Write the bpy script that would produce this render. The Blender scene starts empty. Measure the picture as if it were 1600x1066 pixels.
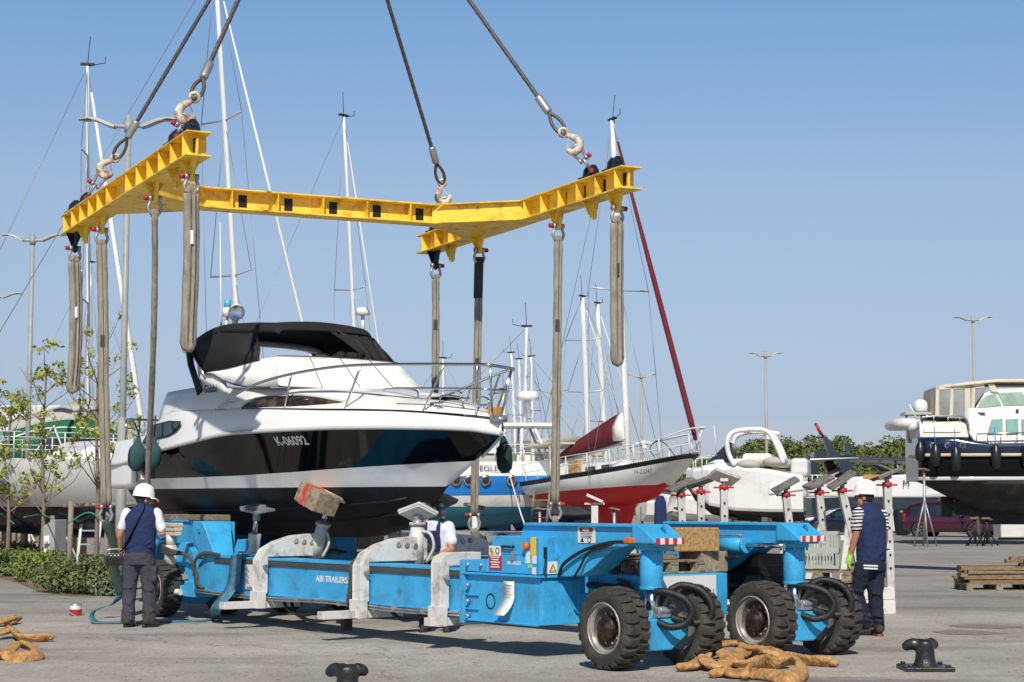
import bpy, bmesh, math, random
from mathutils import Vector as V, Matrix as MX, noise as NZ
random.seed(11)
SC = bpy.context.scene
COL = SC.collection
PI = math.pi
R = math.radians

# ------------------------------------------------------------ camera maths (photo pixel -> point at a real depth)
FPX = 2750.0
TILT = math.atan(252 / FPX)
CAMZ = 1.6
_c, _s = math.cos(TILT), math.sin(TILT)
def ray(px, py):
    a = (px - 800) / FPX; b = (533 - py) / FPX
    return (a, _c - b * _s, _s + b * _c)
def ground(px, py, z=0.0):
    d = ray(px, py); t = (z - CAMZ) / d[2]
    return V((d[0] * t, d[1] * t, z))
def at(px, py, Y):
    d = ray(px, py); t = Y / d[1]
    return V((d[0] * t, Y, CAMZ + d[2] * t))

# ------------------------------------------------------------ materials
def lin(h):
    h = h.lstrip('#')
    o = []
    for i in (0, 2, 4):
        v = int(h[i:i + 2], 16) / 255
        o.append(v / 12.92 if v <= .04045 else ((v + .055) / 1.055) ** 2.4)
    return tuple(o)
MATS = {}
def mat(name, col, rough=.5, metal=0.0, var=.12, scale=3.0, bump=0.0, bscale=40.0, coat=0.0, stain=None, sscale=2.0, samt=.5, spec=.5, stretch=None, trans=0.0, stain2=None, s2scale=12.0, s2amt=.15):
    """procedural Principled material: base colour mottled by noise, optional second stain colour, bump"""
    if isinstance(col, str): col = lin(col)
    m = bpy.data.materials.new(name); m.use_nodes = True
    nt = m.node_tree; n = nt.nodes; l = nt.links
    b = n['Principled BSDF']
    b.inputs['Roughness'].default_value = rough
    b.inputs['Metallic'].default_value = metal
    b.inputs['Specular IOR Level'].default_value = spec
    if coat: b.inputs['Coat Weight'].default_value = coat; b.inputs['Coat Roughness'].default_value = .05
    if trans: b.inputs['Transmission Weight'].default_value = trans
    tc = n.new('ShaderNodeTexCoord')
    co = tc.outputs['Object']
    if stretch:
        mp = n.new('ShaderNodeMapping'); mp.inputs['Scale'].default_value = stretch
        l.new(co, mp.inputs['Vector']); co = mp.outputs['Vector']
    nz = n.new('ShaderNodeTexNoise'); nz.inputs['Scale'].default_value = scale; nz.inputs['Detail'].default_value = 6; nz.inputs['Roughness'].default_value = .65
    l.new(co, nz.inputs['Vector'])
    rp = n.new('ShaderNodeValToRGB')
    rp.color_ramp.elements[0].position = .3; rp.color_ramp.elements[1].position = .7
    rp.color_ramp.elements[0].color = tuple(max(0, c * (1 - var)) for c in col) + (1,)
    rp.color_ramp.elements[1].color = tuple(min(1, c * (1 + var)) for c in col) + (1,)
    l.new(nz.outputs['Fac'], rp.inputs['Fac'])
    out = rp.outputs['Color']
    for stain, sscale, samt in ((stain, sscale, samt), (stain2, s2scale, s2amt)):
        if not stain: continue
        if isinstance(stain, str): stain = lin(stain)
        n2 = n.new('ShaderNodeTexNoise'); n2.inputs['Scale'].default_value = sscale; n2.inputs['Detail'].default_value = 8; n2.inputs['Roughness'].default_value = .7
        l.new(co, n2.inputs['Vector'])
        r2 = n.new('ShaderNodeValToRGB'); r2.color_ramp.elements[0].position = .62 - .3 * samt; r2.color_ramp.elements[1].position = .8 - .25 * samt
        l.new(n2.outputs['Fac'], r2.inputs['Fac'])
        mx = n.new('ShaderNodeMix'); mx.data_type = 'RGBA'
        l.new(r2.outputs['Color'], mx.inputs['Factor']); l.new(out, mx.inputs['A']); mx.inputs['B'].default_value = tuple(stain) + (1,)
        out = mx.outputs['Result']
    l.new(out, b.inputs['Base Color'])
    if bump:
        n3 = n.new('ShaderNodeTexNoise'); n3.inputs['Scale'].default_value = bscale; n3.inputs['Detail'].default_value = 5
        l.new(co, n3.inputs['Vector'])
        bp = n.new('ShaderNodeBump'); bp.inputs['Strength'].default_value = bump; bp.inputs['Distance'].default_value = .02
        l.new(n3.outputs['Fac'], bp.inputs['Height']); l.new(bp.outputs['Normal'], b.inputs['Normal'])
    MATS[name] = m
    return m

M = dict(
 blue=mat('blue_paint', (.045, .40, .73), .45, var=.12, scale=2.5, stain=(.04, .25, .45), sscale=2.4, samt=.5, bump=.03, stain2='#4f4238', s2scale=5.5, s2amt=.12),
 blue_dark=mat('blue_paint_dirty', '#2f80bd', .55, var=.2, scale=4, stain='#23415c', sscale=3, samt=.5),
 lightgrey=mat('grey_white_paint', '#cfcdc7', .5, var=.07, stain='#8a7e6e', sscale=5, samt=.36, stain2='#7a4f33', s2scale=9, s2amt=.1),
 disc=mat('wheel_disc', '#5b534a', .55, metal=.2, var=.3, scale=9, stain='#3a2c22', sscale=8, samt=.5),
 rubber=mat('tyre_rubber', '#35332f', .85, var=.25, scale=9, stain='#4d4a44', sscale=5, samt=.6, bump=.15, bscale=60),
 rim=mat('rim_paint', '#a9a69f', .45, metal=.3, var=.15, scale=8, stain='#5d4a3a', sscale=6, samt=.5),
 hub=mat('hub_grease', '#2c2825', .45, metal=.5, var=.3, scale=12, stain='#5e4632', sscale=9, samt=.5),
 chrome=mat('chrome', '#cfd2d6', .12, metal=1, var=.03),
 steel=mat('galvanised_steel', '#a8aaac', .42, metal=.55, var=.12, scale=8, stain='#77736c', sscale=6, samt=.4),
 polish=mat('stainless_tube', '#c8c6c0', .18, metal=1, var=.05),
 black=mat('black_plastic', '#141416', .5, var=.2),
 hose=mat('hydraulic_hose', '#1d1c1c', .5, var=.3, scale=20, bump=.3, bscale=90),
 sleeve=mat('hose_sleeve', '#4c4640', .85, var=.3, scale=25, bump=.4, bscale=80),
 rubstrip=mat('brown_rubber_strip', '#4a443c', .8, var=.2),
 white=mat('white_paint', '#e6e6e2', .45, var=.04),
 sign_white=mat('sign_white', '#dcdcd8', .5, var=.05, scale=8),
 red=mat('red_paint', '#a8242a', .5, var=.1),
 orange=mat('orange_lens', '#d8661c', .3, var=.05),
 yellow=mat('yellow_paint', '#f6cd45', .45, var=.09, scale=3, stain='#a87a2c', sscale=3.2, samt=.40, bump=.05, stain2='#6b4a2a', s2scale=8, s2amt=.13),
 yellow_sticker=mat('yellow_sticker', '#e3bf2a', .5, var=.05),
 navy_steel=mat('navy_steel', '#0d1626', .5, var=.3, scale=8),
 mark=mat('black_mark_paint', '#15140f', .6, var=.2),
 rusty=mat('rusty_white_paint', '#dfd8c4', .6, var=.06, stain='#8a4a17', sscale=7, samt=.62, bump=.2, bscale=40),
 rope=mat('steel_wire_rope', '#5c5650', .5, metal=.4, var=.35, scale=30, bump=.2, bscale=120),
 ferrule=mat('aluminium_ferrule', '#a5a6a5', .45, metal=.6, var=.1, scale=12),
 webbing=mat('grey_sling_webbing', '#9c9383', .9, var=.22, scale=16, stain='#6e675b', sscale=3.5, samt=.5, bump=.5, bscale=120, stretch=(3, 3, .5)),
 webbing_dark=mat('dark_sling_sleeve', '#3d3f42', .9, var=.2, scale=16, bump=.3, bscale=90),
 webbing_green=mat('dark_green_webbing', '#37463f', .9, var=.25, scale=18, bump=.3, bscale=90),
 teal=mat('teal_strap_webbing', '#4f8199', .85, var=.28, scale=14, stain='#2d5b76', sscale=6, samt=.5, bump=.4, bscale=130),
 tan=mat('orange_tan_webbing', '#c39660', .9, var=.25, scale=11, stain='#85572b', sscale=7, samt=.5, bump=.8, bscale=45),
 wood=mat('weathered_wood', '#8d7c66', .85, var=.35, scale=6, stain='#4b4035', sscale=9, samt=.5, bump=.4, bscale=30, stretch=(1, 6, 6)),
 wood_light=mat('light_timber', '#a98857', .8, var=.28, scale=5, stain='#6d4f2c', sscale=6, samt=.5, bump=.3, bscale=25, stretch=(1, 5, 5)),
 wood_end=mat('endgrain_timber', '#9a8c74', .85, var=.3, scale=9, stain='#5c5142', sscale=14, samt=.5, bump=.3),
 wood_pale=mat('pale_board', '#c9bea2', .75, var=.15, scale=5, stain='#8f8265', sscale=8, samt=.4, stretch=(1, 8, 8)),
 gel=mat('white_gelcoat', '#ecebe7', .22, var=.02, coat=.5, stain='#d3d1ca', sscale=1.2, samt=.3),
 gelgrey=mat('grey_gelcoat', '#c4c4c0', .35, var=.05, coat=.3),
 hullblack=mat('black_gelcoat', '#040405', .06, var=.2, spec=.34),
 antifoul=mat('black_antifouling', '#141213', .6, var=.35, scale=3, stain='#2b2523', sscale=2.2, samt=.5, bump=.1, stretch=(1, 1, .4)),
 canvas_w=mat('white_canvas', '#e9e8e4', .8, var=.02, bump=.1, bscale=6),
 canvas_b=mat('black_canvas', '#17171a', .8, var=.25, scale=4, bump=.15, bscale=7),
 glass_dark=mat('tinted_glass', '#2a2623', .05, var=.5, scale=2.5, stain='#6b5c49', sscale=2.2, samt=.45, coat=.6),
 glass=mat('window_glass', '#24343a', .04, var=.3, scale=1.5, coat=.5),
 teak=mat('teak_wood', '#b58a4a', .6, var=.25, scale=8),
 fender_teal=mat('teal_fender_cover', '#2f4d52', .9, var=.2, scale=12, bump=.3, bscale=70),
 fender_green=mat('dark_green_fender_cover', '#1c2f2c', .9, var=.25, scale=12, bump=.3, bscale=70),
 fender_black=mat('black_fender', '#1d1f24', .35, var=.1),
 pole=mat('grey_lamp_pole', '#9b9d9a', .5, var=.07, scale=4, stain='#8a8b87', sscale=3, samt=.4),
 pole_far=mat('beige_lamp_pole', '#a19d92', .5, var=.06),
 mast=mat('white_mast', '#dcdcd8', .35, var=.04),
 alu=mat('grey_aluminium_mast', '#b9bab8', .35, metal=.3, var=.06),
 wire=mat('rigging_wire', '#8b8d90', .4, metal=.4, var=.05),
 wire_dark=mat('dark_line', '#26323f', .7, var=.1),
 skin=mat('skin', '#b07a5c', .5, var=.08, scale=12),
 navy_cloth=mat('navy_fleece', '#1b2a52', .9, var=.18, scale=10, bump=.35, bscale=22),
 trouser_grey=mat('dark_grey_work_cloth', '#3d3b45', .9, var=.2, scale=9, bump=.4, bscale=18),
 trouser_navy=mat('dark_navy_work_cloth', '#161d30', .9, var=.22, scale=9, bump=.4, bscale=18),
 tee=mat('white_tee', '#d9dae0', .9, var=.05, bump=.2, bscale=20),
 helmet=mat('white_helmet_plastic', '#efefec', .35, var=.01),
 boot_m=mat('worn_boot', '#3a342c', .8, var=.3, scale=18, bump=.3),
 lime=mat('lime_glove', '#9fd04a', .75, var=.15, scale=20, bump=.2),
 hair=mat('dark_grey_hair', '#2c2623', .9, var=.3, scale=30),
 iron=mat('black_cast_iron', '#1e2124', .45, var=.25, scale=7, stain='#3b3733', sscale=10, samt=.45, bump=.35, bscale=28, coat=.15),
 crate=mat('grey_green_plastic', '#a6aba0', .6, var=.06),
)
def striped(name, a, b, freq, axis=2, rough=.9):
    m = mat(name, a, rough, var=.03); nt = m.node_tree; n, l = nt.nodes, nt.links
    tc = n.new('ShaderNodeTexCoord'); sp = n.new('ShaderNodeSeparateXYZ'); l.new(tc.outputs['Object'], sp.inputs[0])
    nz = n.new('ShaderNodeTexNoise'); nz.inputs['Scale'].default_value = 9; l.new(tc.outputs['Object'], nz.inputs['Vector'])
    ad = n.new('ShaderNodeMath'); ad.operation = 'MULTIPLY_ADD'; l.new(nz.outputs['Fac'], ad.inputs[0]); ad.inputs[1].default_value = .03; l.new(sp.outputs[axis], ad.inputs[2])
    w = n.new('ShaderNodeMath'); w.operation = 'MULTIPLY'; l.new(ad.outputs[0], w.inputs[0]); w.inputs[1].default_value = freq
    f = n.new('ShaderNodeMath'); f.operation = 'FRACT'; l.new(w.outputs[0], f.inputs[0])
    g = n.new('ShaderNodeMath'); g.operation = 'GREATER_THAN'; l.new(f.outputs[0], g.inputs[0]); g.inputs[1].default_value = .5
    mx = n.new('ShaderNodeMix'); mx.data_type = 'RGBA'; l.new(g.outputs[0], mx.inputs['Factor'])
    mx.inputs['A'].default_value = lin(a) + (1,); mx.inputs['B'].default_value = lin(b) + (1,)
    l.new(mx.outputs['Result'], n['Principled BSDF'].inputs['Base Color'])
    return m
M['post_grey'] = mat('galvanised_post', '#bdbcb8', .55, var=.1, scale=6, stain='#8d8a82', sscale=5, samt=.42)
M['pad_grey'] = mat('grey_pad_board', '#7d7a74', .8, var=.2, scale=8, stain='#55524d', sscale=9, samt=.5, bump=.3)
M['stripe_tee'] = striped('striped_tee', '#dcd7d6', '#3a2c33', 24)
M['hazard'] = striped('red_white_hazard', '#e2dcda', '#c02a2c', 9, axis=1, rough=.5)

# ------------------------------------------------------------ mesh builder
def rotm(e):
    from mathutils import Euler
    return Euler((R(e[0]), R(e[1]), R(e[2]))).to_matrix()
def frame_from(d, up=V((0, 0, 1))):
    d = d.normalized()
    if abs(d.dot(up)) > .98: up = V((1, 0, 0))
    x = up.cross(d).normalized(); y = d.cross(x)
    return x, y, d
class MB:
    def __init__(s): s.v = []; s.f = []; s.sm = []; s.mi = []
    def add(s, vs, fs, smooth=False, mi=0):
        o = len(s.v); s.v += [tuple(v) for v in vs]
        for f in fs: s.f.append(tuple(i + o for i in f)); s.sm.append(smooth); s.mi.append(mi)
        return s
    def box(s, c, d, e=None, mi=0, top=None):
        x, y, z = d[0] / 2, d[1] / 2, d[2] / 2
        t = top or (1, 1)
        vs = [V((-x, -y, -z)), V((x, -y, -z)), V((x, y, -z)), V((-x, y, -z)), V((-x * t[0], -y * t[1], z)), V((x * t[0], -y * t[1], z)), V((x * t[0], y * t[1], z)), V((-x * t[0], y * t[1], z))]
        if e is not None:
            m = e if isinstance(e, MX) else rotm(e); vs = [m @ v for v in vs]
        c = V(c)
        return s.add([v + c for v in vs], [(0, 3, 2, 1), (4, 5, 6, 7), (0, 1, 5, 4), (1, 2, 6, 5), (2, 3, 7, 6), (3, 0, 4, 7)], mi=mi)
    def ext(s, lo, hi, mi=0):
        return s.box([(a + b) / 2 for a, b in zip(lo, hi)], [abs(b - a) for a, b in zip(lo, hi)], mi=mi)
    def bar(s, p, q, w, h, up=V((0, 0, 1)), mi=0):
        p, q = V(p), V(q); x, y, d = frame_from(q - p, up)
        vs = []
        for c in (p, q):
            for a, b in ((-1, -1), (1, -1), (1, 1), (-1, 1)): vs.append(c + x * a * w / 2 + y * b * h / 2)
        return s.add(vs, [(3, 2, 1, 0), (4, 5, 6, 7), (0, 1, 5, 4), (1, 2, 6, 5), (2, 3, 7, 6), (3, 0, 4, 7)], mi=mi)
    def tube(s, pts, r, n=8, closed=False, cap=True, mi=0, flat=None, smooth=True):
        """swept tube; r may be a list; flat=(w,h) sweeps an ellipse with those half sizes"""
        pts = [V(p) for p in pts]; k = len(pts)
        rs = r if isinstance(r, (list, tuple)) else [r] * k
        dirs = []
        for i in range(k):
            a = pts[(i - 1) % k] if closed or i > 0 else pts[i]
            b = pts[(i + 1) % k] if closed or i < k - 1 else pts[i]
            dirs.append((b - a).normalized())
        x, y, _ = frame_from(dirs[0])
        vs = []
        for i in range(k):
            d = dirs[i]
            x = (x - d * x.dot(d)); x = x.normalized() if x.length > 1e-6 else frame_from(d)[0]
            y = d.cross(x)
            for j in range(n):
                t = 2 * PI * j / n
                fx, fy = (rs[i], rs[i]) if flat is None else (flat[0] * rs[i], flat[1] * rs[i])
                vs.append(pts[i] + x * math.cos(t) * fx + y * math.sin(t) * fy)
        fs = []
        for i in range(k if closed else k - 1):
            a, b = i * n, ((i + 1) % k) * n
            for j in range(n): fs.append((a + j, a + (j + 1) % n, b + (j + 1) % n, b + j))
        s.add(vs, fs, smooth, mi)
        if cap and not closed:
            s.add(vs[:n], [tuple(range(n - 1, -1, -1))], False, mi); s.add(vs[-n:], [tuple(range(n))], False, mi)
        return s
    def cyl(s, p, q, r, r2=None, n=16, mi=0, cap=True):
        return s.tube([p, q], [r, r if r2 is None else r2], n, mi=mi, cap=cap)
    def lathe(s, prof, n=24, o=(0, 0, 0), ax=(0, 0, 1), mi=0, smooth=True, ang=2 * PI):
        o = V(o); x, y, d = frame_from(V(ax)); k = len(prof); vs = []
        for r, h in prof:
            for j in range(n):
                t = ang * j / n
                vs.append(o + d * h + (x * math.cos(t) + y * math.sin(t)) * r)
        fs = []
        for i in range(k - 1):
            for j in range(n):
                fs.append((i * n + j, i * n + (j + 1) % n, (i + 1) * n + (j + 1) % n, (i + 1) * n + j))
        return s.add(vs, fs, smooth, mi)
    def prism(s, poly, lo, hi, ax='y', mi=0, smooth=False):
        """2-D polygon (the two other axes in order) extruded from lo to hi along ax"""
        def mk(a, b, t): return {'x': (t, a, b), 'y': (a, t, b), 'z': (a, b, t)}[ax]
        n = len(poly)
        vs = [mk(a, b, lo) for a, b in poly] + [mk(a, b, hi) for a, b in poly]
        fs = [tuple(range(n - 1, -1, -1)), tuple(range(n, 2 * n))]
        s.add(vs, fs, False, mi)
        return s.add(vs, [(i, (i + 1) % n, n + (i + 1) % n, n + i) for i in range(n)], smooth, mi)
    def loft(s, rings, closed=True, caps=True, smooth=True, mi=0):
        k, n = len(rings), len(rings[0]); vs = [p for r in rings for p in r]; fs = []
        for i in range(k - 1):
            for j in range(n if closed else n - 1):
                fs.append((i * n + j, i * n + (j + 1) % n, (i + 1) * n + (j + 1) % n, (i + 1) * n + j))
        s.add(vs, fs, smooth, mi)
        if caps and closed:
            s.add(rings[0], [tuple(range(n - 1, -1, -1))], False, mi); s.add(rings[-1], [tuple(range(n))], False, mi)
        return s
    def ell(s, c, r, n=12, m=8, mi=0, e=None):
        c = V(c); r = (r, r, r) if not isinstance(r, (tuple, list)) else r; vs = []; fs = []
        mm = rotm(e) if e else None
        for i in range(m + 1):
            p = PI * i / m
            for j in range(n):
                t = 2 * PI * j / n
                q = V((r[0] * math.sin(p) * math.cos(t), r[1] * math.sin(p) * math.sin(t), r[2] * math.cos(p)))
                vs.append(c + (mm @ q if mm else q))
        for i in range(m):
            for j in range(n): fs.append((i * n + j, (i + 1) * n + j, (i + 1) * n + (j + 1) % n, i * n + (j + 1) % n))
        return s.add(vs, fs, True, mi)
    def mesh(s, name, clean=True):
        me = bpy.data.meshes.new(name)
        me.from_pydata(s.v, [], s.f)
        me.polygons.foreach_set('use_smooth', s.sm); me.polygons.foreach_set('material_index', s.mi)
        if clean:
            bm = bmesh.new(); bm.from_mesh(me)
            bmesh.ops.remove_doubles(bm, verts=bm.verts, dist=1e-5)
            bmesh.ops.dissolve_degenerate(bm, dist=1e-6, edges=bm.edges)
            bmesh.ops.recalc_face_normals(bm, faces=bm.faces)
            bm.to_mesh(me); bm.free()
        me.update()
        return me
    def build(s, name, m, parent=None, bevel=0.0, loc=None, rot=None, label=None, clean=True, solid=0.0, seg=2):
        me = s.mesh(name, clean)
        for q in (m if isinstance(m, (list, tuple)) else [m]): me.materials.append(M[q] if isinstance(q, str) else q)
        o = bpy.data.objects.new(name, me); COL.objects.link(o)
        if parent: o.parent = parent
        if loc is not None: o.location = loc
        if rot is not None: o.rotation_euler = rot
        if solid:
            d = o.modifiers.new('thickness', 'SOLIDIFY'); d.thickness = solid; d.offset = 0
        if bevel:
            d = o.modifiers.new('edge', 'BEVEL'); d.width = bevel; d.segments = seg; d.limit_method = 'ANGLE'; d.angle_limit = R(40); d.harden_normals = False
        if label: o['label'] = label
        return o
def tag(o, label=None, cat=None, group=None, kind=None):
    if label: o['label'] = label
    if cat: o['category'] = cat
    if group: o['group'] = group
    if kind: o['kind'] = kind
    return o
def empty(name, loc, ang=0.0, label=None, cat=None, group=None):
    o = bpy.data.objects.new(name, None); COL.objects.link(o); o.empty_display_size = .2
    o.location = loc; o.rotation_euler = (0, 0, R(ang))
    return tag(o, label, cat, group)
def copy_tree(o, parent=None):
    c = o.copy(); COL.objects.link(c)
    if parent: c.parent = parent
    for ch in list(o.children): copy_tree(ch, c)
    return c
def lettering(s, size, o, right, up, m, parent, name='lettering', wide=1.0, bold=0.0, warp=None, align='CENTER', depth=.0015):
    cu = bpy.data.curves.new('txt', 'FONT'); cu.body = s; cu.size = 1.0; cu.align_x = align; cu.align_y = 'CENTER'; cu.offset = bold; cu.extrude = 0.0
    ob = bpy.data.objects.new('txt', cu); COL.objects.link(ob)
    dg = bpy.context.evaluated_depsgraph_get(); dg.update()
    me = bpy.data.meshes.new_from_object(ob.evaluated_get(dg))
    bpy.data.objects.remove(ob); bpy.data.curves.remove(cu)
    o, right, up = V(o), V(right).normalized(), V(up).normalized(); nrm = right.cross(up)
    for v in me.vertices:
        p = o + right * v.co.x * size * wide + up * v.co.y * size + nrm * depth
        v.co = warp(p) if warp else p
    me.name = name; me.materials.clear(); me.materials.append(M[m] if isinstance(m, str) else m); me.update()
    t = bpy.data.objects.new(name, me); COL.objects.link(t); t.parent = parent
    return t
def bez(pts, n=8):
    """Catmull-Rom through pts"""
    P = [V(p) for p in pts]; P = [2 * P[0] - P[1]] + P + [2 * P[-1] - P[-2]]; o = []
    for i in range(1, len(P) - 2):
        for k in range(n):
            t = k / n; a, b, c, d = P[i - 1:i + 3]
            o.append(.5 * ((2 * b) + (c - a) * t + (2 * a - 5 * b + 4 * c - d) * t * t + (3 * b - a - 3 * c + d) * t ** 3))
    o.append(P[-2]); return o
def lerp(tab, x):
    if x <= tab[0][0]: return tab[0][1]
    for a, b in zip(tab, tab[1:]):
        if x <= b[0]: return a[1] + (b[1] - a[1]) * (x - a[0]) / (b[0] - a[0])
    return tab[-1][1]
def smooth_tab(tab, x):
    """smooth (cosine-free cubic) interpolation through table"""
    xs = [t[0] for t in tab]
    if x <= xs[0]: return tab[0][1]
    if x >= xs[-1]: return tab[-1][1]
    i = max(k for k in range(len(xs)) if xs[k] <= x); i = min(i, len(xs) - 2)
    def sl(k):
        if k == 0: return (tab[1][1] - tab[0][1]) / (xs[1] - xs[0])
        if k == len(xs) - 1: return (tab[-1][1] - tab[-2][1]) / (xs[-1] - xs[-2])
        return (tab[k + 1][1] - tab[k - 1][1]) / (xs[k + 1] - xs[k - 1])
    h = xs[i + 1] - xs[i]; t = (x - xs[i]) / h
    a, b = tab[i][1], tab[i + 1][1]
    return (2 * t**3 - 3 * t**2 + 1) * a + (t**3 - 2 * t**2 + t) * h * sl(i) + (-2 * t**3 + 3 * t**2) * b + (t**3 - t**2) * h * sl(i + 1)

# ------------------------------------------------------------ camera, sun, sky
cam = bpy.data.cameras.new('camera'); cam.lens = FPX / 1600 * 36; cam.sensor_width = 36; cam.clip_end = 3000; cam.clip_start = .1
co = bpy.data.objects.new('camera', cam); COL.objects.link(co); co.location = (0, 0, CAMZ); co.rotation_euler = (PI / 2 + TILT, 0, 0); SC.camera = co
SUN_EL, SUN_AZ = R(43), R(183)      # azimuth from +Y, clockwise seen from above
w = bpy.data.worlds.new('World'); SC.world = w; w.use_nodes = True
nt = w.node_tree; bg = nt.nodes['Background']
sky = nt.nodes.new('ShaderNodeTexSky'); sky.sky_type = 'NISHITA'; sky.sun_disc = False
sky.sun_elevation = SUN_EL; sky.sun_rotation = SUN_AZ; sky.altitude = 10; sky.air_density = 1.0; sky.dust_density = .3; sky.ozone_density = 3.0
# elevation tint: hazier and less green near the horizon, deeper blue and dimmed towards the unseen zenith to cut fill light
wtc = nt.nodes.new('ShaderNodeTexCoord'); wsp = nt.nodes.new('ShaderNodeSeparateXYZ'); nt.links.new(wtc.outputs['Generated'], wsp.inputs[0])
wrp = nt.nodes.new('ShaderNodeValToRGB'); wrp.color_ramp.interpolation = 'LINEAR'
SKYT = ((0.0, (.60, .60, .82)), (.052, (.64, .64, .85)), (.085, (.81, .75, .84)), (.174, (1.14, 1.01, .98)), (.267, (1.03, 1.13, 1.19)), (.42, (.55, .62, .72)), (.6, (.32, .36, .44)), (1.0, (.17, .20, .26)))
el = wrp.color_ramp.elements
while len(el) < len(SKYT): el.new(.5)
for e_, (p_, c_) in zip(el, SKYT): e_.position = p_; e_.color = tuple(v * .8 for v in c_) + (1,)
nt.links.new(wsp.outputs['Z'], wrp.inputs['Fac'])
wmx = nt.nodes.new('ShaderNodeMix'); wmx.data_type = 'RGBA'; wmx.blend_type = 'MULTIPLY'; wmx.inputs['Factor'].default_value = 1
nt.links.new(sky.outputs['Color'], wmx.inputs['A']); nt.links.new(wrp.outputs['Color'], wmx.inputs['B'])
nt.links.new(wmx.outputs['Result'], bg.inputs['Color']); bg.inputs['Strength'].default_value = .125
sl = bpy.data.lights.new('sun', 'SUN'); sl.energy = 4.5; sl.angle = R(.53); sl.color = (1, .95, .87)
so = bpy.data.objects.new('sun', sl); COL.objects.link(so)
sd = V((math.sin(SUN_AZ) * math.cos(SUN_EL), math.cos(SUN_AZ) * math.cos(SUN_EL), math.sin(SUN_EL)))
so.rotation_euler = sd.to_track_quat('Z', 'Y').to_euler(); so.location = sd * 60
SC.view_settings.view_transform = 'Standard'; SC.view_settings.look = 'None'; SC.view_settings.exposure = 0.0; SC.view_settings.gamma = 1
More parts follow.
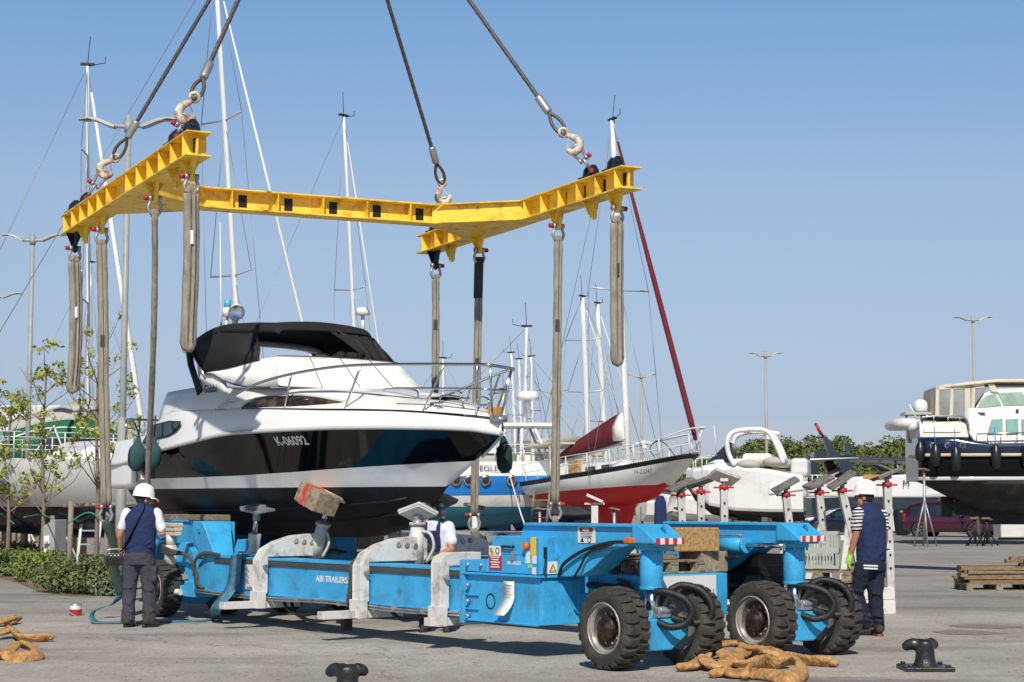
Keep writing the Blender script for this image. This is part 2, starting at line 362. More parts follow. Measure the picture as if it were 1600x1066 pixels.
# ============================================================ SETTING
def ground_mat():
    m = bpy.data.materials.new('quay_concrete'); m.use_nodes = True; n, l = m.node_tree.nodes, m.node_tree.links; b = n['Principled BSDF']
    tc = n.new('ShaderNodeTexCoord')
    def noise(scale, det=6, st=(1, 1, 1), rough=.6, rot=0):
        mp = n.new('ShaderNodeMapping'); mp.inputs['Scale'].default_value = st; mp.inputs['Rotation'].default_value = (0, 0, rot); l.new(tc.outputs['Object'], mp.inputs['Vector'])
        z = n.new('ShaderNodeTexNoise'); z.inputs['Scale'].default_value = scale; z.inputs['Detail'].default_value = det; z.inputs['Roughness'].default_value = rough; l.new(mp.outputs['Vector'], z.inputs['Vector']); return z.outputs['Fac']
    def ramp(f, a, b2, ca, cb):
        r = n.new('ShaderNodeValToRGB'); r.color_ramp.elements[0].position = a; r.color_ramp.elements[1].position = b2; r.color_ramp.elements[0].color = ca + (1,); r.color_ramp.elements[1].color = cb + (1,); l.new(f, r.inputs['Fac']); return r.outputs['Color']
    def mix(f, a, b2, mode='MIX'):
        x = n.new('ShaderNodeMix'); x.data_type = 'RGBA'; x.blend_type = mode
        for s, v in (('Factor', f), ('A', a), ('B', b2)):
            if isinstance(v, (float, int)): x.inputs[s].default_value = v
            elif isinstance(v, tuple): x.inputs[s].default_value = v + (1,)
            else: l.new(v, x.inputs[s])
        return x.outputs['Result']
    base = ramp(noise(.22, 8, (1, 1.6, 1), .62), .36, .66, (.315, .296, .262), (.45, .425, .38))
    stain = ramp(noise(.5, 9, (.25, 1.2, 1), .7, .5), .52, .68, (0, 0, 0), (1, 1, 1))
    c = mix(stain, base, (.20, .187, .17))
    pale = ramp(noise(.8, 8, (.5, 1.6, 1), .7, -.3), .58, .72, (0, 0, 0), (.75, .75, .75))
    c = mix(pale, c, (.47, .455, .43))
    rust = ramp(noise(.9, 4, (1, 1, 1), .5), .70, .80, (0, 0, 0), (.35, .35, .35))
    c = mix(rust, c, (.30, .22, .16))
    fine = ramp(noise(22, 8, (1, 1, 1), .8), .25, .75, (.66, .66, .66), (1.30, 1.30, 1.30))
    c = mix(1.0, c, fine, 'MULTIPLY')
    speck = ramp(noise(9, 3, (1, 1, 1), .9), .70, .73, (0, 0, 0), (.5, .5, .5))
    c = mix(speck, c, (.12, .11, .10))
    # older, darker asphalt beyond the apron of concrete along the quay edge
    sp = n.new('ShaderNodeSeparateXYZ'); l.new(tc.outputs['Object'], sp.inputs[0])
    wob = n.new('ShaderNodeMath'); wob.operation = 'MULTIPLY_ADD'; l.new(noise(.35, 4), wob.inputs[0]); wob.inputs[1].default_value = 2.2; l.new(sp.outputs['Y'], wob.inputs[2])
    mr = n.new('ShaderNodeMapRange'); mr.inputs['From Min'].default_value = 26.4; mr.inputs['From Max'].default_value = 27.0; l.new(wob.outputs[0], mr.inputs['Value'])
    dk = mix(1.0, c, (.80, .80, .82), 'MULTIPLY'); c = mix(mr.outputs['Result'], c, dk)
    grn = ramp(noise(34, 5, (1, .16, 1), .8), .30, .70, (.76, .755, .74), (1.22, 1.22, 1.22)); c = mix(1.0, c, grn, 'MULTIPLY')
    mid = ramp(noise(3.2, 8, (.8, .45, 1), .78), .30, .70, (.82, .81, .79), (1.18, 1.18, 1.18)); c = mix(1.0, c, mid, 'MULTIPLY')
    vo = n.new('ShaderNodeTexVoronoi'); vo.feature = 'DISTANCE_TO_EDGE'; vo.inputs['Scale'].default_value = .16
    wv = n.new('ShaderNodeMix'); wv.data_type = 'VECTOR'; wv.inputs['Factor'].default_value = .05
    nzv = n.new('ShaderNodeTexNoise'); nzv.inputs['Scale'].default_value = 1.2; nzv.inputs['Detail'].default_value = 6; l.new(tc.outputs['Object'], nzv.inputs['Vector'])
    sc_ = n.new('ShaderNodeVectorMath'); sc_.operation = 'MULTIPLY_ADD'; l.new(nzv.outputs['Color'], sc_.inputs[0]); sc_.inputs[1].default_value = (1.5, 1.5, 0); l.new(tc.outputs['Object'], sc_.inputs[2]); l.new(sc_.outputs[0], vo.inputs['Vector'])
    crk = ramp(vo.outputs['Distance'], .0, .0035, (.55, .55, .55), (0, 0, 0)); c = mix(crk, c, (.10, .095, .09))
    blot = ramp(noise(1.3, 5, (1, 1.3, 1), .6, 1.1), .66, .74, (0, 0, 0), (.45, .45, .45)); c = mix(blot, c, (.14, .135, .13))
    l.new(c, b.inputs['Base Color']); b.inputs['Roughness'].default_value = .9
    bp = n.new('ShaderNodeBump'); bp.inputs['Strength'].default_value = .35; bp.inputs['Distance'].default_value = .01; l.new(noise(40, 8), bp.inputs['Height']); l.new(bp.outputs['Normal'], b.inputs['Normal'])
    return m
g = MB(); g.add([(-700, -60, 0), (700, -60, 0), (700, 1500, 0), (-700, 1500, 0)], [(0, 1, 2, 3)])
tag(g.build('ground', ground_mat()), kind='structure')
M['asphalt'] = mat('old_asphalt', (.20, .195, .19), .9, var=.2, scale=.7, stain=(.27, .262, .25), sscale=.3, samt=.6, bump=.3, bscale=60)
M['gravel'] = mat('pebble_gravel', '#7d746a', .95, var=.6, scale=30, stain='#b3aa9d', sscale=45, samt=.5, bump=1, bscale=60)
M['soil'] = mat('brown_soil', '#7a6250', .95, var=.3, scale=6, bump=.6, bscale=25)
M['foil'] = mat('shrub_leaf', '#5f6b3e', .7, var=.35, scale=2.5, stain='#7f8a52', sscale=4, samt=.5)
M['foil_y'] = mat('shrub_leaf_yellow', '#76843a', .7, var=.3, scale=2.5)
M['foil_g'] = mat('shrub_leaf_grey', '#6d7a5c', .75, var=.3, scale=3)
M['sapling_leaf'] = mat('sapling_leaf', '#8f9434', .6, var=.35, scale=3)
M['bark'] = mat('sapling_bark', '#7d6f5f', .85, var=.25, scale=12, bump=.3)
M['stake'] = mat('grey_wood_stake', '#8b8173', .85, var=.2, scale=5, bump=.3, stretch=(4, 4, 1))
M['pine'] = mat('pine_foliage', '#56602f', .85, var=.4, scale=.35, stain='#747a44', sscale=.5, samt=.5)
M['pine_trunk'] = mat('pine_trunk', '#5d4a3c', .9, var=.2)
M['hill'] = mat('hill_scrub', '#4b5030', .95, var=.35, scale=.15)
M['soft_white'] = mat('weathered_white_hull', '#dcdbd6', .35, var=.04, coat=.2, stain='#c1c0ba', sscale=.8, samt=.4)
# planting bed
def sheet(name, pts, z, m, kind='structure'):
    b = MB(); b.add([(p[0], p[1], z) for p in pts], [tuple(range(len(pts)))]); o = b.build(name, m, clean=False); return tag(o, kind=kind)
bedpts = [ground(*p) for p in ((-60, 893), (20, 908), (60, 925), (110, 932), (182, 931), (215, 920), (180, 896), (90, 880), (-60, 873))]
sheet('planting_bed', bedpts, .004, 'soil')
# small grit and chips lying on the concrete
gr = MB(); random.seed(77)
for k in range(1500):
    Y = 14 + 22 * random.random() ** 1.4; x = random.uniform(-.32, .32) * Y; r_ = random.uniform(.003, .009)
    gr.box((x, Y, r_ * .35), (r_ * 2 * random.uniform(.7, 1.5), r_ * 2, r_), (0, 0, random.uniform(0, 180)))
tag(gr.build('grit', mat('pale_grit', '#9b958a', .9, var=.4, scale=3, stain='#5a554e', sscale=2, samt=.7), clean=False), kind='stuff')
# gravel patches in the concrete
for k, (pp, lab) in enumerate(((((1455, 987), (1485, 984.5), (1530, 986), (1575, 990), (1530, 993), (1480, 992)), ''), (((1478, 978), (1530, 975), (1600, 980), (1560, 983), (1500, 981)), ''))):
    rag = []
    gp = [ground(*p) for p in pp]
    for i in range(len(gp)):
        a, b2 = gp[i], gp[(i + 1) % len(gp)]
        for t in (0, .25, .5, .75): rag.append(a.lerp(b2, t) + V((random.uniform(-.03, .03), random.uniform(-.03, .03), 0)))
    o = sheet('gravel_patch', rag, .004, 'gravel')
# ------- leaf clump helper
def leaf_cloud(mb, c, r, n, size, mi=0, up=.35, shell=.55):
    c = V(c)
    for _ in range(n):
        while True:
            p = V((random.uniform(-1, 1), random.uniform(-1, 1), random.uniform(-1, 1)))
            if shell < p.length <= 1 or (p.length <= 1 and random.random() < .25): break
        q = c + V((p.x * r[0], p.y * r[1], p.z * r[2]))
        nn = (p.normalized() + V((random.uniform(-1, 1), random.uniform(-1, 1), random.uniform(-.4, 1.2))) * .8).normalized()
        x, y, _ = frame_from(nn); a = random.uniform(0, 2 * PI); s = size * random.uniform(.6, 1.4)
        u, v = (x * math.cos(a) + y * math.sin(a)) * s, (y * math.cos(a) - x * math.sin(a)) * s * .55
        mb.add([q - u, q - v * .9 + u * .1, q + u, q + v * .9 + u * .1], [(0, 1, 2, 3)], True, mi)
# ------- forest on the hill behind
def hillh(x): return max(.5, min(1, (x - 12) / 22)) * (6.5 + .9 * math.sin(x * .05) + .5 * math.sin(x * .13 + 1))
hl = MB(); rows = []
for i in range(0, 41):
    x = -60 + i * 8
    h = hillh(x)
    rows.append([V((x, 205, -1)), V((x, 225, .25 * h)), V((x, 270, h * .8)), V((x, 330, h)), V((x, 420, h))])
hl.loft(rows, closed=False, caps=False)
tag(hl.build('hill', 'hill'), kind='structure')
fo = MB()
for k in range(620):
    Y = random.uniform(212, 335); x = random.uniform(.098, .30) * Y
    h = hillh(x); zb = h * (.25 * max(0, (Y - 205) / 20) if Y < 225 else .25 + .55 * (Y - 225) / 45 if Y < 270 else .8 + .2 * (Y - 270) / 60)
    hh = random.choice((3.0, 4.0, 4.6, 6.2)) * min(1, max(.3, .3 + (x / Y - .098) / .045 * .7)); rr = random.uniform(1.6, 3.0)
    for q in range(6):
        a = random.uniform(0, 6.28); d = rr * .6 * random.random()
        leaf_cloud(fo, (x + math.cos(a) * d, Y + math.sin(a) * d, zb + hh * random.uniform(.3, .85)), (rr * random.uniform(.4, .7), rr * .6, hh * random.uniform(.13, .22)), 40, .33)
tag(fo.build('forest', 'pine', clean=False), kind='stuff')
# ------- shrubs in the bed
def shrub(px, py, w, h, m, label, n=900, seed=1):
    random.seed(seed)
    p = ground(px, py); e = empty('shrub', p, random.uniform(0, 360), label, 'shrub', 'low shrubs in the planting bed')
    f = MB(); st = MB()
    for k in range(9):
        a = random.uniform(0, 6.28); d = w * .33 * math.sqrt(random.random())
        leaf_cloud(f, (math.cos(a) * d, math.sin(a) * d, h * random.uniform(.3, .62)), (w * .26, w * .26, h * .36), int(n / 6), .036, shell=.5)
        for s2 in range(7):
            b2 = random.uniform(0, 6.28); st.tube([(math.cos(a) * d * .3, math.sin(a) * d * .3, 0), (math.cos(a) * d + math.cos(b2) * w * .2, math.sin(a) * d + math.sin(b2) * w * .2, h * random.uniform(.6, 1.02))], [.008, .004], 4)
        for s2 in range(16):
            b2 = random.uniform(0, 6.28); x0 = math.cos(a) * d + math.cos(b2) * w * .22; y0 = math.sin(a) * d + math.sin(b2) * w * .22
            leaf_cloud(f, (x0, y0, h * random.uniform(.75, 1.0)), (.03, .03, .1), 9, .035, shell=0)
    f.build('foliage', m, e, clean=False); st.build('stem', 'bark', e, clean=False)
    return e
shrub(150, 928, 1.34, .62, 'foil', 'round dark green shrub at the bed corner beside the thick grey lamp post', seed=3, n=1500)
shrub(98, 926, 1.22, .47, 'foil', 'green shrub second from the lamp post, around the wooden stake', seed=4, n=1300)
shrub(58, 910, 1.22, .6, 'foil_y', 'yellowish green shrub in front of the second sapling', seed=5, n=1300)
shrub(8, 900, 1.26, .56, 'foil', 'dark shrub at the left end of the planting bed', seed=6, n=1300)
shrub(172, 931, .7, .3, 'foil_g', 'small pale grey-green shrub at the foot of the thick lamp post', seed=7, n=500)
shrub(30, 889, 1.5, .6, 'foil', 'green shrub at the rear of the bed beside the thin lamp post', seed=8, n=700)
# ------- saplings
def sapling(px, Y, h, label, seed, leafm='sapling_leaf', dense=1.0):
    random.seed(seed)
    p = at(px, 800, Y); e = empty('sapling_tree', (p.x, Y, 0), 0, label, 'tree', 'young staked trees in the planting bed')
    t = MB(); lf = MB()
    tr = bez([(0, 0, 0), (.03, 0, h * .3), (-.03, .02, h * .6), (.02, 0, h)], 6); k = len(tr)
    t.tube(tr, [.05 * (1 - .8 * i / k) + .006 for i in range(k)], 7)
    for b in range(24):
        f = random.uniform(.32, .97); o = tr[int(f * (k - 1))]; a = random.uniform(0, 6.28); L = h * random.uniform(.12, .26) * (1.25 - f * .7)
        q1 = o + V((math.cos(a) * L * .6, math.sin(a) * L * .6, L * .45)); q2 = q1 + V((math.cos(a) * L * .3, math.sin(a) * L * .3, L * .5))
        t.tube([o, q1, q2], [.014, .009, .004], 5)
        for tw in range(4):
            w0 = o.lerp(q2, random.uniform(.4, 1)); w1 = w0 + V((random.uniform(-.25, .25), random.uniform(-.25, .25), random.uniform(0, .3)))
            t.tube([w0, w1], [.005, .002], 4)
            if random.random() < .50 * dense:
                leaf_cloud(lf, w1, (.14, .14, .12), int(14 * dense), .055, shell=0)
    t.build('trunk', 'bark', e, clean=False); lf.build('crown', leafm, e, clean=False)
    return e
sapling(150, 34.5, 5.4, 'tallest young tree, between the sail cover and the long grey sling', 21, dense=1.05)
sapling(66, 37, 4.5, 'thin young tree just right of the slim lamp post', 22)
sapling(12, 39.5, 3.9, 'leafy yellow-green young tree at the left edge of the photo', 23, dense=1.3)
# stakes with rails and green tie
def stake(px, py, h, label):
    p = ground(px, py); o = MB().cyl((0, 0, 0), (0, 0, h), .055, .05, 10).build('wooden_stake', 'stake', loc=p)
    o.rotation_euler = (R(random.uniform(-2, 2)), R(random.uniform(-2, 2)), 0)
    return tag(o, label, 'stake', 'grey wooden tree stakes')
for px, py, h, lab in ((107, 915, 1.62, 'thick wooden stake in front of the shrubs, left of the ladder'), (62, 893, 1.3, 'stake right beside the second sapling trunk'), (80, 896, 1.3, 'stake standing behind the pale utility pedestal'), (20, 884, 1.42, 'stake left of the slim lamp post'), (30, 885, 1.4, 'dark stake just left of the slim lamp post'), (163, 905, 1.4, 'stake close behind the hanging dark green strap')):
    stake(px, py, h, lab)
for (a, b2, z, lab) in (((97, 897), (225, 897), 1.52, 'horizontal wooden rail behind the thick lamp post'), ((-30, 893), (48, 893), 1.38, 'horizontal wooden rail crossing the slim lamp post')):
    p, q = ground(*a), ground(*b2); o = MB().cyl((p.x, p.y, z), (q.x, q.y, z + .06), .05, .05, 10).build('wooden_rail', 'stake'); tag(o, lab, 'rail', 'rails tied to the tree stakes')
M['greenrope'] = mat('green_twine', '#2f8f6a', .8)
for k, (pp, lab) in enumerate((([(2, 38, 1.35), (12, 39, 1.25), (22, 37.5, 1.15)], 'green twine tying the left edge sapling'), ([(38, 36, 1.3), (65, 37, 1.34), (82, 35.5, 1.27)], 'green twine tied around the second sapling'), ([(107, 34, 1.2), (139, 34.5, 1.4), (166, 34, 1.2)], 'green twine tying the tallest sapling'))):
    pts = [(at(x, 800, Y).x, Y, z) for x, Y, z in pp]
    tag(MB().tube(bez(pts, 6), .014, 5).build('tie_rope', 'greenrope'), lab, 'rope', 'green sapling ties')
# utility pedestal
p = ground(83, 905); e = empty('utility_pedestal', p, -20, 'pale grey sloping utility pedestal with white sockets among the shrubs', 'pedestal')
MB().prism([(-.16, 0), (.16, 0), (.16, 1.25), (-.16, 1.1)], -.22, .22, 'y').build('housing', 'pole', e, bevel=.02)
for z in (.55, .82): 
    b = MB(); b.box((0, -.24, z), (.13, .06, .16)); b.cyl((0, -.26, z - .02), (0, -.33, z - .05), .045, n=10); b.build('socket', 'white', e, bevel=.008)
# ------- lamp posts
def lamp(px, Y, top, label, r=.085, sleeve=None, span=1.25, m='pole', base_px=None, camera=False, one=False):
    x = at(px, 785, Y).x
    e = empty('street_lamp', (x, Y, 0), 0, label, 'street lamp', 'twin-arm street lamps of the quay')
    b = MB(); b.tube([(0, 0, 0), (0, 0, top)], [r, r * .8], 16)
    if sleeve: b.cyl((0, 0, .03), (0, 0, sleeve), r * 1.5, r * 1.35, 18); b.lathe([(r * 1.35, sleeve), (r * .9, sleeve + .03)], 18)
    b.cyl((0, 0, 0), (0, 0, .06), r * 2.1, n=16)
    b.cyl((0, 0, top - .32), (0, 0, top - .12), r * 1.15, n=14)
    b.build('post', m, e)
    for sgn in (-1, 1):
        z = top - .22
        a = MB()
        a.tube([(0, 0, z), (sgn * .28, 0, z + .02)], r * .6, 8)
        prof = [(.24, z - .03, .05), (.38 * span, z + .0, .08), (.6 * span, z + .09, .07), (.78 * span, z + .135, .045), (span, z + .125, .03)]
        rings = []
        for u, zz, t in prof:
            wd = .11 if u < span - .01 else .07
            rings.append([V((sgn * u, -wd, zz)), V((sgn * u, wd, zz)), V((sgn * u, wd * .8, zz + t)), V((sgn * u, -wd * .8, zz + t))])
        a.loft(rings, smooth=False); a.build('lamp_arm', m, e, bevel=.01)
        l2 = MB(); l2.box((sgn * (span - .24), 0, z + .118), (.36, .15, .012)); l2.build('lamp_glass', 'glass', e)
    if camera:
        c2 = MB(); c2.box((.12, 0, top * .55), (.25, .2, .4)); c2.cyl((.2, 0, top * .555 + .05), (.6, -.25, top * .55), .11, n=10); c2.cyl((-.1, 0, top * .555), (-.35, -.2, top * .55), .09, n=10); c2.build('security_camera', 'white', e)
    return e
lamp(189, 31.8, at(189, 180, 31.8).z, 'nearest and thickest twin-arm lamp post, behind the left steel cable', r=.066, sleeve=3.1, span=.92)
lamp(41, 45, at(41, 363, 45).z, 'slim lamp post standing in the left planting bed', r=.068, span=.82)
lamp(-16, 60, at(-16, 455, 60).z, 'lamp post mostly cut off by the left edge of the photo', r=.07, span=.95)
lamp(1199, 81, at(1199, 549, 81).z, 'lamp post with a white security camera, above the white open cruiser', r=.075, span=.78, m='pole_far', camera=True)
lamp(1527, 78, at(1527, 493, 78).z, 'lamp post rising behind the navy trawler yacht', r=.075, span=.88, m='pole_far')
lamp(863, 108, at(863, 608, 108).z, 'far lamp post half hidden behind the long sling', r=.08, span=.95, m='pole_far')
lamp(1003, 95, at(1003, 583, 95).z, 'far lamp post just right of the white mast with the red foresail', r=.08, span=.85, m='pole_far', camera=True)
# ============================================================ BOAT TRANSPORTER (local +x = front end, -y = side nearest the camera)
TR = empty('boat_transporter', (2.16, 17.97, 0), -53.2, 'long bright blue eight-wheeled boat transporter trailer under the black and white motorboat', 'boat trailer')
def P(name, mb, m, parent=TR, **k): return mb.build(name, m, parent, **k)
def wheel(x, y, face=-1, steer=0, par=TR):
    """rim mesh with tyre and hub as children; face=-1: open face towards -y"""
    r = MB()
    r.lathe([(.24, -.142), (.252, -.135), (.252, -.118), (.236, -.112), (.222, -.118), (.212, -.10), (.203, -.082)], 36)
    r.lathe([(.0, .075), (.2, .06), (.215, .1), (.25, .12)], 32)
    for k in range(10):
        a = 2 * PI * k / 10; r.cyl((math.cos(a) * .145, math.sin(a) * .145, -.05), (math.cos(a) * .145, math.sin(a) * .145, -.065), .012, n=6)
    w = r.build('wheel', 'rim', par)
    m3 = MX(((1, 0, 0), (0, 0, 1 * -face), (0, 1, 0))).to_4x4()
    w.matrix_local = MX.Translation((x, y, .397)) @ MX.Rotation(R(steer), 4, 'Z') @ MX.Rotation(R(90), 4, 'X') if face > 0 else MX.Translation((x, y, .397)) @ MX.Rotation(R(steer), 4, 'Z') @ MX.Rotation(R(-90), 4, 'X')
    t = MB()
    t.lathe([(.245, -.13), (.262, -.142), (.30, -.15), (.345, -.148), (.362, -.135), (.37, -.10), (.37, .10), (.362, .135), (.345, .148), (.30, .15), (.262, .142), (.245, .13)], 56)
    t.lathe([(.275, -.1455), (.285, -.152), (.295, -.1515)], 56)
    N = 22
    for k in range(N):
        for sd2 in (-1, 1):
            a0 = 2 * PI * (k + (.5 if sd2 > 0 else 0)) / N
            vs = []
            for rr, shrink in ((.345, 1.0), (.397, .86)):
                for da, zz in ((-.42, -.004), (.30, -.004), (.44, .075), (.40, .15), (-.32, .15), (-.28, .075)):
                    a = a0 + da * shrink * 2 * PI / N
                    zc = zz * (1 if zz < .14 else (1 if rr < .36 else .93))
                    rad = rr - (.012 if (zz > .14 and rr > .36) else 0)
                    vs.append((rad * math.cos(a), rad * math.sin(a), sd2 * zc))
            fs = [(6, 7, 8, 9, 10, 11)] + [(i, (i + 1) % 6, 6 + (i + 1) % 6, 6 + i) for i in range(6)]
            t.add(vs, fs)
    t.build('tyre', 'rubber', w, bevel=.006, seg=1)
    dd = MB(); dd.lathe([(.206, -.083), (.196, -.07), (.17, -.05), (.145, -.045), (.125, -.05), (.1, -.05)], 32)
    for k in range(8): dd.ell((math.cos(k * PI / 4 + .2) * .162, math.sin(k * PI / 4 + .2) * .162, -.05), (.016, .016, .008), 8, 5)
    dd.build('wheel_disc', 'disc', w)
    h = MB(); h.lathe([(.12, -.05), (.12, -.10), (.112, -.115), (.075, -.122), (.07, -.135), (.045, -.14), (.04, -.15), (0, -.15)], 28)
    for k in range(8):
        a = 2 * PI * k / 8; h.cyl((math.cos(a) * .095, math.sin(a) * .095, -.11), (math.cos(a) * .095, math.sin(a) * .095, -.124), .011, n=6)
    h.build('hub', 'hub', w)
    return w
# ---- side beams
for sy in (-1, 1):
    b = MB(); b.ext((-9.0, sy * 1.35, .42), (-2.62, sy * 1.03, .87))
    b.ext((-9.0, sy * 1.375, .855), (-2.62, sy * 1.01, .885)); b.ext((-9.0, sy * 1.37, .405), (-2.62, sy * 1.01, .43))
    beam = P('side_beam', b, 'blue', bevel=.006)
    s2 = MB(); s2.ext((-8.5, sy * 1.372, .79), (-2.7, sy * 1.345, .845)); s2.build('rubbing_strip', 'rubstrip', beam, bevel=.008)
    pz = MB()
    for k, (yy, zz) in enumerate(((1.365, .395), (1.39, .375), (1.40, .41))):
        pz.tube(bez([(-9, sy * yy, zz), (-7, sy * yy, zz - .02), (-5.5, sy * (yy + .01), zz + .01), (-4, sy * yy, zz - .02), (-2.7, sy * yy, zz)], 5), .011, 6)
    for x in (-8, -6.2, -5.2, -4, -3.4): pz.box((x, sy * 1.385, .395), (.05, .06, .06))
    pz.build('hydraulic_pipe', 'steel', beam)
    if sy < 0:
        lettering('ABI TRAILERS', .10, (-5.45, -1.352, .665), (1, 0, 0), (0, 0, 1), 'white', beam, wide=1.25, bold=.03)
        c = MB(); c.ext((-7.62, -1.368, .47), (-7.16, -1.353, .79)); sg = c.build('maker_sign', 'sign_white', beam)
        d = MB()
        for r_ in range(3):
            for q in range(4):
                d.box((-7.58 + .03 * q * .6, -1.369, .74 - r_ * .075 - q * .016), (.075 - .012 * q, .003, .009), (0, -20, 0))
        d.build('emblem', mat('emblem_navy', '#1d2a5e', .5), beam)
        for r_, tx in enumerate(('M 35', 'M 90', 'M 1')): lettering(tx, .075, (-7.32, -1.369, .715 - r_ * .085), (1, 0, 0), (0, 0, 1), 'black', beam, wide=1.0)
        lettering('WWW.ABI', .05, (-7.39, -1.369, .485), (1, 0, 0), (0, 0, 1), 'black', beam, bold=.03, wide=1.5)
# ---- front boxes, arms, legs
def front_end(cy, near):
    """cy = lateral position of the leg"""
    o = cy
    if near:
        b = MB(); b.ext((-2.62, o - .36, .34), (-1.32, o + .24, .83))
        b.ext((-2.66, o - .40, .33), (-1.34, o - .34, .355)); b.ext((-2.66, o - .41, .825), (-1.27, o + .3, .85))
        b.ext((-1.34, o - .34, .34), (-1.30, o + .17, .80)); b.ext((-1.31, o + .12, .34), (-1.29, o + .28, .66))
        bx = P('front_box', b, 'blue', bevel=.008)
        c = MB(); c.ext((-2.70, o - .40, .30), (-2.62, o + .0, .98)); c.ext((-2.62, o - .385, .60), (-2.38, o - .36, .615)); c.ext((-2.62, o - .385, .45), (-2.38, o - .36, .465)); c.ext((-2.62, o - .39, .86), (-2.2, o - .35, .98))
        fl = P('bolted_flange', c, 'blue', bevel=.006)
        for bx_, z in ((-2.55, .93), (-2.55, .71), (-2.55, .54), (-2.55, .38), (-2.3, .93)): MB().cyl((bx_, o - .37, z), (bx_, o - .42, z), .022, n=6).build('bolt', 'steel', fl)
        d = MB(); d.lathe([(.085, 0), (.085, .012), (.07, .012), (.07, -.01), (0, -.01)], 24, o=(-2.18, o - .352, .55), ax=(0, -1, 0)); d.build('opening_shade_disc', 'navy_steel', bx)  # dark disc paints the shade inside the round opening; nothing is cut out
        # paper note curling away
        n2 = MB(); rr = []
        for k in range(9):
            t = k / 8; yy = o - .375 - .10 * max(0, t - .45) ** 2 * 4
            rr.append([V((-1.93 - .05 * max(0, t - .5) * 2, yy, .775 - .35 * t)), V((-1.74 - .02 * max(0, t - .5) * 2, yy - .002, .775 - .35 * t))])
        n2.loft(rr, closed=False, caps=False); pn = n2.build('paper_note', 'sign_white', bx, solid=.002)
        d = MB()
        for k in range(9): d.box((-1.85, o - .379 - (.0 if k < 5 else .10 * (k * .1 - .40) ** 2 * 4), .73 - k * .032), (.13 - .03 * (k % 3), .002, .006))
        d.build('handwriting', 'wire', pn)
        # hatch box
        h = MB(); h.prism([(-2.27, .855), (-1.33, .855), (-1.33, 1.245), (-2.16, 1.245)], o - .36, o + .24, 'y'); h.ext((-1.335, o - .345, .86), (-1.31, o + .24, 1.25))
        hb = P('hatch_box', h, 'blue', bevel=.01)
        d = MB(); d.ext((-2.23, o - .364, 1.055), (-1.42, o - .358, 1.058)); d.ext((-1.36, o - .364, .87), (-1.355, o - .358, 1.23)); d.build('seam', 'blue_dark', hb)
        for (x, z) in ((-1.86, 1.135),):
            d = MB(); d.tube([(x - .09, o - .36, z), (x - .09, o - .39, z), (x + .09, o - .39, z), (x + .09, o - .36, z)], .014, 6); d.build('handle', 'black', hb)
        d = MB(); d.tube([(-1.305, o - .08, 1.03), (-1.285, o - .08, 1.03), (-1.285, o + .08, 1.03), (-1.305, o + .08, 1.03)], .014, 6); d.build('handle', 'black', hb)
        d = MB(); d.box((-1.78, o - .37, 1.04), (.03, .02, .09)); d.box((-2.15, o - .37, 1.19), (.03, .02, .03)); d.box((-2.15, o - .37, 1.10), (.03, .02, .03)); d.build('latch', 'steel', hb)
        d = MB(); d.ext((-1.47, o - .366, 1.05), (-1.39, o - .359, 1.24)); d.build('yellow_mark', 'yellow_sticker', hb)
        d = MB(); d.cyl((-1.52, o - .36, 1.15), (-1.52, o - .42, 1.15), .035, n=12); d.build('beacon', 'orange', hb)
        d = MB(); d.ext((-2.2, o - .368, .89), (-1.98, o - .361, .99 + .15)); sg = d.build('warning_sign', 'red', hb)
        d = MB(); d.ext((-2.2, o - .3695, 1.035), (-1.98, o - .3685, 1.14)); d.build('pictogram_panel', 'sign_white', sg)
        d = MB(); d.prism([(-2.15, 1.055), (-2.13, 1.055), (-2.14, 1.10)], o - .3725, o - .3715, 'y'); d.lathe([(.035, 0), (.035, .002), (.026, .002), (.026, 0)], 20, o=(-2.045, o - .3705, 1.087), ax=(0, -1, 0)); d.build('pictogram', 'black', sg)
        d = MB(); d.prism([(-2.18, 1.045), (-2.10, 1.045), (-2.14, 1.13)], o - .3714, o - .37, 'y'); d.build('warning_triangle', 'yellow_sticker', sg)
        d = MB()
        for k in range(5): d.box((-2.09, o - .369, 1.02 - k * .026), (.16 - .03 * (k % 2), .002, .011))
        d.build('small_print', 'white', sg)
        lettering('ABI TRAILERS', .05, (-1.765, o - .362, .965), (1, 0, 0), (0, 0, 1), 'white', hb, wide=.82, bold=.03)
        for x0, x1, z0, z1, mm in ((-1.56, -1.49, .97, 1.09, 'sign_white'), (-1.45, -1.38, .97, 1.05, 'sign_white'), (-1.45, -1.39, .86, .93, 'sign_white'), (-1.52, -1.46, .925, .955, 'lime')):
            d = MB(); d.ext((x0, o - .365, z0), (x1, o - .359, z1)); d.build('sticker', mm, hb)
        for k, (y0, y1, z0, z1) in enumerate(((-.27, -.14, .865, .99), (-.13, -.02, .865, 1.01))):
            d = MB(); d.ext((-1.311, o + y0, z0), (-1.304, o + y1, z1)); sg = d.build('warning_sign', 'sign_white', hb)
            if k == 0:
                d = MB(); d.prism([(o - .255, .88), (o - .155, .88), (o - .205, .97)], -1.3035, -1.302, 'x'); d.build('pictogram', 'black', sg)
                d = MB(); d.prism([(o - .24, .888), (o - .17, .888), (o - .205, .953)], -1.3018, -1.3008, 'x'); d.build('pictogram', 'yellow_sticker', sg)
            else:
                d = MB(); d.lathe([(.04, 0), (.04, .002), (.03, .002), (.03, 0)], 20, o=(-1.3035, o - .075, .955), ax=(1, 0, 0)); d.box((-1.302, o - .075, .955), (.002, .07, .009), (45, 0, 0)); d.build('pictogram', 'red', sg)
                d = MB(); d.box((-1.303, o - .075, .895), (.002, .08, .012)); d.build('small_print', 'black', sg)
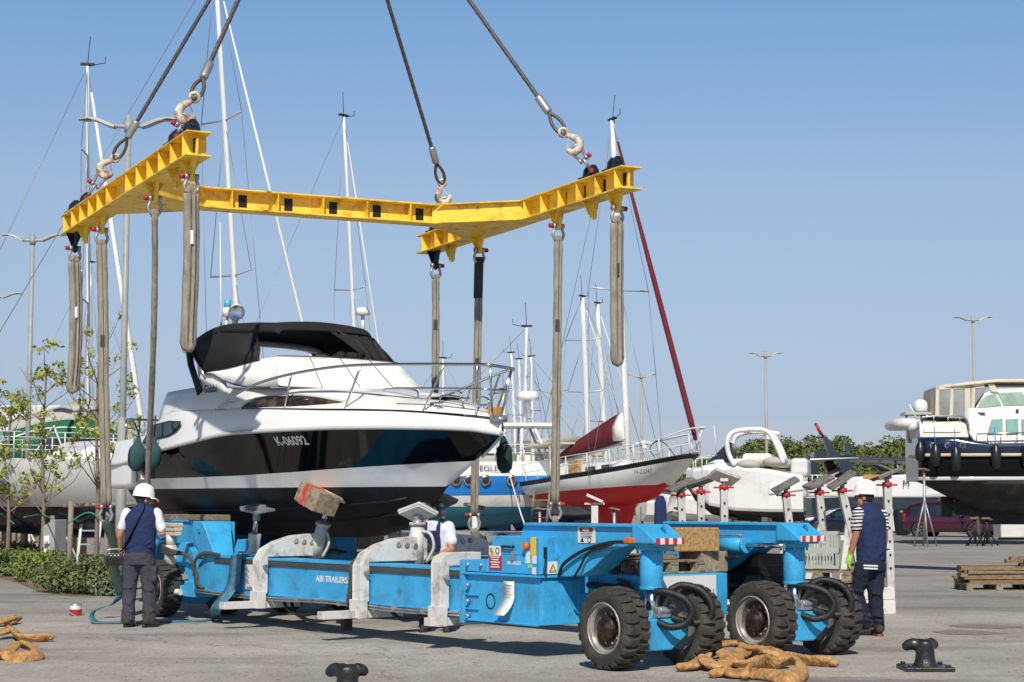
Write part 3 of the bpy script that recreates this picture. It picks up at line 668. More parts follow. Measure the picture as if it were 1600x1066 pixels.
        d = MB(); d.box((-1.295, o - .31, 1.09), (.02, .03, .1)); d.tube(bez([(-1.295, o - .31, 1.06), (-1.29, o - .31, .98), (-1.28, o - .335, .90), (-1.26, o - .33, .84)], 5), .014, 6); d.build('switch_lever', 'black', hb)
        # lower near tail of box
    else:
        b = MB(); b.ext((-2.62, o - .24, .34), (-1.9, o + .36, .83)); bx = P('front_box', b, 'blue', bevel=.008)
        d = MB(); d.ext((-2.0, o + .05, .5), (-1.35, o + .30, .82)); P('valve_block', d, 'blue_dark', bevel=.01)
    # portal arm
    side = o - .17
    prof = [(-1.95, .84), (-1.15, .84), (-.9, .86), (-.72, .94), (-.55, 1.05), (-.42, 1.13), (-.2, 1.17), (.22, 1.17), (.22, 1.23), (.02, 1.375), (-1.86, 1.375), (-1.95, 1.22)]
    b = MB(); b.prism(prof, side + .02, side + .32, 'y')
    b.ext((-1.84, side - .02, 1.355), (-.02, side + .36, 1.385))
    arm = P('portal_arm', b, 'blue', bevel=.008)
    d = MB(); d.prism([(-.06, 1.20), (.27, 1.20), (.27, 1.235), (.03, 1.385), (-.06, 1.385)], side - .03, side + .37, 'y'); nose = d.build('arm_nose', 'blue', arm, bevel=.012)
    d = MB(); d.box((.278, side + .17, 1.225), (.012, .36, .06)); d.build('hazard_stripe', 'hazard', arm)
    d = MB(); d.lathe([(.028, -.012), (.045, 0), (.028, .012), (.018, 0), (.028, -.012)], 16, o=(.14, side + .2, 1.325), ax=(0, 1, .0)); d.build('lifting_eye', 'blue_dark', arm)
    if near:
        d = MB(); d.ext((-.95, side + .012, 1.19), (-.68, side + .021, 1.36)); sg = d.build('warning_sign', 'sign_white', arm)
        d = MB(); d.ext((-.92, side + .009, 1.30), (-.71, side + .0115, 1.345)); d.build('red_panel', mat('sign_maroon', '#8a2f33', .5), sg)
        lettering('NOLI', .045, (-.815, side + .008, 1.32), (1, 0, 0), (0, 0, 1), 'white', sg, bold=.02)
        d = MB()
        for k in range(4): d.box((-.815, side + .0105, 1.285 - k * .014), (.19 - .03 * (k % 2), .002, .004))
        d.prism([(-.91, 1.20), (-.85, 1.20), (-.88, 1.245)], side + .009, side + .011, 'y'); d.lathe([(.03, 0), (.03, .002), (.022, .002), (.022, 0)], 20, o=(-.765, side + .0105, 1.222), ax=(0, -1, 0)); d.build('pictogram', 'black', sg)
        d = MB(); d.ext((-.12, side - .09, 1.2), (-.02, side - .0, 1.255)); d.build('marker_lamp', 'orange', arm, bevel=.01)
        d = MB(); d.tube(bez([(-1.25, side + .0, .85), (-1.12, side - .03, .98), (-.8, side - .02, 1.12), (-.4, side - .03, 1.2), (-.1, side - .03, 1.21)], 6), .018, 6); d.tube(bez([(-1.0, side + .0, .84), (-.85, side - .04, .95), (-.72, side - .03, 1.10), (-.35, side - .04, 1.185)], 6), .014, 6); d.build('cable', 'hose', arm)
    else:
        d = MB(); d.cyl((-.95, side - .1, 1.15), (-.45, side - .1, 1.15), .075, n=16); d.cyl((-1.0, side - .1, 1.15), (-.95, side - .1, 1.15), .06, n=12); d.cyl((-.45, side - .1, 1.15), (-.42, side - .1, 1.15), .085, n=16)
        cyl = d.build('steering_cylinder', 'blue', arm)
        d = MB(); d.cyl((-.42, side - .1, 1.15), (.1, side - .08, 1.15), .028, n=10); d.build('piston_rod', 'chrome', arm)
        d = MB(); d.tube(bez([(-.9, side - .1, 1.24), (-.78, side - .12, 1.25), (-.5, side - .1, 1.25)], 5), .014, 6); d.box((-.9, side - .1, 1.235), (.05, .05, .04)); d.box((-.5, side - .1, 1.235), (.05, .05, .04)); d.build('pipe_fitting', 'steel', arm)
        d = MB()
        for k in range(4): d.tube(bez([(-.5 - .1 * k, side - .14, 1.02 - .01 * k), (-.75 - .1 * k, side - .16, 1.0), (-1.1 - .03 * k, side - .12, .88 - .04 * k), (-1.25 + .05 * k, side - .05, .6), (-1.2 + .05 * k, side, .4)], 6), .02, 7)
        d.build('cable', 'hose', arm)
    # kingpost
    b = MB(); b.cyl((0, o, 1.13), (0, o, 1.20), .155, n=28); b.cyl((0, o, .76), (0, o, 1.14), .115, n=28); b.cyl((0, o, .75), (0, o, .78), .12, n=28)
    for a in range(8): b.cyl((math.cos(a * PI / 4) * .135, o + math.sin(a * PI / 4) * .135, 1.1), (math.cos(a * PI / 4) * .135, o + math.sin(a * PI / 4) * .135, 1.14), .014, n=6)
    kp = P('kingpost', b, 'blue', bevel=.004)
    b = MB(); b.cyl((0, o, .42), (0, o, .77), .075, n=20); b.build('piston', 'polish', kp)
    axle('front', o, near)
def axle(kind, o, near, X=0.0):
    b = MB(); b.prism([(o - .30, .47), (o + .34, .47), (o + .34, .32), (o + .12, .17), (o - .30, .17)], X - .02, X + .16, 'x'); b.cyl((X, o - .33, .397), (X, o + .33, .397), .09, n=16); b.ext((X - .12, o - .14, .3), (X + .05, o + .14, .50))
    ax = P('axle_carrier', b, 'blue', bevel=.015)
    d = MB(); d.box((X + .05, o + .08, .53), (.14, .2, .1)); d.cyl((X + .1, o, .55), (X + .1, o + .2, .55), .04, n=8); d.build('valve', 'steel', ax, bevel=.01)
    wheel(X, o - .485, -1); wheel(X, o + .485, 1)
    if kind == 'front':
        for k, pts in enumerate(([(.10, o - .05, .73), (.2, o + .0, .735), (.34, o + .10, .68), (.40, o + .16, .56), (.36, o + .12, .44), (.26, o + .02, .40), (.14, o - .05, .44)],
                                 [(.06, o + .18, .74), (.15, o + .27, .79), (.3, o + .38, .74), (.38, o + .44, .60), (.36, o + .42, .47), (.26, o + .30, .43), (.14, o + .12, .48)])):
            t = bez(pts, 12); rr = [.034 + (.005 if i % 2 else 0) for i in range(len(t))]
            P('hydraulic_hose', MB().tube(t, rr, 10), 'hose')
front_end(-.99, True); front_end(.99, False)
# ---- front crossbeam with the white plate
b = MB(); b.ext((-1.32, -.72, .43), (-.5, .51, .86)); b.ext((-1.32, .51, .47), (-1.1, 1.0, .82)); cb = P('front_crossbeam', b, 'blue', bevel=.01)
d = MB(); d.ext((-.498, -.62, .47), (-.488, .335, .845)); sg = d.build('company_plate', 'sign_white', cb)
d = MB(); d.ext((-.487, -.62, .475), (-.484, .335, .50)); 
for q in range(4): d.box((-.485, -.42 + .10 * (q % 2), .70 - .035 * (q // 2)), (.004, .08, .016))
d.build('plate_band', mat('plate_navy', '#23255e', .5), sg)
for tx_, yy_ in (('A', .125), ('2', .235), ('1', .29)): lettering(tx_, .075, (-.485, yy_, .675), (0, 1, 0), (0, 0, 1), 'black', sg, wide=1.05)
# ---- rear end
for o, near in ((-.99, True), (.99, False)):
    X = -9.85
    axle('rear', o, near, X)
    b = MB(); b.prism([(-11.2, .75), (-10.95, .75), (-10.75, 1.0), (-10.4, 1.05), (-10.2, .62), (-9.9, .62), (-9.7, .9), (-9.0, .88), (-9.0, 1.33), (-11.2, 1.33)], o - .12, o + .2, 'y')
    b.ext((-11.25, o - .15, 1.32), (-9.2, o + .23, 1.345)); ra = P('rear_portal', b, 'blue', bevel=.01)
    d = MB(); d.cyl((-10.55, o - .2, 1.13), (-10.2, o - .3, 1.13), .075, n=14); d.cyl((-10.6, o - .18, 1.13), (-10.55, o - .2, 1.13), .05, n=10); d.tube(bez([(-10.45, o - .22, 1.2), (-10.5, o - .25, 1.28), (-10.3, o - .3, 1.3), (-10.25, o - .28, 1.2)], 5), .015, 6); d.build('hydraulic_motor', 'blue_dark', ra)
    # tapered column
    rings = []
    for z, x0, x1, w2 in ((.42, -9.05, -8.75, .14), (.87, -9.02, -8.72, .16), (1.34, -9.16, -8.86, .24)):
        yc = o - .18
        rings.append([V((x0, yc - w2, z)), V((x1 + (.12 if z < 1 else -.02), yc - w2 * .8, z)), V((x1 + (.12 if z < 1 else -.02), yc + w2, z)), V((x0, yc + w2, z))])
    b = MB(); b.loft(rings, smooth=False); co_ = P('rear_column', b, 'blue', bevel=.012)
    d = MB(); d.lathe([(.02, -.012), (.04, 0), (.02, .012), (.012, 0), (.02, -.012)], 14, o=(-8.98, o - .37, 1.2), ax=(0, 1, 0)); d.build('lifting_eye', 'blue_dark', co_)
    # suspension cylinder and swing arm
    b = MB(); b.prism([(-9.95, 1.02), (-9.4, 1.05), (-9.15, .9), (-9.05, .45), (-9.25, .45), (-9.45, .72), (-9.62, .70), (-9.62, .6), (-9.75, .6), (-9.75, .9), (-9.98, .94)], o - .36, o - .26, 'y'); b.ext((-9.3, o - .42, .30), (-9.02, o - .1, .52)); b.ext((-9.66, o - .4, .30), (-9.45, o - .2, .45))
    sa = P('swing_arm', b, 'blue', bevel=.01)
    d = MB(); d.cyl((-9.72, o - .42, .66), (-9.72, o - .42, 1.0), .085, n=16); d.cyl((-9.72, o - .42, 1.0), (-9.72, o - .42, 1.14), .075, n=14); d.cyl((-9.83, o - .44, .68), (-9.83, o - .44, .95), .03, n=8); d.build('suspension_cylinder', 'lightgrey', sa)
    d = MB(); d.cyl((-10.05, o - .45, .36), (-9.35, o - .45, .36), .042, n=12); d.box((-10.08, o - .45, .36), (.07, .12, .11)); d.build('tow_bar', 'lightgrey', sa)
    d = MB()
    for k in range(4): d.tube(bez([(-9.9, o - .47, 1.0 - .03 * k), (-9.6, o - .5, .94 - .02 * k), (-9.2, o - .46, .88), (-8.98, o - .42, .72), (-8.95 + .02 * k, o - .42, .5), (-8.85 + .03 * k, o - .4, .43)], 6), .022, 7)
    for k in range(3): d.tube(bez([(-8.97, o - .44, .6), (-8.92, o - .45, .8), (-8.7, o - .43, .9 + .01 * k), (-8.3, o - .4, .9)], 6), .02, 7)
    d.build('cable', 'sleeve', sa)
# side plate at the far rear end and closed cross member
b = MB(); b.ext((-11.1, -.8, .85), (-10.6, .8, 1.32)); P('rear_crossbeam', b, 'blue_dark', bevel=.01)
for x0, y0, z0, sx in ((-10.95, -1.0, 1.385, .32), (-10.5, -1.0, 1.385, .42), (-9.55, -1.0, 1.385, .36), (-9.2, -1.0, 1.385, .36)):
    P('support_block', MB().box((x0, y0, z0), (sx, .3, .085)), 'wood', bevel=.01)
b = MB()
for k in range(3): b.box((-9.75, -1.42 + .0 * k, 1.16 + k * .062), (.56, .10 + .02 * k, .058))
rp = P('rear_pad', b, 'wood_pale', bevel=.012)
# ---- hull support brackets (hook over the side beam) with ram and pad
def bracket(x, sy, tilt, rod, pad_rot, dark=False, pad=True, short=False, blue=False):
    y = sy
    m = 'lightgrey'
    poly = [(1.50, .44), (1.38, .44), (1.38, .905), (.60, .905), (.56, .95), (.56, 1.16), (.64, 1.20), (1.0, 1.17), (1.25, 1.10), (1.42, 1.0), (1.50, .86)]
    if short: poly = [(1.50, .44), (1.38, .44), (1.38, .905), (.95, .905), (.95, 1.05), (1.38, 1.05), (1.46, 1.01), (1.50, .94)]
    b = MB(); b.prism([(y * a, z) for a, z in poly], x - .07, x + .07, 'x')
    b.prism([(y * (a + .02 if a > 1.4 else a), z) for a, z in poly], x - .085, x - .072, 'x'); 
    br = P('support_bracket', b, m, bevel=.012)
    d = MB(); d.ext((x - .1, y * 1.55, .25), (x + .1, y * 1.42, .47)); d.ext((x - .07, y * (1.62 if short else 2.0), .255), (x + .07, y * .9, .345)); d.build('outrigger', m, br, bevel=.006)
    MB().cyl((x + .085, y * 1.44, .78), (x + .13, y * 1.44, .78), .03, n=6).build('bolt', 'rim', br)
    if not short:
        for q in range(3): MB().lathe([(.035, 0), (.035, .01), (.02, .01), (.0, .004)], 12, o=(x + .07, y * (.98 - .12 * q), 1.10 - .01 * q), ax=(1, 0, 0)).build('pin_hole', 'rim', br)
    if short: return br
    p0 = V((x, y * .66, .86)); d3 = V((tilt[0], y * tilt[1], 1)).normalized()
    d = MB(); d.cyl(p0, p0 + d3 * .48, .085, n=18); d.cyl(p0 + d3 * .46, p0 + d3 * .50, .10, n=18); d.tube(bez([p0 + V((.1, -y * .06, .02)), p0 + V((.2, -y * .1, .2)), p0 + V((.16, -y * .08, .36)), p0 + V((.08, 0, .40))], 5), .02, 6); cy = d.build('lift_cylinder', m, br)
    q = p0 + d3 * (.5 + rod)
    d = MB(); d.cyl(p0 + d3 * .48, q - d3 * .05, .038, n=14); d.build('piston_rod', 'chrome', br)
    d = MB(); d.cyl(q - d3 * .12, q, .06, n=16); d.ell(q + d3 * .03, .055); d.build('ball_joint', 'steel', br)
    if pad:
        d = MB(); mr = rotm(pad_rot); d.box(q + d3 * .07, (.38, .29, .025), mr); d.box(q + d3 * .07 + mr @ V((0, 0, .03)), (.40, .31, .035), mr); d.build('support_pad', 'lightgrey' if not dark else 'pad_grey', br, bevel=.005)
    return br
BR = {}
BR['a'] = bracket(-7.05, -1, (.32, -.10), .30, (-20, 16, 0))
BR['b'] = bracket(-4.62, -1, (0, 0), .03, (-24, -14, 8))
bracket(-2.98, -1, (0, 0), .1, (0, 0, 0), short=True)
bracket(-7.05, 1, (0, -.25), .1, (-20, 0, 0), dark=True)
bracket(-5.9, 1, (-.05, -.12), .18, (-22, -14, 0), dark=True)
bracket(-2.98, 1, (0, 0), .1, (0, 0, 0), short=True)
# small rear ram without a hook arm
b = MB(); b.cyl((-8.2, -.95, .80), (-8.13, -.95, 1.18), .085, n=18); b.ext((-8.42, -1.0, .86), (-8.2, -.9, 1.1)); rr_ = P('rear_ram', b, 'lightgrey', bevel=.008)
d = MB(); d.prism([(-8.5, .98), (-8.42, 1.1), (-8.2, 1.1), (-8.14, 1.02), (-8.2, .94), (-8.38, .94), (-8.44, .88), (-8.5, .9)], -1.06, -1.03, 'y'); d.build('link_plate', 'blue', rr_)
d = MB(); d.cyl((-8.13, -.95, 1.18), (-8.08, -.95, 1.42), .036, n=14); d.build('piston_rod', 'chrome', rr_)
d = MB(); d.cyl((-8.09, -.95, 1.36), (-8.075, -.95, 1.46), .055, n=14); d.box((-8.07, -.95, 1.50), (.44, .3, .035), (8, 6, 0)); d.box((-8.2, -.95, 1.53), (.2, .3, .05), (8, 6, 0)); d.build('support_pad', 'steel', rr_, bevel=.005)
# wooden block carried by the first ram pad
q = V((-7.05 + .148, -.5 + .275 , .86)) + V((.0, 0, .98))
blk = MB().box((0, 0, 0), (.5, .36, .27)).build('hull_block', 'wood_end', bevel=.012)
pw = TR.matrix_basis
def to_world(p, o=TR):
    a = o.rotation_euler[2]; return V(o.location) + V((p[0] * math.cos(a) - p[1] * math.sin(a), p[0] * math.sin(a) + p[1] * math.cos(a), p[2]))
blk.location = to_world((-6.74, -.80, 1.645)); blk.rotation_euler = (R(-14), R(18), R(-53.2))
tag(blk, 'big timber block with a red painted band on the tilted ram pad under the hull', 'timber block')
rb = MB().box((-.07, 0, 0), (.1, .368, .278)).box((.03, 0, 0), (.04, .367, .277)).build('red_band', mat('faded_red', '#b8443a', .8, var=.3, scale=12, stain='#a98857', sscale=10, samt=.5), blk)
# ---- cargo on the front crossbeam
def cargo(x, y, z, size, m, label, rz=0, cat='timber block'):
    o = MB().box((0, 0, size[2] / 2), size).build('timber_block', m, bevel=.01); o.location = to_world((x, y, z)); o.rotation_euler = (0, 0, R(-53.2 + rz)); return tag(o, label, cat)
cargo(-.86, .50, .862, (.36, .38, .22), 'wood_end', 'grey end-grain timber block lying directly on the blue front crossbeam')
cargo(-.84, .32, 1.084, (.34, .50, .25), 'wood_light', 'large light brown timber block stacked on the pallet and the grey block', rz=-24)
def pallet(loc, rz, label, m='wood', dims=(1.1, .8), group=None, sc=1.0):
    e = empty('wooden_pallet', loc, rz, label, 'pallet', group)
    L, W = dims
    b = MB()
    for k in range(5): b.box((0, -W / 2 + W * (k + .5) / 5, .128), (L, W / 5 * .72, .022), (0, 0, random.uniform(-1, 1)))
    b.build('deck', m, e, bevel=.003)
    b = MB()
    for x in (-L / 2 + .06, 0, L / 2 - .06): b.box((x, 0, .105), (.1, W, .022))
    for x in (-L / 2 + .06, 0, L / 2 - .06):
        for y in (-W / 2 + .06, 0, W / 2 - .06): b.box((x, y, .055), (.12, .1, .08))
    for y in (-W / 2 + .06, 0, W / 2 - .06): b.box((0, y, .009), (L, .09, .016))
    b.build('bearer', 'wood_end', e, bevel=.003)
    return e
p_ = pallet(to_world((-.92, -.12, .862)), -53.2 + 90, 'weathered pallet lying on the blue crossbeam behind the near leg', dims=(.86, .6))
b = MB()
for k in range(6): b.box((random.uniform(-.05, .05), random.uniform(-.05, .05), .02 + k * .009), (.7, .12, .018), (0, random.uniform(-3, 3), random.uniform(-14, 14)))
tag(b.build('board_bundle', 'wood', loc=to_world((-.95, -.28, .995)), rot=(0, 0, R(-53.2 + 86))), 'loose grey boards lying on the pallet on the crossbeam', 'boards')

# extra hoses and fittings under and beside the near beam
d = MB()
for k, (x0, x1, dz) in enumerate(((-6.7, -5.2, .26), (-6.9, -5.6, .20), (-4.4, -3.4, .14))):
    d = MB(); d.tube(bez([(x0, -1.2, .40), (x0 + .25, -1.28, .40 - dz * .7), ((x0 + x1) / 2, -1.3, .40 - dz), (x1 - .2, -1.28, .40 - dz * .6), (x1, -1.2, .40)], 6), .024, 8); P('hydraulic_hose', d, 'hose')
d = MB(); d.tube(bez([(-4.86, -1.2, .93), (-4.88, -1.40, .88), (-4.90, -1.41, .65), (-4.96, -1.40, .42), (-5.0, -1.3, .36)], 8), [.034 + (.006 if i % 2 else 0) for i in range(33)], 8); P('cable', d, 'sleeve')
d = MB(); d.ext((-4.80, -1.62, .10), (-4.72, -1.5, .26)); d.ext((-4.9, -1.62, .18), (-4.8, -1.54, .24)); P('locking_foot', d, 'black', bevel=.006)
d = MB(); d.ext((-1.1, .92, .55), (-.45, 1.3, 1.05)); 
for k in range(6): d.ext((-.447, .96, .60 + k * .07), (-.44, 1.26, .63 + k * .07))
P('power_pack', d, 'black', bevel=.01)
d = MB()
for k in range(3): d.tube(bez([(-1.28, -.60 - .05 * k, .78), (-1.1, -.62, .72 + .05 * k), (-.6, -.8, .70 + .04 * k), (-.2, -.95, .62), (-.02, -1.0, .5)], 6), .02, 7)
d.cyl((-1.3, -.72, .74), (-.7, -.86, .74), .035, n=10); P('hydraulic_hose', d, 'hose')
# ============================================================ BLACK AND WHITE MOTORBOAT (local +x = bow, -y = starboard, near side)
BT = empty('motorboat', (-.153, 21.06, 0), -53.2, 'black and white sports motorboat with black canopy, hanging over the blue transporter', 'motorboat')
LB = -8.0
WR = [(LB, 1.38), (-7, 1.42), (-5.5, 1.44), (-4, 1.38), (-3, 1.25), (-2, 1.0), (-1, .6), (-.5, .33), (-.2, .14), (.05, .0)]
ZR = [(LB, 2.14), (-7.02, 2.21), (-6.5, 2.30), (-5.36, 2.41), (-4.34, 2.5), (-3, 2.52), (-1.9, 2.52), (-.74, 2.49), (-.26, 2.46), (-.1, 2.43), (.05, 2.405)]
ZB = [(LB, 1.94), (-5.7, 1.95), (-4.5, 1.96), (-3.4, 1.99), (-2.2, 2.04), (-1.2, 2.08), (-.5, 2.1), (.05, 2.12)]
ZK = [(LB, 1.12), (-4.2, 1.12), (-3.0, 1.135), (-2.53, 1.17), (-1.93, 1.28), (-1.46, 1.49), (-1.21, 1.68), (-1.08, 1.79), (-.59, 2.04), (-.2, 2.25), (-.05, 2.34), (.05, 2.404)]
ZC = [(LB, 1.66), (-5, 1.69), (-3.5, 1.75), (-2.55, 1.82), (-1.8, 1.87), (-1.36, 1.90), (-.84, 1.98), (-.3, 2.2), (.05, 2.405)]
WC = [(LB, 1.02), (-6, 1.04), (-4.8, 1.0), (-3.6, .86), (-2.5, .62), (-1.8, .39), (-1.35, .2), (-1.0, .09), (-.6, .03), (0, .0)]
ST = sorted(set([LB + i * .25 for i in range(int(-LB / .25) + 1)] + [-.05, -.1, -.3, -.4, -.6, -.7, -.9, -1.1, -1.4, -1.7, .0, .05]))
def halfw(x, z):
    zk, zc, zr = lerp(ZK, x), smooth_tab(ZC, x), smooth_tab(ZR, x); wc, wr = max(0, lerp(WC, x)), max(0, lerp(WR, x) if x > -.5 else smooth_tab(WR, x))
    if z <= zk: return 0.0
    if z <= zc: return wc * ((z - zk) / max(.01, zc - zk)) ** 1.0
    if zc <= zk: return wr * (z - zk) / max(.01, zr - zk)
    return wc + (wr - wc) * ((z - zc) / max(.01, zr - zc)) ** 1.12
def hull_band(name, zlo, zhi, m, n, both=True, off=0.0):
    b = MB()
    for sy in (-1, 1):
        rows = []
        for x in ST:
            a, c = max(zlo(x), lerp(ZK, x)), max(zhi(x), lerp(ZK, x)); row = []
            for k in range(n + 1):
                z = a + (c - a) * k / n; row.append(V((x, sy * (halfw(x, z) + off), z)))
            rows.append(row)
        b.loft(rows, closed=False, caps=False)
    return b.build(name, m, BT)
hull_band('hull_bottom', lambda x: lerp(ZK, x), lambda x: 1.795, 'antifoul', 8)
hull_band('boot_stripe', lambda x: 1.795, lambda x: lerp(ZB, x), 'gel', 4)
hb = hull_band('topsides', lambda x: lerp(ZB, x), lambda x: smooth_tab(ZR, x), 'hullblack', 5)
# spray strakes on the bottom
b = MB()
for sy in (-1, 1):
    for f in (.35, .66):
        pts = []
        for x in [LB + i * .3 for i in range(24)]:
            zk, zc = lerp(ZK, x), min(1.79, smooth_tab(ZC, x)); z = zk + (zc - zk) * f
            if x < -1.5: pts.append(V((x, sy * (halfw(x, z) + .005), z)))
        b.tube(pts, .016, 5)
b.build('spray_strake', 'antifoul', BT)
# transom and bathing platform
b = MB(); ring = [V((LB, -halfw(LB, z), z)) for z in (1.13, 1.3, 1.52, 1.795, 1.93, 2.12)] + [V((LB, halfw(LB, z), z)) for z in (2.12, 1.93, 1.795, 1.52, 1.3)]
b.add(ring, [tuple(range(len(ring)))]); b.build('transom', 'gel', BT, clean=False)
rings = []
for x, wd, z0, z1 in ((LB + .9, 1.405, 1.83, 2.2), (LB + .5, 1.40, 1.80, 2.22), (LB, 1.36, 1.80, 2.2), (LB - .35, 1.30, 1.82, 2.14), (LB - .62, 1.15, 1.86, 2.05), (LB - .7, .95, 1.9, 2.0)):
    rings.append([V((x, -wd * .98, z0)), V((x, -wd * 1.012, z0 + .05)), V((x, -wd * 1.012, z1 - .04)), V((x, -wd * .98, z1)), V((x, wd * .98, z1)), V((x, wd * 1.012, z1 - .04)), V((x, wd * 1.012, z0 + .05)), V((x, wd * .98, z0))])
b = MB(); b.loft(rings, smooth=False); b.build('bathing_platform', 'gel', BT, bevel=.03)
# rub rail
b = MB()
for sy in (-1, 1):
    b.tube([V((x, sy * (lerp(WR, x) + .012), smooth_tab(ZR, x) + .01)) for x in ST], .028, 8)
b.build('rub_rail', 'gelgrey', BT)
# deck edge, side decks and foredeck
ZD = [(LB, 2.52), (-7.2, 2.56), (-6.8, 2.62), (-6.45, 2.80), (-6.17, 2.88), (-5.14, 2.87), (-3.6, 2.82), (-2.58, 2.77), (-1.38, 2.72), (-.86, 2.68), (-.27, 2.61), (.05, 2.56)]
ZF = [(LB, 2.45), (-6.3, 2.8), (-5, 3.0), (-3, 3.12), (-2.1, 3.06), (-1.65, 3.0), (-1.42, 2.94), (-.85, 2.85), (-.39, 2.74), (-.2, 2.66), (.05, 2.58)]
def wdeck(x): return max(0, lerp(WR, x) * .965 - .02)
def zside(x, y):
    """deck camber between the edge and the centre"""
    w_ = max(.02, wdeck(x)); t = min(1, abs(y) / w_); zd, zf = smooth_tab(ZD, x), smooth_tab(ZF, x)
    return zd + (zf - zd) * (1 - t ** 2.6)
b = MB()
for sy in (-1, 1):
    rows = []
    for x in ST:
        wr, zr, wd, zd = lerp(WR, x), smooth_tab(ZR, x), wdeck(x), smooth_tab(ZD, x)
        rows.append([V((x, sy * wr, zr)), V((x, sy * (wr * .4 + wd * .6 + .006), zr * .55 + zd * .45)), V((x, sy * wd, zd - .03)), V((x, sy * max(0, wd - .03), zd))])
    b.loft(rows, closed=False, caps=False)
rows = []
for x in ST:
    if x < -6.1: continue
    w_ = max(0, wdeck(x) - .03); rows.append([V((x, w_ * k / 8, zside(x, w_ * k / 8 * .999))) for k in range(-8, 9)])
b.loft(rows, closed=False, caps=False)
b.add([V((LB, -1.3, 2.2)), V((LB, 1.3, 2.2)), V((LB, 1.28, 2.5)), V((LB, -1.28, 2.5))], [(0, 1, 2, 3)])
b.build('deck', 'gel', BT)
# cockpit floor and cabin bulk
b = MB(); b.ext((LB + .2, -1.2, 2.0), (-6.3, 1.2, 2.1)); b.build('cockpit_floor', 'gelgrey', BT)
# cabin trunk with raised sides
WCB = [(-6.6, 1.3), (-5.5, 1.33), (-4, 1.27), (-3, 1.13), (-2.2, .9), (-1.7, .68), (-1.45, .5)]
WCT = [(-6.6, 1.15), (-5.5, 1.16), (-4, 1.10), (-3, .96), (-2.2, .72), (-1.7, .47), (-1.45, .3)]
ZCT = [(-6.6, 3.2), (-5.6, 3.22), (-5, 3.18), (-4.2, 3.13), (-3.3, 3.08), (-2.6, 3.04), (-2.2, 3.0), (-1.7, 2.95), (-1.45, 2.91)]
def cabside(x, z):
    zb, zt = smooth_tab(ZD, x) - .04, smooth_tab(ZCT, x); t = max(0, min(1, (z - zb) / (zt - zb)))
    return lerp(WCB, x) + (lerp(WCT, x) - lerp(WCB, x)) * t ** 1.6
xs = [-6.6 + i * .17 for i in range(31)]; rows = []
for x in xs:
    zb, zt = smooth_tab(ZD, x) - .04, smooth_tab(ZCT, x); L = []
    for k in range(6): L.append(V((x, -cabside(x, zb + (zt - zb) * k / 5), zb + (zt - zb) * k / 5)))
    wt = lerp(WCT, x)
    for k in range(1, 8): L.append(V((x, -wt + 2 * wt * k / 8, zt + .05 * (1 - (2 * k / 8 - 1) ** 2))))
    for k in range(5, -1, -1): L.append(V((x, cabside(x, zb + (zt - zb) * k / 5), zb + (zt - zb) * k / 5)))
    rows.append(L)
b = MB(); b.loft(rows, closed=True); b.build('cabin', 'gel', BT)
# long side window
WT = [(-4.11, 2.86), (-4.02, 2.92), (-3.9, 2.97), (-3.65, 3.0), (-2.95, 2.985), (-2.6, 2.94), (-2.15, 2.86), (-1.8, 2.77), (-1.68, 2.745)]
WBm = [(-4.11, 2.845), (-3.4, 2.825), (-2.67, 2.79), (-2.0, 2.755), (-1.68, 2.735)]
for sy in (-1, 1):
    def strip(grow, off):
        b = MB(); rows = []
        for i in range(31):
            x = -4.11 - grow + (2.43 + 2 * grow) * i / 30; z0, z1 = lerp(WBm, x) - grow * .7, max(lerp(WBm, x), lerp(WT, x)) + grow * .7
            rows.append([V((x, sy * (cabside(x, z0 + (z1 - z0) * k / 4) + off), z0 + (z1 - z0) * k / 4)) for k in range(5)])
        b.loft(rows, closed=False, caps=False); return b
    wn = strip(.035, .006).build('side_window', 'gelgrey', BT)
    strip(0, .011).build('pane', 'glass_dark', wn)
# aft dark hull window (oval eye)
for sy in (-1,):
    b = MB(); top = [(-6.85, 2.47), (-6.7, 2.60), (-6.46, 2.70), (-6.0, 2.735), (-5.62, 2.715)]; bot = [(-6.85, 2.46), (-6.46, 2.52), (-5.96, 2.555), (-5.72, 2.62), (-5.62, 2.705)]
    def eye(grow, off):
        b = MB(); rows = []
        for i in range(21):
            x = -6.85 - grow + (1.23 + 2 * grow) * i / 20; z0, z1 = lerp(bot, x) - grow, lerp(top, x) + grow
            y = (lerp(WR, x) * .4 + wdeck(x) * .6 + .006)
            rows.append([V((x, sy * (y + off + (.0 if k else .006)), z0 + (z1 - z0) * k / 3)) for k in range(4)])
        b.loft(rows, closed=False, caps=False); return b
    ew = eye(.02, .02).build('hull_window', 'black', BT); eye(0, .026).build('pane', 'glass', ew)
# white windscreen cover: two side walls and a front face across the boat
b = MB(); rows = []
CV = [(-5.45, 1.15, 3.40, 1.10, 3.44), (-5.18, 1.15, 3.38, 1.09, 3.455), (-4.9, 1.15, 3.28, 1.06, 3.48), (-4.5, 1.15, 3.19, 1.03, 3.51), (-4.2, 1.15, 3.15, 1.0, 3.53), (-3.9, 1.16, 3.13, .96, 3.54), (-3.7, 1.165, 3.115, .93, 3.54)]
for x, wb, zb, wt, zt in CV:
    rows.append([V((x, -wb, zb)), V((x, -(wb * .62 + wt * .38), zb * .55 + zt * .45)), V((x, -wt - .02, zt - .05)), V((x, -wt + .03, zt)), V((x, 0, zt + .02)), V((x, wt - .03, zt)), V((x, wt + .02, zt - .05)), V((x, wb * .62 + wt * .38, zb * .55 + zt * .45)), V((x, wb, zb))])
for u, zz in ((.5, .02), (1.0, -.0)):      # front face leaning back, rounded at the corners
    pass
fr = []
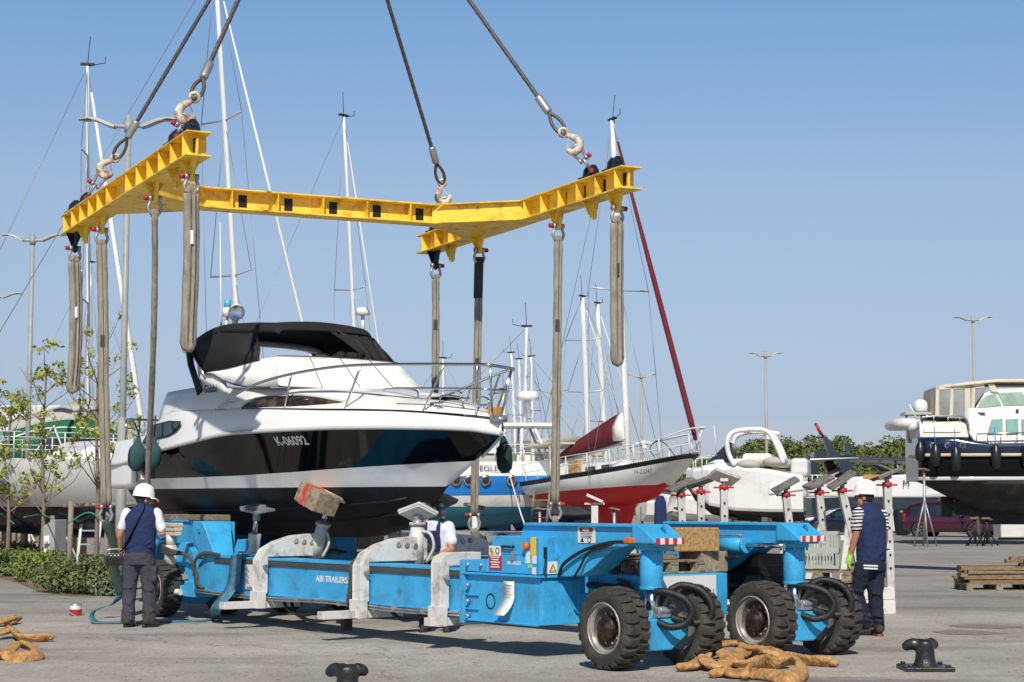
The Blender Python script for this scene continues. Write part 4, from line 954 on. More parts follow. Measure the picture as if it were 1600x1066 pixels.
for k in range(6):
    u = k / 5; row = []
    for q in range(13):
        v = -1 + 2 * q / 12; wd = .95 + (1.165 - .95) * u ** 1.1; x = -3.7 + .40 * u + (.18 * u + .02) * (1 - v * v) + (.0 if abs(v) < .999 else 0); z = 3.54 - .43 * u - .035 * u * (1 - v * v) * .6 + .02 * (1 - v * v) * (1 - u)
        row.append(V((x, wd * v, z)))
    fr.append(row)
rows.append([fr[5][0], fr[3][0], fr[1][0], fr[0][0].lerp(fr[0][1], .2), fr[0][6], fr[0][12].lerp(fr[0][11], .2), fr[1][12], fr[3][12], fr[5][12]])
b.loft(rows, closed=False, caps=False); b.loft(fr, closed=False, caps=False)
cv = b.build('windscreen_cover', 'canvas_w', BT, solid=.01)
b = MB()
for sy in (-1, 1):
    b.tube([V((x, sy * (wb + .012), zb + .005)) for x, wb, zb, wt, zt in CV] + [V((-3.5, sy * 1.18, 3.11))], .011, 5)
b.tube([p + V((.015, 0, 0)) for p in fr[-1]], .011, 5); b.tube([p + V((.0, 0, .008)) for p in fr[0]], .010, 5)
for q in (3, 6, 9): b.tube([r_[q] + V((.008, 0, .004)) for r_ in fr], .006, 5)
b.build('seam', 'rope', cv)
# radar arch
rings_n = []
for sy in (-1, 1):
    b = MB(); rows = []
    for t in range(9):
        u = t / 8; z = 2.86 + (3.82 - 2.86) * u
        xr = -5.55 + .15 * math.sin(u * 2.2) * (1 - u) - .45 * u ** 1.3; xf = xr + 1.02 - .80 * u + .1 * u * u
        if u < .25: xr -= .25 * (1 - u / .25) ** 2; xf += .5 * (1 - u / .25) ** 2
        y0 = 1.235 - .19 * u; th = .09
        rows.append([V((xr, sy * y0, z)), V((xf, sy * (y0 - .01), z)), V((xf, sy * (y0 - th), z)), V((xr, sy * (y0 - th), z))])
    b.loft(rows, smooth=False); b.build('arch_leg', 'gel', BT, bevel=.03)
    d = MB(); d.tube([V((-6.06, sy * 1.10, 3.84)), V((-5.86, sy * 1.15, 3.55)), V((-5.42, sy * 1.22, 3.12))], .05, 8); d.build('arch_trim', 'black', BT)
b = MB(); b.tube(bez([(-6.0, -1.15, 3.76), (-6.03, -1.0, 3.88), (-6.05, -.5, 3.93), (-6.05, .5, 3.93), (-6.03, 1.0, 3.88), (-6.0, 1.15, 3.76)], 6), 1, 10, flat=(.10, .05)); b.build('arch_bar', 'gel', BT)
# canopy: roof cloth, quarter panels, front tubes and rolled front curtain
RF = [(-6.2, 1.06, 3.76), (-6.0, 1.06, 3.84), (-5.6, 1.05, 3.94), (-5.25, 1.03, 3.985), (-4.8, .96, 3.96), (-4.4, .86, 3.935), (-4.12, .77, 3.92), (-4.03, .74, 3.89)]
SEC = ((-1, -.015), (-1.0, .03), (-.97, .085), (-.88, .115), (-.6, .14), (-.25, .155), (0, .16), (.25, .155), (.6, .14), (.88, .115), (.97, .085), (1.0, .03), (1, -.015))
rows = []
for i in range(25):
    x = -6.2 + 2.17 * i / 24; w_ = smooth_tab([(a, c) for a, c, d in RF], x); z = smooth_tab([(a, d) for a, c, d in RF], x); e_ = 1 if x < -4.2 else max(.25, (-4.03 - x) / .17) ** .5
    sag = .012 * math.sin(i * .8)
    rows.append([V((x, u * w_, z + (v if v < 0 else v * e_) - sag * (1 - u * u))) for u, v in SEC])
b = MB(); b.loft(rows, closed=False, caps=False); cn = b.build('canopy', 'canvas_b', BT, solid=.012)
for sy in (-1, 1):
    b = MB(); poly = [(-6.1, 3.79), (-5.5, 3.415), (-5.1, 3.44), (-4.6, 3.475), (-4.1, 3.535), (-4.2, 3.68), (-4.35, 3.80), (-4.42, 3.935), (-4.8, 3.96), (-5.25, 3.985), (-5.7, 3.93)]
    yy = [1.07, 1.15, 1.12, 1.08, 1.02, .95, .90, .87, .96, 1.035, 1.055]
    if sy > 0: poly[4] = (-3.75, 3.555); yy[4] = .94; poly[5] = (-3.85, 3.7); yy[5] = .86; poly[6] = (-4.0, 3.84); yy[6] = .78; poly[7] = (-4.05, 3.9); yy[7] = .745
    n_ = len(poly); cx = -5.0; cz = 3.70
    rr_ = [V((cx, sy * 1.02, cz))] + [V((x, sy * (y_ - .004), z)) for (x, z), y_ in zip(poly, yy)]
    b.add(rr_, [(0, i + 1, (i + 1) % n_ + 1) for i in range(n_)], True)
    b.add([V((cx, sy * 1.025, cz)).lerp(p, .55) + V((0, sy * .012 * math.sin(i * 2.1), 0)) for i, p in enumerate(rr_[1:])], []); b.build('quarter_panel', 'canvas_b', cn, solid=.012)
    d = MB(); d.tube([V((-6.02, sy * 1.10, 3.80)), V((-5.38, sy * 1.17, 3.36))], .014, 6); d.build('frame_tube', 'polish', cn)
d = MB(); d.tube([V((-4.05, .18, 4.0)), V((-3.8, .62, 3.55))], .013, 6); d.tube([V((-4.03, .66, 3.93)), V((-3.82, .5, 3.56))], .013, 6); d.build('frame_tube', 'polish', cn)
b = MB()      # rolled curtain hanging from the front edge on the far half
rows = []
for k in range(13):
    u = k / 12; y = .05 + .84 * u; top = V((-4.03 + .0 * u, min(y, .74), 3.96 - .06 * u)); bot = V((-3.82 + .06 * u, .35 + .58 * u, 3.60 - .05 * u + (.16 * max(0, .5 - u))))
    rows.append([top.lerp(bot, t) + V((.05 * math.sin(k * 2.4 + t * 2), 0, 0)) for t in (0, .25, .5, .75, 1)])
b.loft(rows, closed=False, caps=False); b.build('front_curtain', 'canvas_b', cn, solid=.01)
b = MB()
for k in range(16): b.ell((-3.95 + random.uniform(-.12, .1), .12 + .62 * k / 15, 3.60 + random.uniform(0, .06)), (.10, .07, .05), 8, 6, e=(random.uniform(0, 60), 0, 0))
b.build('folded_cloth', 'canvas_b', cn)
# bow rail
RAIL = [(-4.67, -1.36, 2.86), (-4.3, -1.34, 3.0), (-3.74, -1.30, 3.14), (-3.2, -1.22, 3.225), (-2.6, -1.10, 3.28), (-1.9, -.91, 3.31), (-1.0, -.6, 3.285), (-.45, -.38, 3.26), (-.08, -.25, 3.24), (.06, -.15, 3.225), (.07, .13, 3.20), (-.06, .25, 3.20), (-.45, .38, 3.2), (-1.0, .6, 3.18), (-1.9, .88, 3.12), (-2.6, 1.08, 3.06), (-3.4, 1.22, 2.95)]
b = MB(); b.tube(bez(RAIL, 6), .019, 8)
low = [(-1.25, -.68, 3.0), (-.5, -.40, 2.97), (-.12, -.24, 2.95), (.0, -.1, 2.94), (.0, .1, 2.94), (-.12, .22, 2.94), (-.5, .38, 2.95), (-1.0, .58, 2.96)]
b.tube(bez(low, 5), .014, 6)
for sy in (-1, 1):
    for xt, xb in ((-2.95, -3.15), (-1.75, -2.06), (-.55, -.94), (-.1, -.3), (.04, -.06)):
        k = min(range(len(RAIL)), key=lambda i: (RAIL[i][0] - xt) ** 2 + (0 if RAIL[i][1] * sy > 0 else 100))
        rl = [r for r in RAIL if r[1] * sy > 0]; rl = sorted(rl); yt = lerp([(r[0], r[1]) for r in rl], xt); zt = lerp([(r[0], r[2]) for r in rl], xt)
        b.tube([V((xt, yt, zt)), V((xb, sy * max(.06, wdeck(xb) - .05), smooth_tab(ZD, xb)))], .015, 7)
b.build('bow_rail', 'polish', BT)
# fittings: bow roller, anchor well teak, cleats, grab rail, hatch
b = MB(); b.ext((-.25, -.06, 2.55), (.06, .06, 2.58)); b.ext((-.1, -.07, 2.555), (.08, -.06, 2.64)); b.ext((-.1, .06, 2.555), (.08, .07, 2.64)); b.cyl((.05, -.055, 2.59), (.05, .055, 2.59), .03, n=12); b.build('bow_roller', 'steel', BT)
b = MB(); b.box((-.14, .04, 2.68), (.12, .13, .13), (0, 0, 12)); b.build('bow_chock', 'teak', BT, bevel=.01)
b = MB(); b.prism([(-.02, 2.36), (.075, 2.43), (.0, 2.34), (-.34, 2.13), (-.36, 2.15), (-.2, 2.24)], -.02, .02, 'y'); b.build('stem_plate', 'polish', BT, bevel=.01)
b = MB(); b.prism([(-.62, 2.20), (-.2, 2.36), (-.28, 2.28), (-.6, 2.08)], -.30, -.27, 'y'); 
for sy in (-1, 1):
    for x in (-.8, -4.5, -6.7):
        b = MB(); y = sy * (wdeck(x) - .09); z = zside(x, y) + .02 if x > -6.1 else smooth_tab(ZD, x) + .02
        b.tube([(x - .12, y, z + .04), (x + .12, y, z + .04)], .016, 6); b.cyl((x - .04, y, z - .03), (x - .04, y, z + .04), .014, n=6); b.cyl((x + .04, y, z - .03), (x + .04, y, z + .04), .014, n=6)
        b.build('cleat', 'chrome', BT)
    for pts in ([(-1.9, sy * .42, 2.95), (-1.85, sy * .42, 3.03), (-1.3, sy * .34, 2.99), (-1.25, sy * .34, 2.87)], [(-.85, sy * .28, 2.79), (-.8, sy * .28, 2.9), (-.5, sy * .2, 2.86), (-.48, sy * .2, 2.75)]):
        MB().tube(bez(pts, 5), .012, 6).build('grab_rail', 'polish', BT)
b = MB(); b.tube(bez([(-7.2, -1.3, 2.56), (-7.4, -1.3, 2.78), (-7.9, -1.2, 2.86), (-8.4, -.9, 2.88), (-8.45, 0, 2.88), (-8.4, .9, 2.88), (-7.9, 1.2, 2.86), (-7.4, 1.3, 2.78), (-7.2, 1.3, 2.56)], 6), .016, 7)
for sy in (-1, 1): b.tube([(-7.9, sy * 1.2, 2.86), (-7.9, sy * 1.2, 2.5)], .013, 6)
b.build('stern_rail', 'polish', BT)
b = MB(); b.ext((-1.35, -.22, 2.885), (-.9, .22, 2.90)); b.build('deck_hatch', 'glass_dark', BT, bevel=.01)
# lamp, horn, aerials on the arch
b = MB(); b.tube([(-6.1, -.52, 3.9), (-6.02, -.5, 4.30)], .02, 6); b.cyl((-6.02, -.5, 4.30), (-6.02, -.5, 4.43), .07, n=14); li = b.build('mast_light', 'gel', BT)
b = MB(); b.cyl((-6.02, -.5, 4.43), (-6.02, -.5, 4.55), .05, n=12); b.build('blue_lens', mat('cyan_lens', '#4fb6cf', .2), li)
b = MB(); d3 = V((1, -.35, 0)).normalized(); c0 = V((-5.80, -.48, 4.34)); b.lathe([(.04, -.14), (.10, -.12), (.115, -.05), (.118, .1), (.10, .1), (.095, .03), (0, .0)], 20, o=c0, ax=d3); b.cyl(c0 - V((.1, 0, .42)), c0 - V((0, 0, .08)), .045, n=10); sl2 = b.build('search_light', 'gel', BT)
b = MB(); b.lathe([(.094, .06), (.05, .05), (0, .045)], 18, o=c0, ax=d3); b.build('reflector', 'chrome', sl2)
b = MB(); b.tube([(-6.0, -.6, 3.9), (-6.1, -.6, 5.7)], [.02, .006], 6); b.build('aerial', 'gel', BT)
# registration and arch lettering
def onhull(p): return V((p[0], -(halfw(p[0], p[2]) + .006), p[2]))
lettering('K-06092', .155, (-2.98, -1, 2.385), (1, 0, 0), (0, 0, 1), 'white', BT, name='registration_number', wide=1.1, bold=.022, warp=onhull)
lettering('Gobbi', .15, (-5.14, -1.205, 3.17), (1, 0, 0), (0, 0, 1), 'black', BT, name='arch_lettering', wide=1.05, bold=.025)
# keel block under bow: fenders hanging on the boat
def fender(loc, r, L, m, label, tilt=(0, 0, 0), tail=True):
    b = MB(); b.lathe([(.0, L + .05), (.03, L + .05), (.04, L + .0), (r * .55, L - .06), (r * .9, L - r * .9), (r, L - r * 1.5), (r, r * 1.2), (r * .86, r * .5), (r * .5, r * .12), (.05, 0), (0, 0)], 20)
    e = b.build('fender', m, loc=loc, rot=[R(t) for t in tilt])
    d = MB(); d.tube([(0, 0, L), (0, .0, L + .35)], .012, 5)
    if tail: d.tube(bez([(0, 0, .03), (.02, .02, -.06), (.0, .03, -.15)], 4), .008, 5)
    d.build('lanyard', 'black', e)
    return tag(e, label, 'fender', 'covered fenders of the black and white motorboat')
fender(to_world((-6.66, -1.6, 2.05), BT), .13, .44, 'fender_teal', 'teal covered fender hanging at the stern quarter, in full sun', (0, 8, -50))
fender(to_world((-6.2, -1.56, 2.08), BT), .12, .4, 'fender_teal', 'darker teal fender lying against the black hull behind the hanging sling', (0, 5, -50))
fender(to_world((-.5, .46, 1.96), BT), .10, .40, 'fender_green', 'dark green covered fender hanging behind the bow', (0, -5, -50), tail=False)
# ============================================================ YELLOW SPREADER FRAME (local +x towards the camera end, +y to the far side)
SF = empty('spreader_frame', (-2.52, 23.97, 0), -63.8, 'yellow steel H-shaped lifting frame hanging from four steel cables above the boat', 'lifting frame')
ZS = 5.70; HB = .125
def fp(name, mb, m='yellow', parent=SF, **k): return mb.build(name, m, parent, **k)
SIDES = ((-1, -2.76, -3.57, 3.13, -.42), (1, 2.76, -3.01, 3.475, -.28))
for sg, y, x0, x1, xj in SIDES:
    b = MB()
    b.ext((x0 - .06, y - .15, ZS + HB), (x1 + .06, y + .15, ZS + HB + .022)); b.ext((x0 - .06, y - .15, ZS - HB - .022), (x1 + .06, y + .15, ZS - HB))
    b.ext((x0, y - .012, ZS - HB), (x1, y + .012, ZS + HB))
    n = 12
    for k in range(n + 1):
        x = x0 + .14 + (x1 - x0 - .28) * k / n
        if abs(x - xj) < .3: continue
        for s2 in (-1, 1): b.ext((x - .008, y + s2 * .012, ZS - HB), (x + .008, y + s2 * .142, ZS + HB))
    bm_ = fp('side_beam', b, bevel=.004, seg=1)
    for k in range(n):
        d = MB(); x = x0 + (x1 - x0) * (k + .80) / n
        if sg > 0 and (x > xj + 1.1 or x < -1.6) or (sg < 0 and k in (4, 11)): d.ext((x - .06, y - .0165, ZS - .085), (x + .06, y - .0125, ZS + .085)); d.build('paint_mark', 'mark', bm_)
# cross beam with haunches
b = MB(); ya, yb = -2.6, 2.6
def xc(y): return -.42 + .14 * (y + 2.76) / 5.52
def slab(z0, z1, hw):
    vs = [V((xc(ya) - hw, ya, z0)), V((xc(ya) + hw, ya, z0)), V((xc(yb) + hw, yb, z0)), V((xc(yb) - hw, yb, z0))]
    vs += [v + V((0, 0, z1 - z0)) for v in vs]
    b.add(vs, [(0, 3, 2, 1), (4, 5, 6, 7), (0, 1, 5, 4), (1, 2, 6, 5), (2, 3, 7, 6), (3, 0, 4, 7)])
slab(ZS + HB - .004, ZS + HB + .018, .15); slab(ZS - HB - .018, ZS - HB + .004, .15); slab(ZS - HB, ZS + HB, .012)
for k in range(1, 8):
    y = ya + (yb - ya) * k / 8; x = xc(y)
    for s2 in (-1, 1): b.ext((x + s2 * .012, y - .008, ZS - HB), (x + s2 * .142, y + .008, ZS + HB))
for sg, y, x0, x1, xj in SIDES:
    yi = y - sg * .15
    for s2 in (-1, 1):
        xj2 = xj
        tri = [(xj2 + s2 * .148, yi - sg * .95), (xj2 + s2 * .148, yi), (xj2 + s2 * .95, yi)]
        for za, zb in ((ZS + HB - .001, ZS + HB + .016), (ZS - HB - .016, ZS - HB + .001)): b.prism(tri, za, zb, 'z')
        p, q = V((xj2 + s2 * .03, yi - sg * .95, ZS)), V((xj2 + s2 * .95, yi + sg * .12, ZS)); b.bar(p, q, .02, 2 * HB - .004)
cbm = fp('cross_beam', b, bevel=.004, seg=1)
for k in range(8):
    d = MB(); y = ya + (yb - ya) * (k + .28) / 8
    if 0 < k < 8: d.ext((xc(y) + .0125, y - .06, ZS - .085), (xc(y) + .017, y + .06, ZS + .085)); d.build('paint_mark', 'mark', cbm)
def lug(x, y, m='yellow', w=.15, h=.25):
    b = MB(); z0 = ZS - HB - .02
    poly = [(x - w, z0), (x + w, z0), (x + w * .75, z0 - h * .35), (x + w * .42, z0 - h * .85), (x + w * .15, z0 - h), (x - w * .15, z0 - h), (x - w * .42, z0 - h * .85), (x - w * .75, z0 - h * .35)]
    b.prism(poly, y - .018, y + .018, 'y'); b.prism([(y - .12, z0), (y + .12, z0), (y + .03, z0 - h * .7), (y - .03, z0 - h * .7)], x - w * .55, x - w * .45, 'x')
    b.cyl((x, y - .03, z0 - h * .78), (x, y + .03, z0 - h * .78), .055, n=14)
    o = fp('lug' if m == 'yellow' else 'clamp', b, m, bevel=.004, seg=1)
    return V((x, y, z0 - h * .78))
def shackle(A, B, side, label, r=.021, wd=.075, flip=1, m='steel'):
    """bow round A, pin at B (world points); side = direction of the pin"""
    A, B = V(A), V(B); d = (B - A); L = d.length; d = d.normalized(); s_ = V(side); s_ = (s_ - d * s_.dot(d)).normalized()
    pts = [B + s_ * wd * .78, B + s_ * wd * .85 - d * L * .3, B + s_ * wd * 1.1 - d * L * .55, A + s_ * wd * .85 + d * L * .14, A + s_ * wd * .4, A - s_ * wd * .4, A - s_ * wd * .85 + d * L * .14, B - s_ * wd * 1.1 - d * L * .55, B - s_ * wd * .85 - d * L * .3, B - s_ * wd * .78]
    loc = (A + B) / 2; b = MB(); b.tube(bez([p - loc for p in pts], 5), r, 10)
    for k in (-1, 1): b.cyl(B + s_ * k * wd * .5 - loc, B + s_ * k * wd * 1.1 - loc, r * 1.75, n=12)
    o = b.build('shackle', m, loc=loc)
    d2 = MB(); d2.cyl(B - s_ * wd * 1.15 - loc, B + s_ * wd * 1.15 - loc, r * .9, n=10); d2.cyl(B - s_ * flip * wd * 1.12 - loc, B - s_ * flip * (wd * 1.12 + .055) - loc, r * 1.6, n=6); d2.build('pin', 'red', o)
    return tag(o, label, 'shackle', 'shackles of the lifting gear')
def W(p): return to_world(p, SF)
vy = W((0, 1, 0)) - W((0, 0, 0))
# slings ---------------------------------------------------------------
def sling(path, label, double=False, w=.062, m='webbing', segs=None, extra=None):
    """path: world points from the shackle bow downwards"""
    loc = V(path[0]); pts = [V(p) - loc for p in path]
    c = bez(pts, 8); b = MB(); rr = [1 + .05 * math.sin(i * 1.9) + .03 * math.sin(i * .7) for i in range(len(c))]
    if double:
        off = V((.043, .02, 0)); end = c[-1]
        A = [p - off for p in c]; B = [p + off for p in c]
        turn = [end + V((-.043, -.02, -.0)), end + V((-.03, -.01, -.05)), end + V((.0, 0, -.068)), end + V((.03, .01, -.05))]
        loop = A + turn[1:] + B[::-1]
        b.tube(loop, [1 + .05 * math.sin(i * 1.3) for i in range(len(loop))], 8, flat=(.036, .048))
        top = [c[0] - off, c[0] + V((0, 0, .06)), c[0] + off]; b.tube(bez(top, 4), 1, 8, flat=(.034, .05))
    else:
        b.tube(c, rr, 10, flat=(w * .62, w)); b.ell(c[0] + V((0, 0, .01)), (w, w * .7, .06))
    o = b.build('lifting_sling', m, loc=loc)
    sm = MB(); off = V((0, -w * .98 if not double else -.045, 0))
    for sx in ((0,) if not double else (-.045, .045)): sm.tube([p + V((sx + .012, -.036 if double else -w * .64, 0)) for p in c], .0045, 4)
    sm.build('seam', 'webbing_dark', o)
    k = max(2, len(c) // 3); p, q = c[k], c[k].lerp(c[k + 1], .5)
    d = (q - p).normalized(); lb = MB(); lb.bar(p + V((0, -(w * .66 if not double else .04), 0)), p + d * .16 + V((0, -(w * .66 if not double else .04), 0)), .06, .004, up=V((0, 1, 0))); lb.build('label_patch', 'webbing_dark' if len(label) % 3 else 'sign_white', o)
    return tag(o, label, 'sling', 'grey round slings of the lifting frame')
VIS = {}
def hang(x, sg, label, pxs, dbl=False, navy=False, m='webbing', flip=1, endshackle=None, w=.062):
    y = -2.76 if sg < 0 else 2.76
    p = lug(x, y, 'navy_steel' if navy else 'yellow', h=.3 if navy else .25)
    P0 = W(p); low = P0 + V((0, 0, -.20)); shackle(low, P0, vy, 'shackle of the ' + label, flip=flip)
    path = [low + V((0, 0, .0))]
    for pq in pxs:
        q = at(pq[0], pq[1], low.y + (pq[2] if len(pq) > 2 else 0)); path.append(q)
    sling(path, label, dbl, m=m, w=w)
    return path[-1]
hang(2.9, -1, 'short doubled grey sling ending in front of the boat arch', [(299, 400), (294, 536)], True)
hang(1.27, -1, 'long grey sling hanging in front of the white stern quarter', [(242, 420, .15), (239, 560, .6), (230, 768, 1.75), (227, 850, 1.95)])
e3 = hang(-1.56, -1, 'long doubled grey sling hanging left of the thick lamp post', [(161, 480), (162, 600), (164, 700), (166, 790)], w=.075)
hang(-3.25, -1, 'short doubled grey sling at the far end of the left yellow beam', [(119, 480), (117, 560), (113, 604)], True, navy=True)
hang(3.16, 1, 'short doubled grey sling hanging in front of the white mast', [(964, 450), (965, 560)], True, flip=-1)
e6 = hang(1.53, 1, 'long grey sling on the right yellow beam, ending above the blue box', [(871, 500), (869, 660), (867, 788)])
e7 = hang(-1.01, 1, 'long grey sling with dark upper sleeve, passing behind the bow rail', [(746, 560), (743, 700), (741, 805)], flip=-1)
hang(-2.63, 1, 'grey sling at the right beam far end, going down behind the cabin', [(681, 500), (680, 620), (680, 720)], navy=True, flip=-1)
lug(2.3, -2.76); lug(-2.58, -2.76); lug(2.52, 2.76); lug(-2.01, 2.76)
# dark sleeve on the seventh sling
p0 = W((-1.01, 2.76, ZS - .55)); 
b = MB(); q0, q1 = at(748.5, 402, W((-1.01, 2.76, 0)).y), at(747, 466, W((-1.01, 2.76, 0)).y); b.tube([(0, 0, 0), q1 - q0], 1, 10, flat=(.046, .072)); 
sl7 = [o for o in COL.objects if o.get('label', '').startswith('long grey sling with dark upper')][0]
o = b.build('sleeve', 'webbing_dark', sl7); o.location = q0 - sl7.location
shackle(e3 + V((0, 0, -.22)), e3 + V((0, 0, -.02)), (1, .2, 0), 'shackle at the lower end of the sling beside the thick lamp post', flip=1)
shackle(e6 + V((0, 0, -.20)), e6 + V((0, 0, -.0)), (1, .2, 0), 'shackle at the lower end of the sling above the blue box', flip=-1)
shackle(e7 + V((0, 0, -.22)), e7 + V((0, 0, -.0)), (1, .2, 0), 'shackle at the lower end of the sling behind the bow', flip=1)
# straps below those shackles
def strap_down(p, q, m, label, w=.075):
    p, q = V(p), V(q); c = bez([p, p.lerp(q, .35) + V((.04, 0, 0)), p.lerp(q, .7) - V((.03, 0, 0)), q], 6)
    b = MB(); b.tube([x - p for x in c], [1 + .08 * math.sin(i) for i in range(len(c))], 8, flat=(.045, w)); return tag(b.build('webbing_strap', m, loc=p), label, 'strap', 'webbing straps on the slings')
strap_down(e3 + V((0, 0, -.2)), V((e3.x + .16, e3.y + .3, .35)), 'webbing_green', 'dark green strap hanging from the shackle beside the lamp post')
strap_down(e6 + V((0, 0, -.18)), V((e6.x - .1, e6.y + .3, .7)), 'webbing', 'grey strap below the shackle above the blue box')
strap_down(e7 + V((0, 0, -.2)), V((e7.x - .04, e7.y + .1, .6)), 'webbing', 'grey strap below the shackle behind the bow')
# top clamps (navy padeyes) -----------------------------------------------
def padeye(x, y):
    b = MB(); z0 = ZS + HB + .022
    for dx in (-.06, .06): b.prism([(y - .1, z0), (y + .1, z0), (y + .075, z0 + .13), (y + .03, z0 + .19), (y - .03, z0 + .19), (y - .075, z0 + .13)], x + dx - .018, x + dx + .018, 'x')
    b.ext((x - .14, y - .13, z0), (x + .14, y + .13, z0 + .03)); b.cyl((x - .09, y, z0 + .12), (x + .09, y, z0 + .12), .03, n=12)
    fp('padeye', b, 'navy_steel', bevel=.005, seg=1)
    return V((x, y, z0 + .13))
APEX = at(512, -310, 24.0)
def hook_rig(x, y, px_hook, label, other):
    pe = W(padeye(x, y)); padeye(other, y)
    E = at(px_hook[0], px_hook[1], pe.y - .1)               # eye of the hook
    up = (APEX - E).normalized(); dn = (pe - E).normalized()
    view = (E - V((0, 0, CAMZ))).normalized(); s_ = view.cross(dn).normalized() * px_hook[2]
    loc = E; b = MB()
    b.lathe([(.062, -.022), (.075, 0), (.062, .022), (.04, .022), (.03, 0), (.04, -.022), (.062, -.022)], 18, ax=view)
    cl = [(-.01, .05), (-.045, .10), (-.085, .16), (-.095, .225), (-.06, .285), (0, .305), (.06, .285), (.085, .235), (.085, .19)]
    pts = bez([s_ * a + dn * c2 for a, c2 in cl], 5); k = len(pts); rad = [.030 + .024 * math.sin(PI * min(1, i / (k - 1) * 1.05)) for i in range(k)]; rad[-1] = .012; rad[-2] = .02
    b.tube(pts, rad, 12)
    h = b.build('lifting_hook', 'rusty', loc=loc); tag(h, label + ' hook', 'hook', 'rusty white hooks on the cables')
    d = MB(); d.bar(s_ * -.03 + dn * .085, s_ * .08 + dn * .20, .012, .04, up=view); d.build('latch', 'rusty', h)
    H = E + dn * .255; mid = H.lerp(pe, .52)
    shackle(H - dn * .02, mid, s_, 'shackle inside the ' + label + ' hook', flip=1, wd=.06); shackle(mid - dn * .0, pe, view, 'shackle between the padeye and the ' + label + ' hook', flip=1, wd=.06)
    # cable with thimble loop and ferrule
    c = MB(); a0 = E
    F0 = E + up * .34
    side2 = view.cross(up).normalized()
    loop = [F0, E + up * .2 + side2 * .055, E + up * .06 + side2 * .055, E - up * .03, E + up * .06 - side2 * .055, E + up * .2 - side2 * .055, F0]
    c.tube([p - F0 for p in bez(loop, 6)], .024, 8)
    L = (APEX - F0).length; N = 60
    c.tube([up * (L * i / N) for i in range(N + 1)], .026, 8)
    # strands
    x1, y1, _ = frame_from(up); tw = .16
    for s3 in range(6):
        pp = []
        n2 = int(L / .03)
        for i in range(n2 + 1):
            t = L * i / n2; a = 2 * PI * (t / tw + s3 / 6); pp.append(up * t + (x1 * math.cos(a) + y1 * math.sin(a)) * .02)
        c.tube(pp, .0125, 4, cap=False)
    cb_ = c.build('steel_cable', 'rope', loc=F0, clean=False); tag(cb_, label + ' steel cable', 'cable', 'steel cables carrying the frame')
    d = MB(); d.lathe([(.03, 0), (.052, .01), (.055, .03), (.055, .25), (.05, .27), (.03, .28)], 18, ax=up); d.build('ferrule', 'ferrule', cb_)
hook_rig(2.22, -2.76, (304, 152, -1), 'upper left, nearest', 2.86)
hook_rig(-2.55, -2.76, (180, 247, -1), 'far left, in front of the lamp arm', -3.3)
hook_rig(2.47, 2.76, (880, 207, 1), 'right-hand, highest on the right beam', 3.12)
hook_rig(-2.2, 2.76, (691, 286, -1), 'middle, above the cross beam joint', -2.62)
# ============================================================ PEOPLE
def fuse(mb, name, m, parent, vox=.012, sm=2, label=None):
    me = mb.mesh('tmp', clean=False); o = bpy.data.objects.new('tmp', me); COL.objects.link(o)
    r = o.modifiers.new('r', 'REMESH'); r.mode = 'VOXEL'; r.voxel_size = vox; r.use_smooth_shade = True
    s2 = o.modifiers.new('s', 'SMOOTH'); s2.factor = .5; s2.iterations = sm
    dg = bpy.context.evaluated_depsgraph_get(); dg.update(); n = bpy.data.meshes.new_from_object(o.evaluated_get(dg)); bpy.data.objects.remove(o); bpy.data.meshes.remove(me)
    n.name = name; n.materials.clear(); n.materials.append(M[m]); n.polygons.foreach_set('use_smooth', [True] * len(n.polygons))
    q = bpy.data.objects.new(name, n); COL.objects.link(q); q.parent = parent
    if name in ('vest', 'trousers', 'tee_shirt', 'striped_tee_shirt', 'dungarees'):     # loose cloth folds
        tx_ = bpy.data.textures.get('cloth_fold') or bpy.data.textures.new('cloth_fold', 'CLOUDS'); tx_.noise_scale = .075; tx_.noise_depth = 3
        d = q.modifiers.new('folds', 'DISPLACE'); d.texture = tx_; d.strength = .034 if 'tr' in name or name == 'dungarees' else .024; d.mid_level = .5; d.texture_coords = 'LOCAL'
    return q
def limb(mb, pts, rs, n=12):
    pts = [V(p) for p in pts]
    for i in range(len(pts) - 1):
        mb.tube([pts[i], pts[i + 1]], [rs[i], rs[i + 1]], n)
    for p, r in zip(pts, rs): mb.ell(p, r * 1.0, 12, 8)
def oval(mb, c, w, d, h, n=16, e=None): mb.ell(c, (w, d, h), n, 10, e=e)
def torso(mb, secs, n=18):
    """stack of elliptical sections (centre, half width vector, half depth vector)"""
    rings = []
    for c, a, b2 in secs:
        c, a, b2 = V(c), V(a), V(b2)
        ring = []
        for k in range(n):
            t = 2 * PI * k / n; ct, st = math.cos(t), math.sin(t)
            ct = math.copysign(abs(ct) ** .82, ct); st = math.copysign(abs(st) ** .82, st); ring.append(c + a * ct + b2 * st)
        rings.append(ring)
    mb.loft(rings)
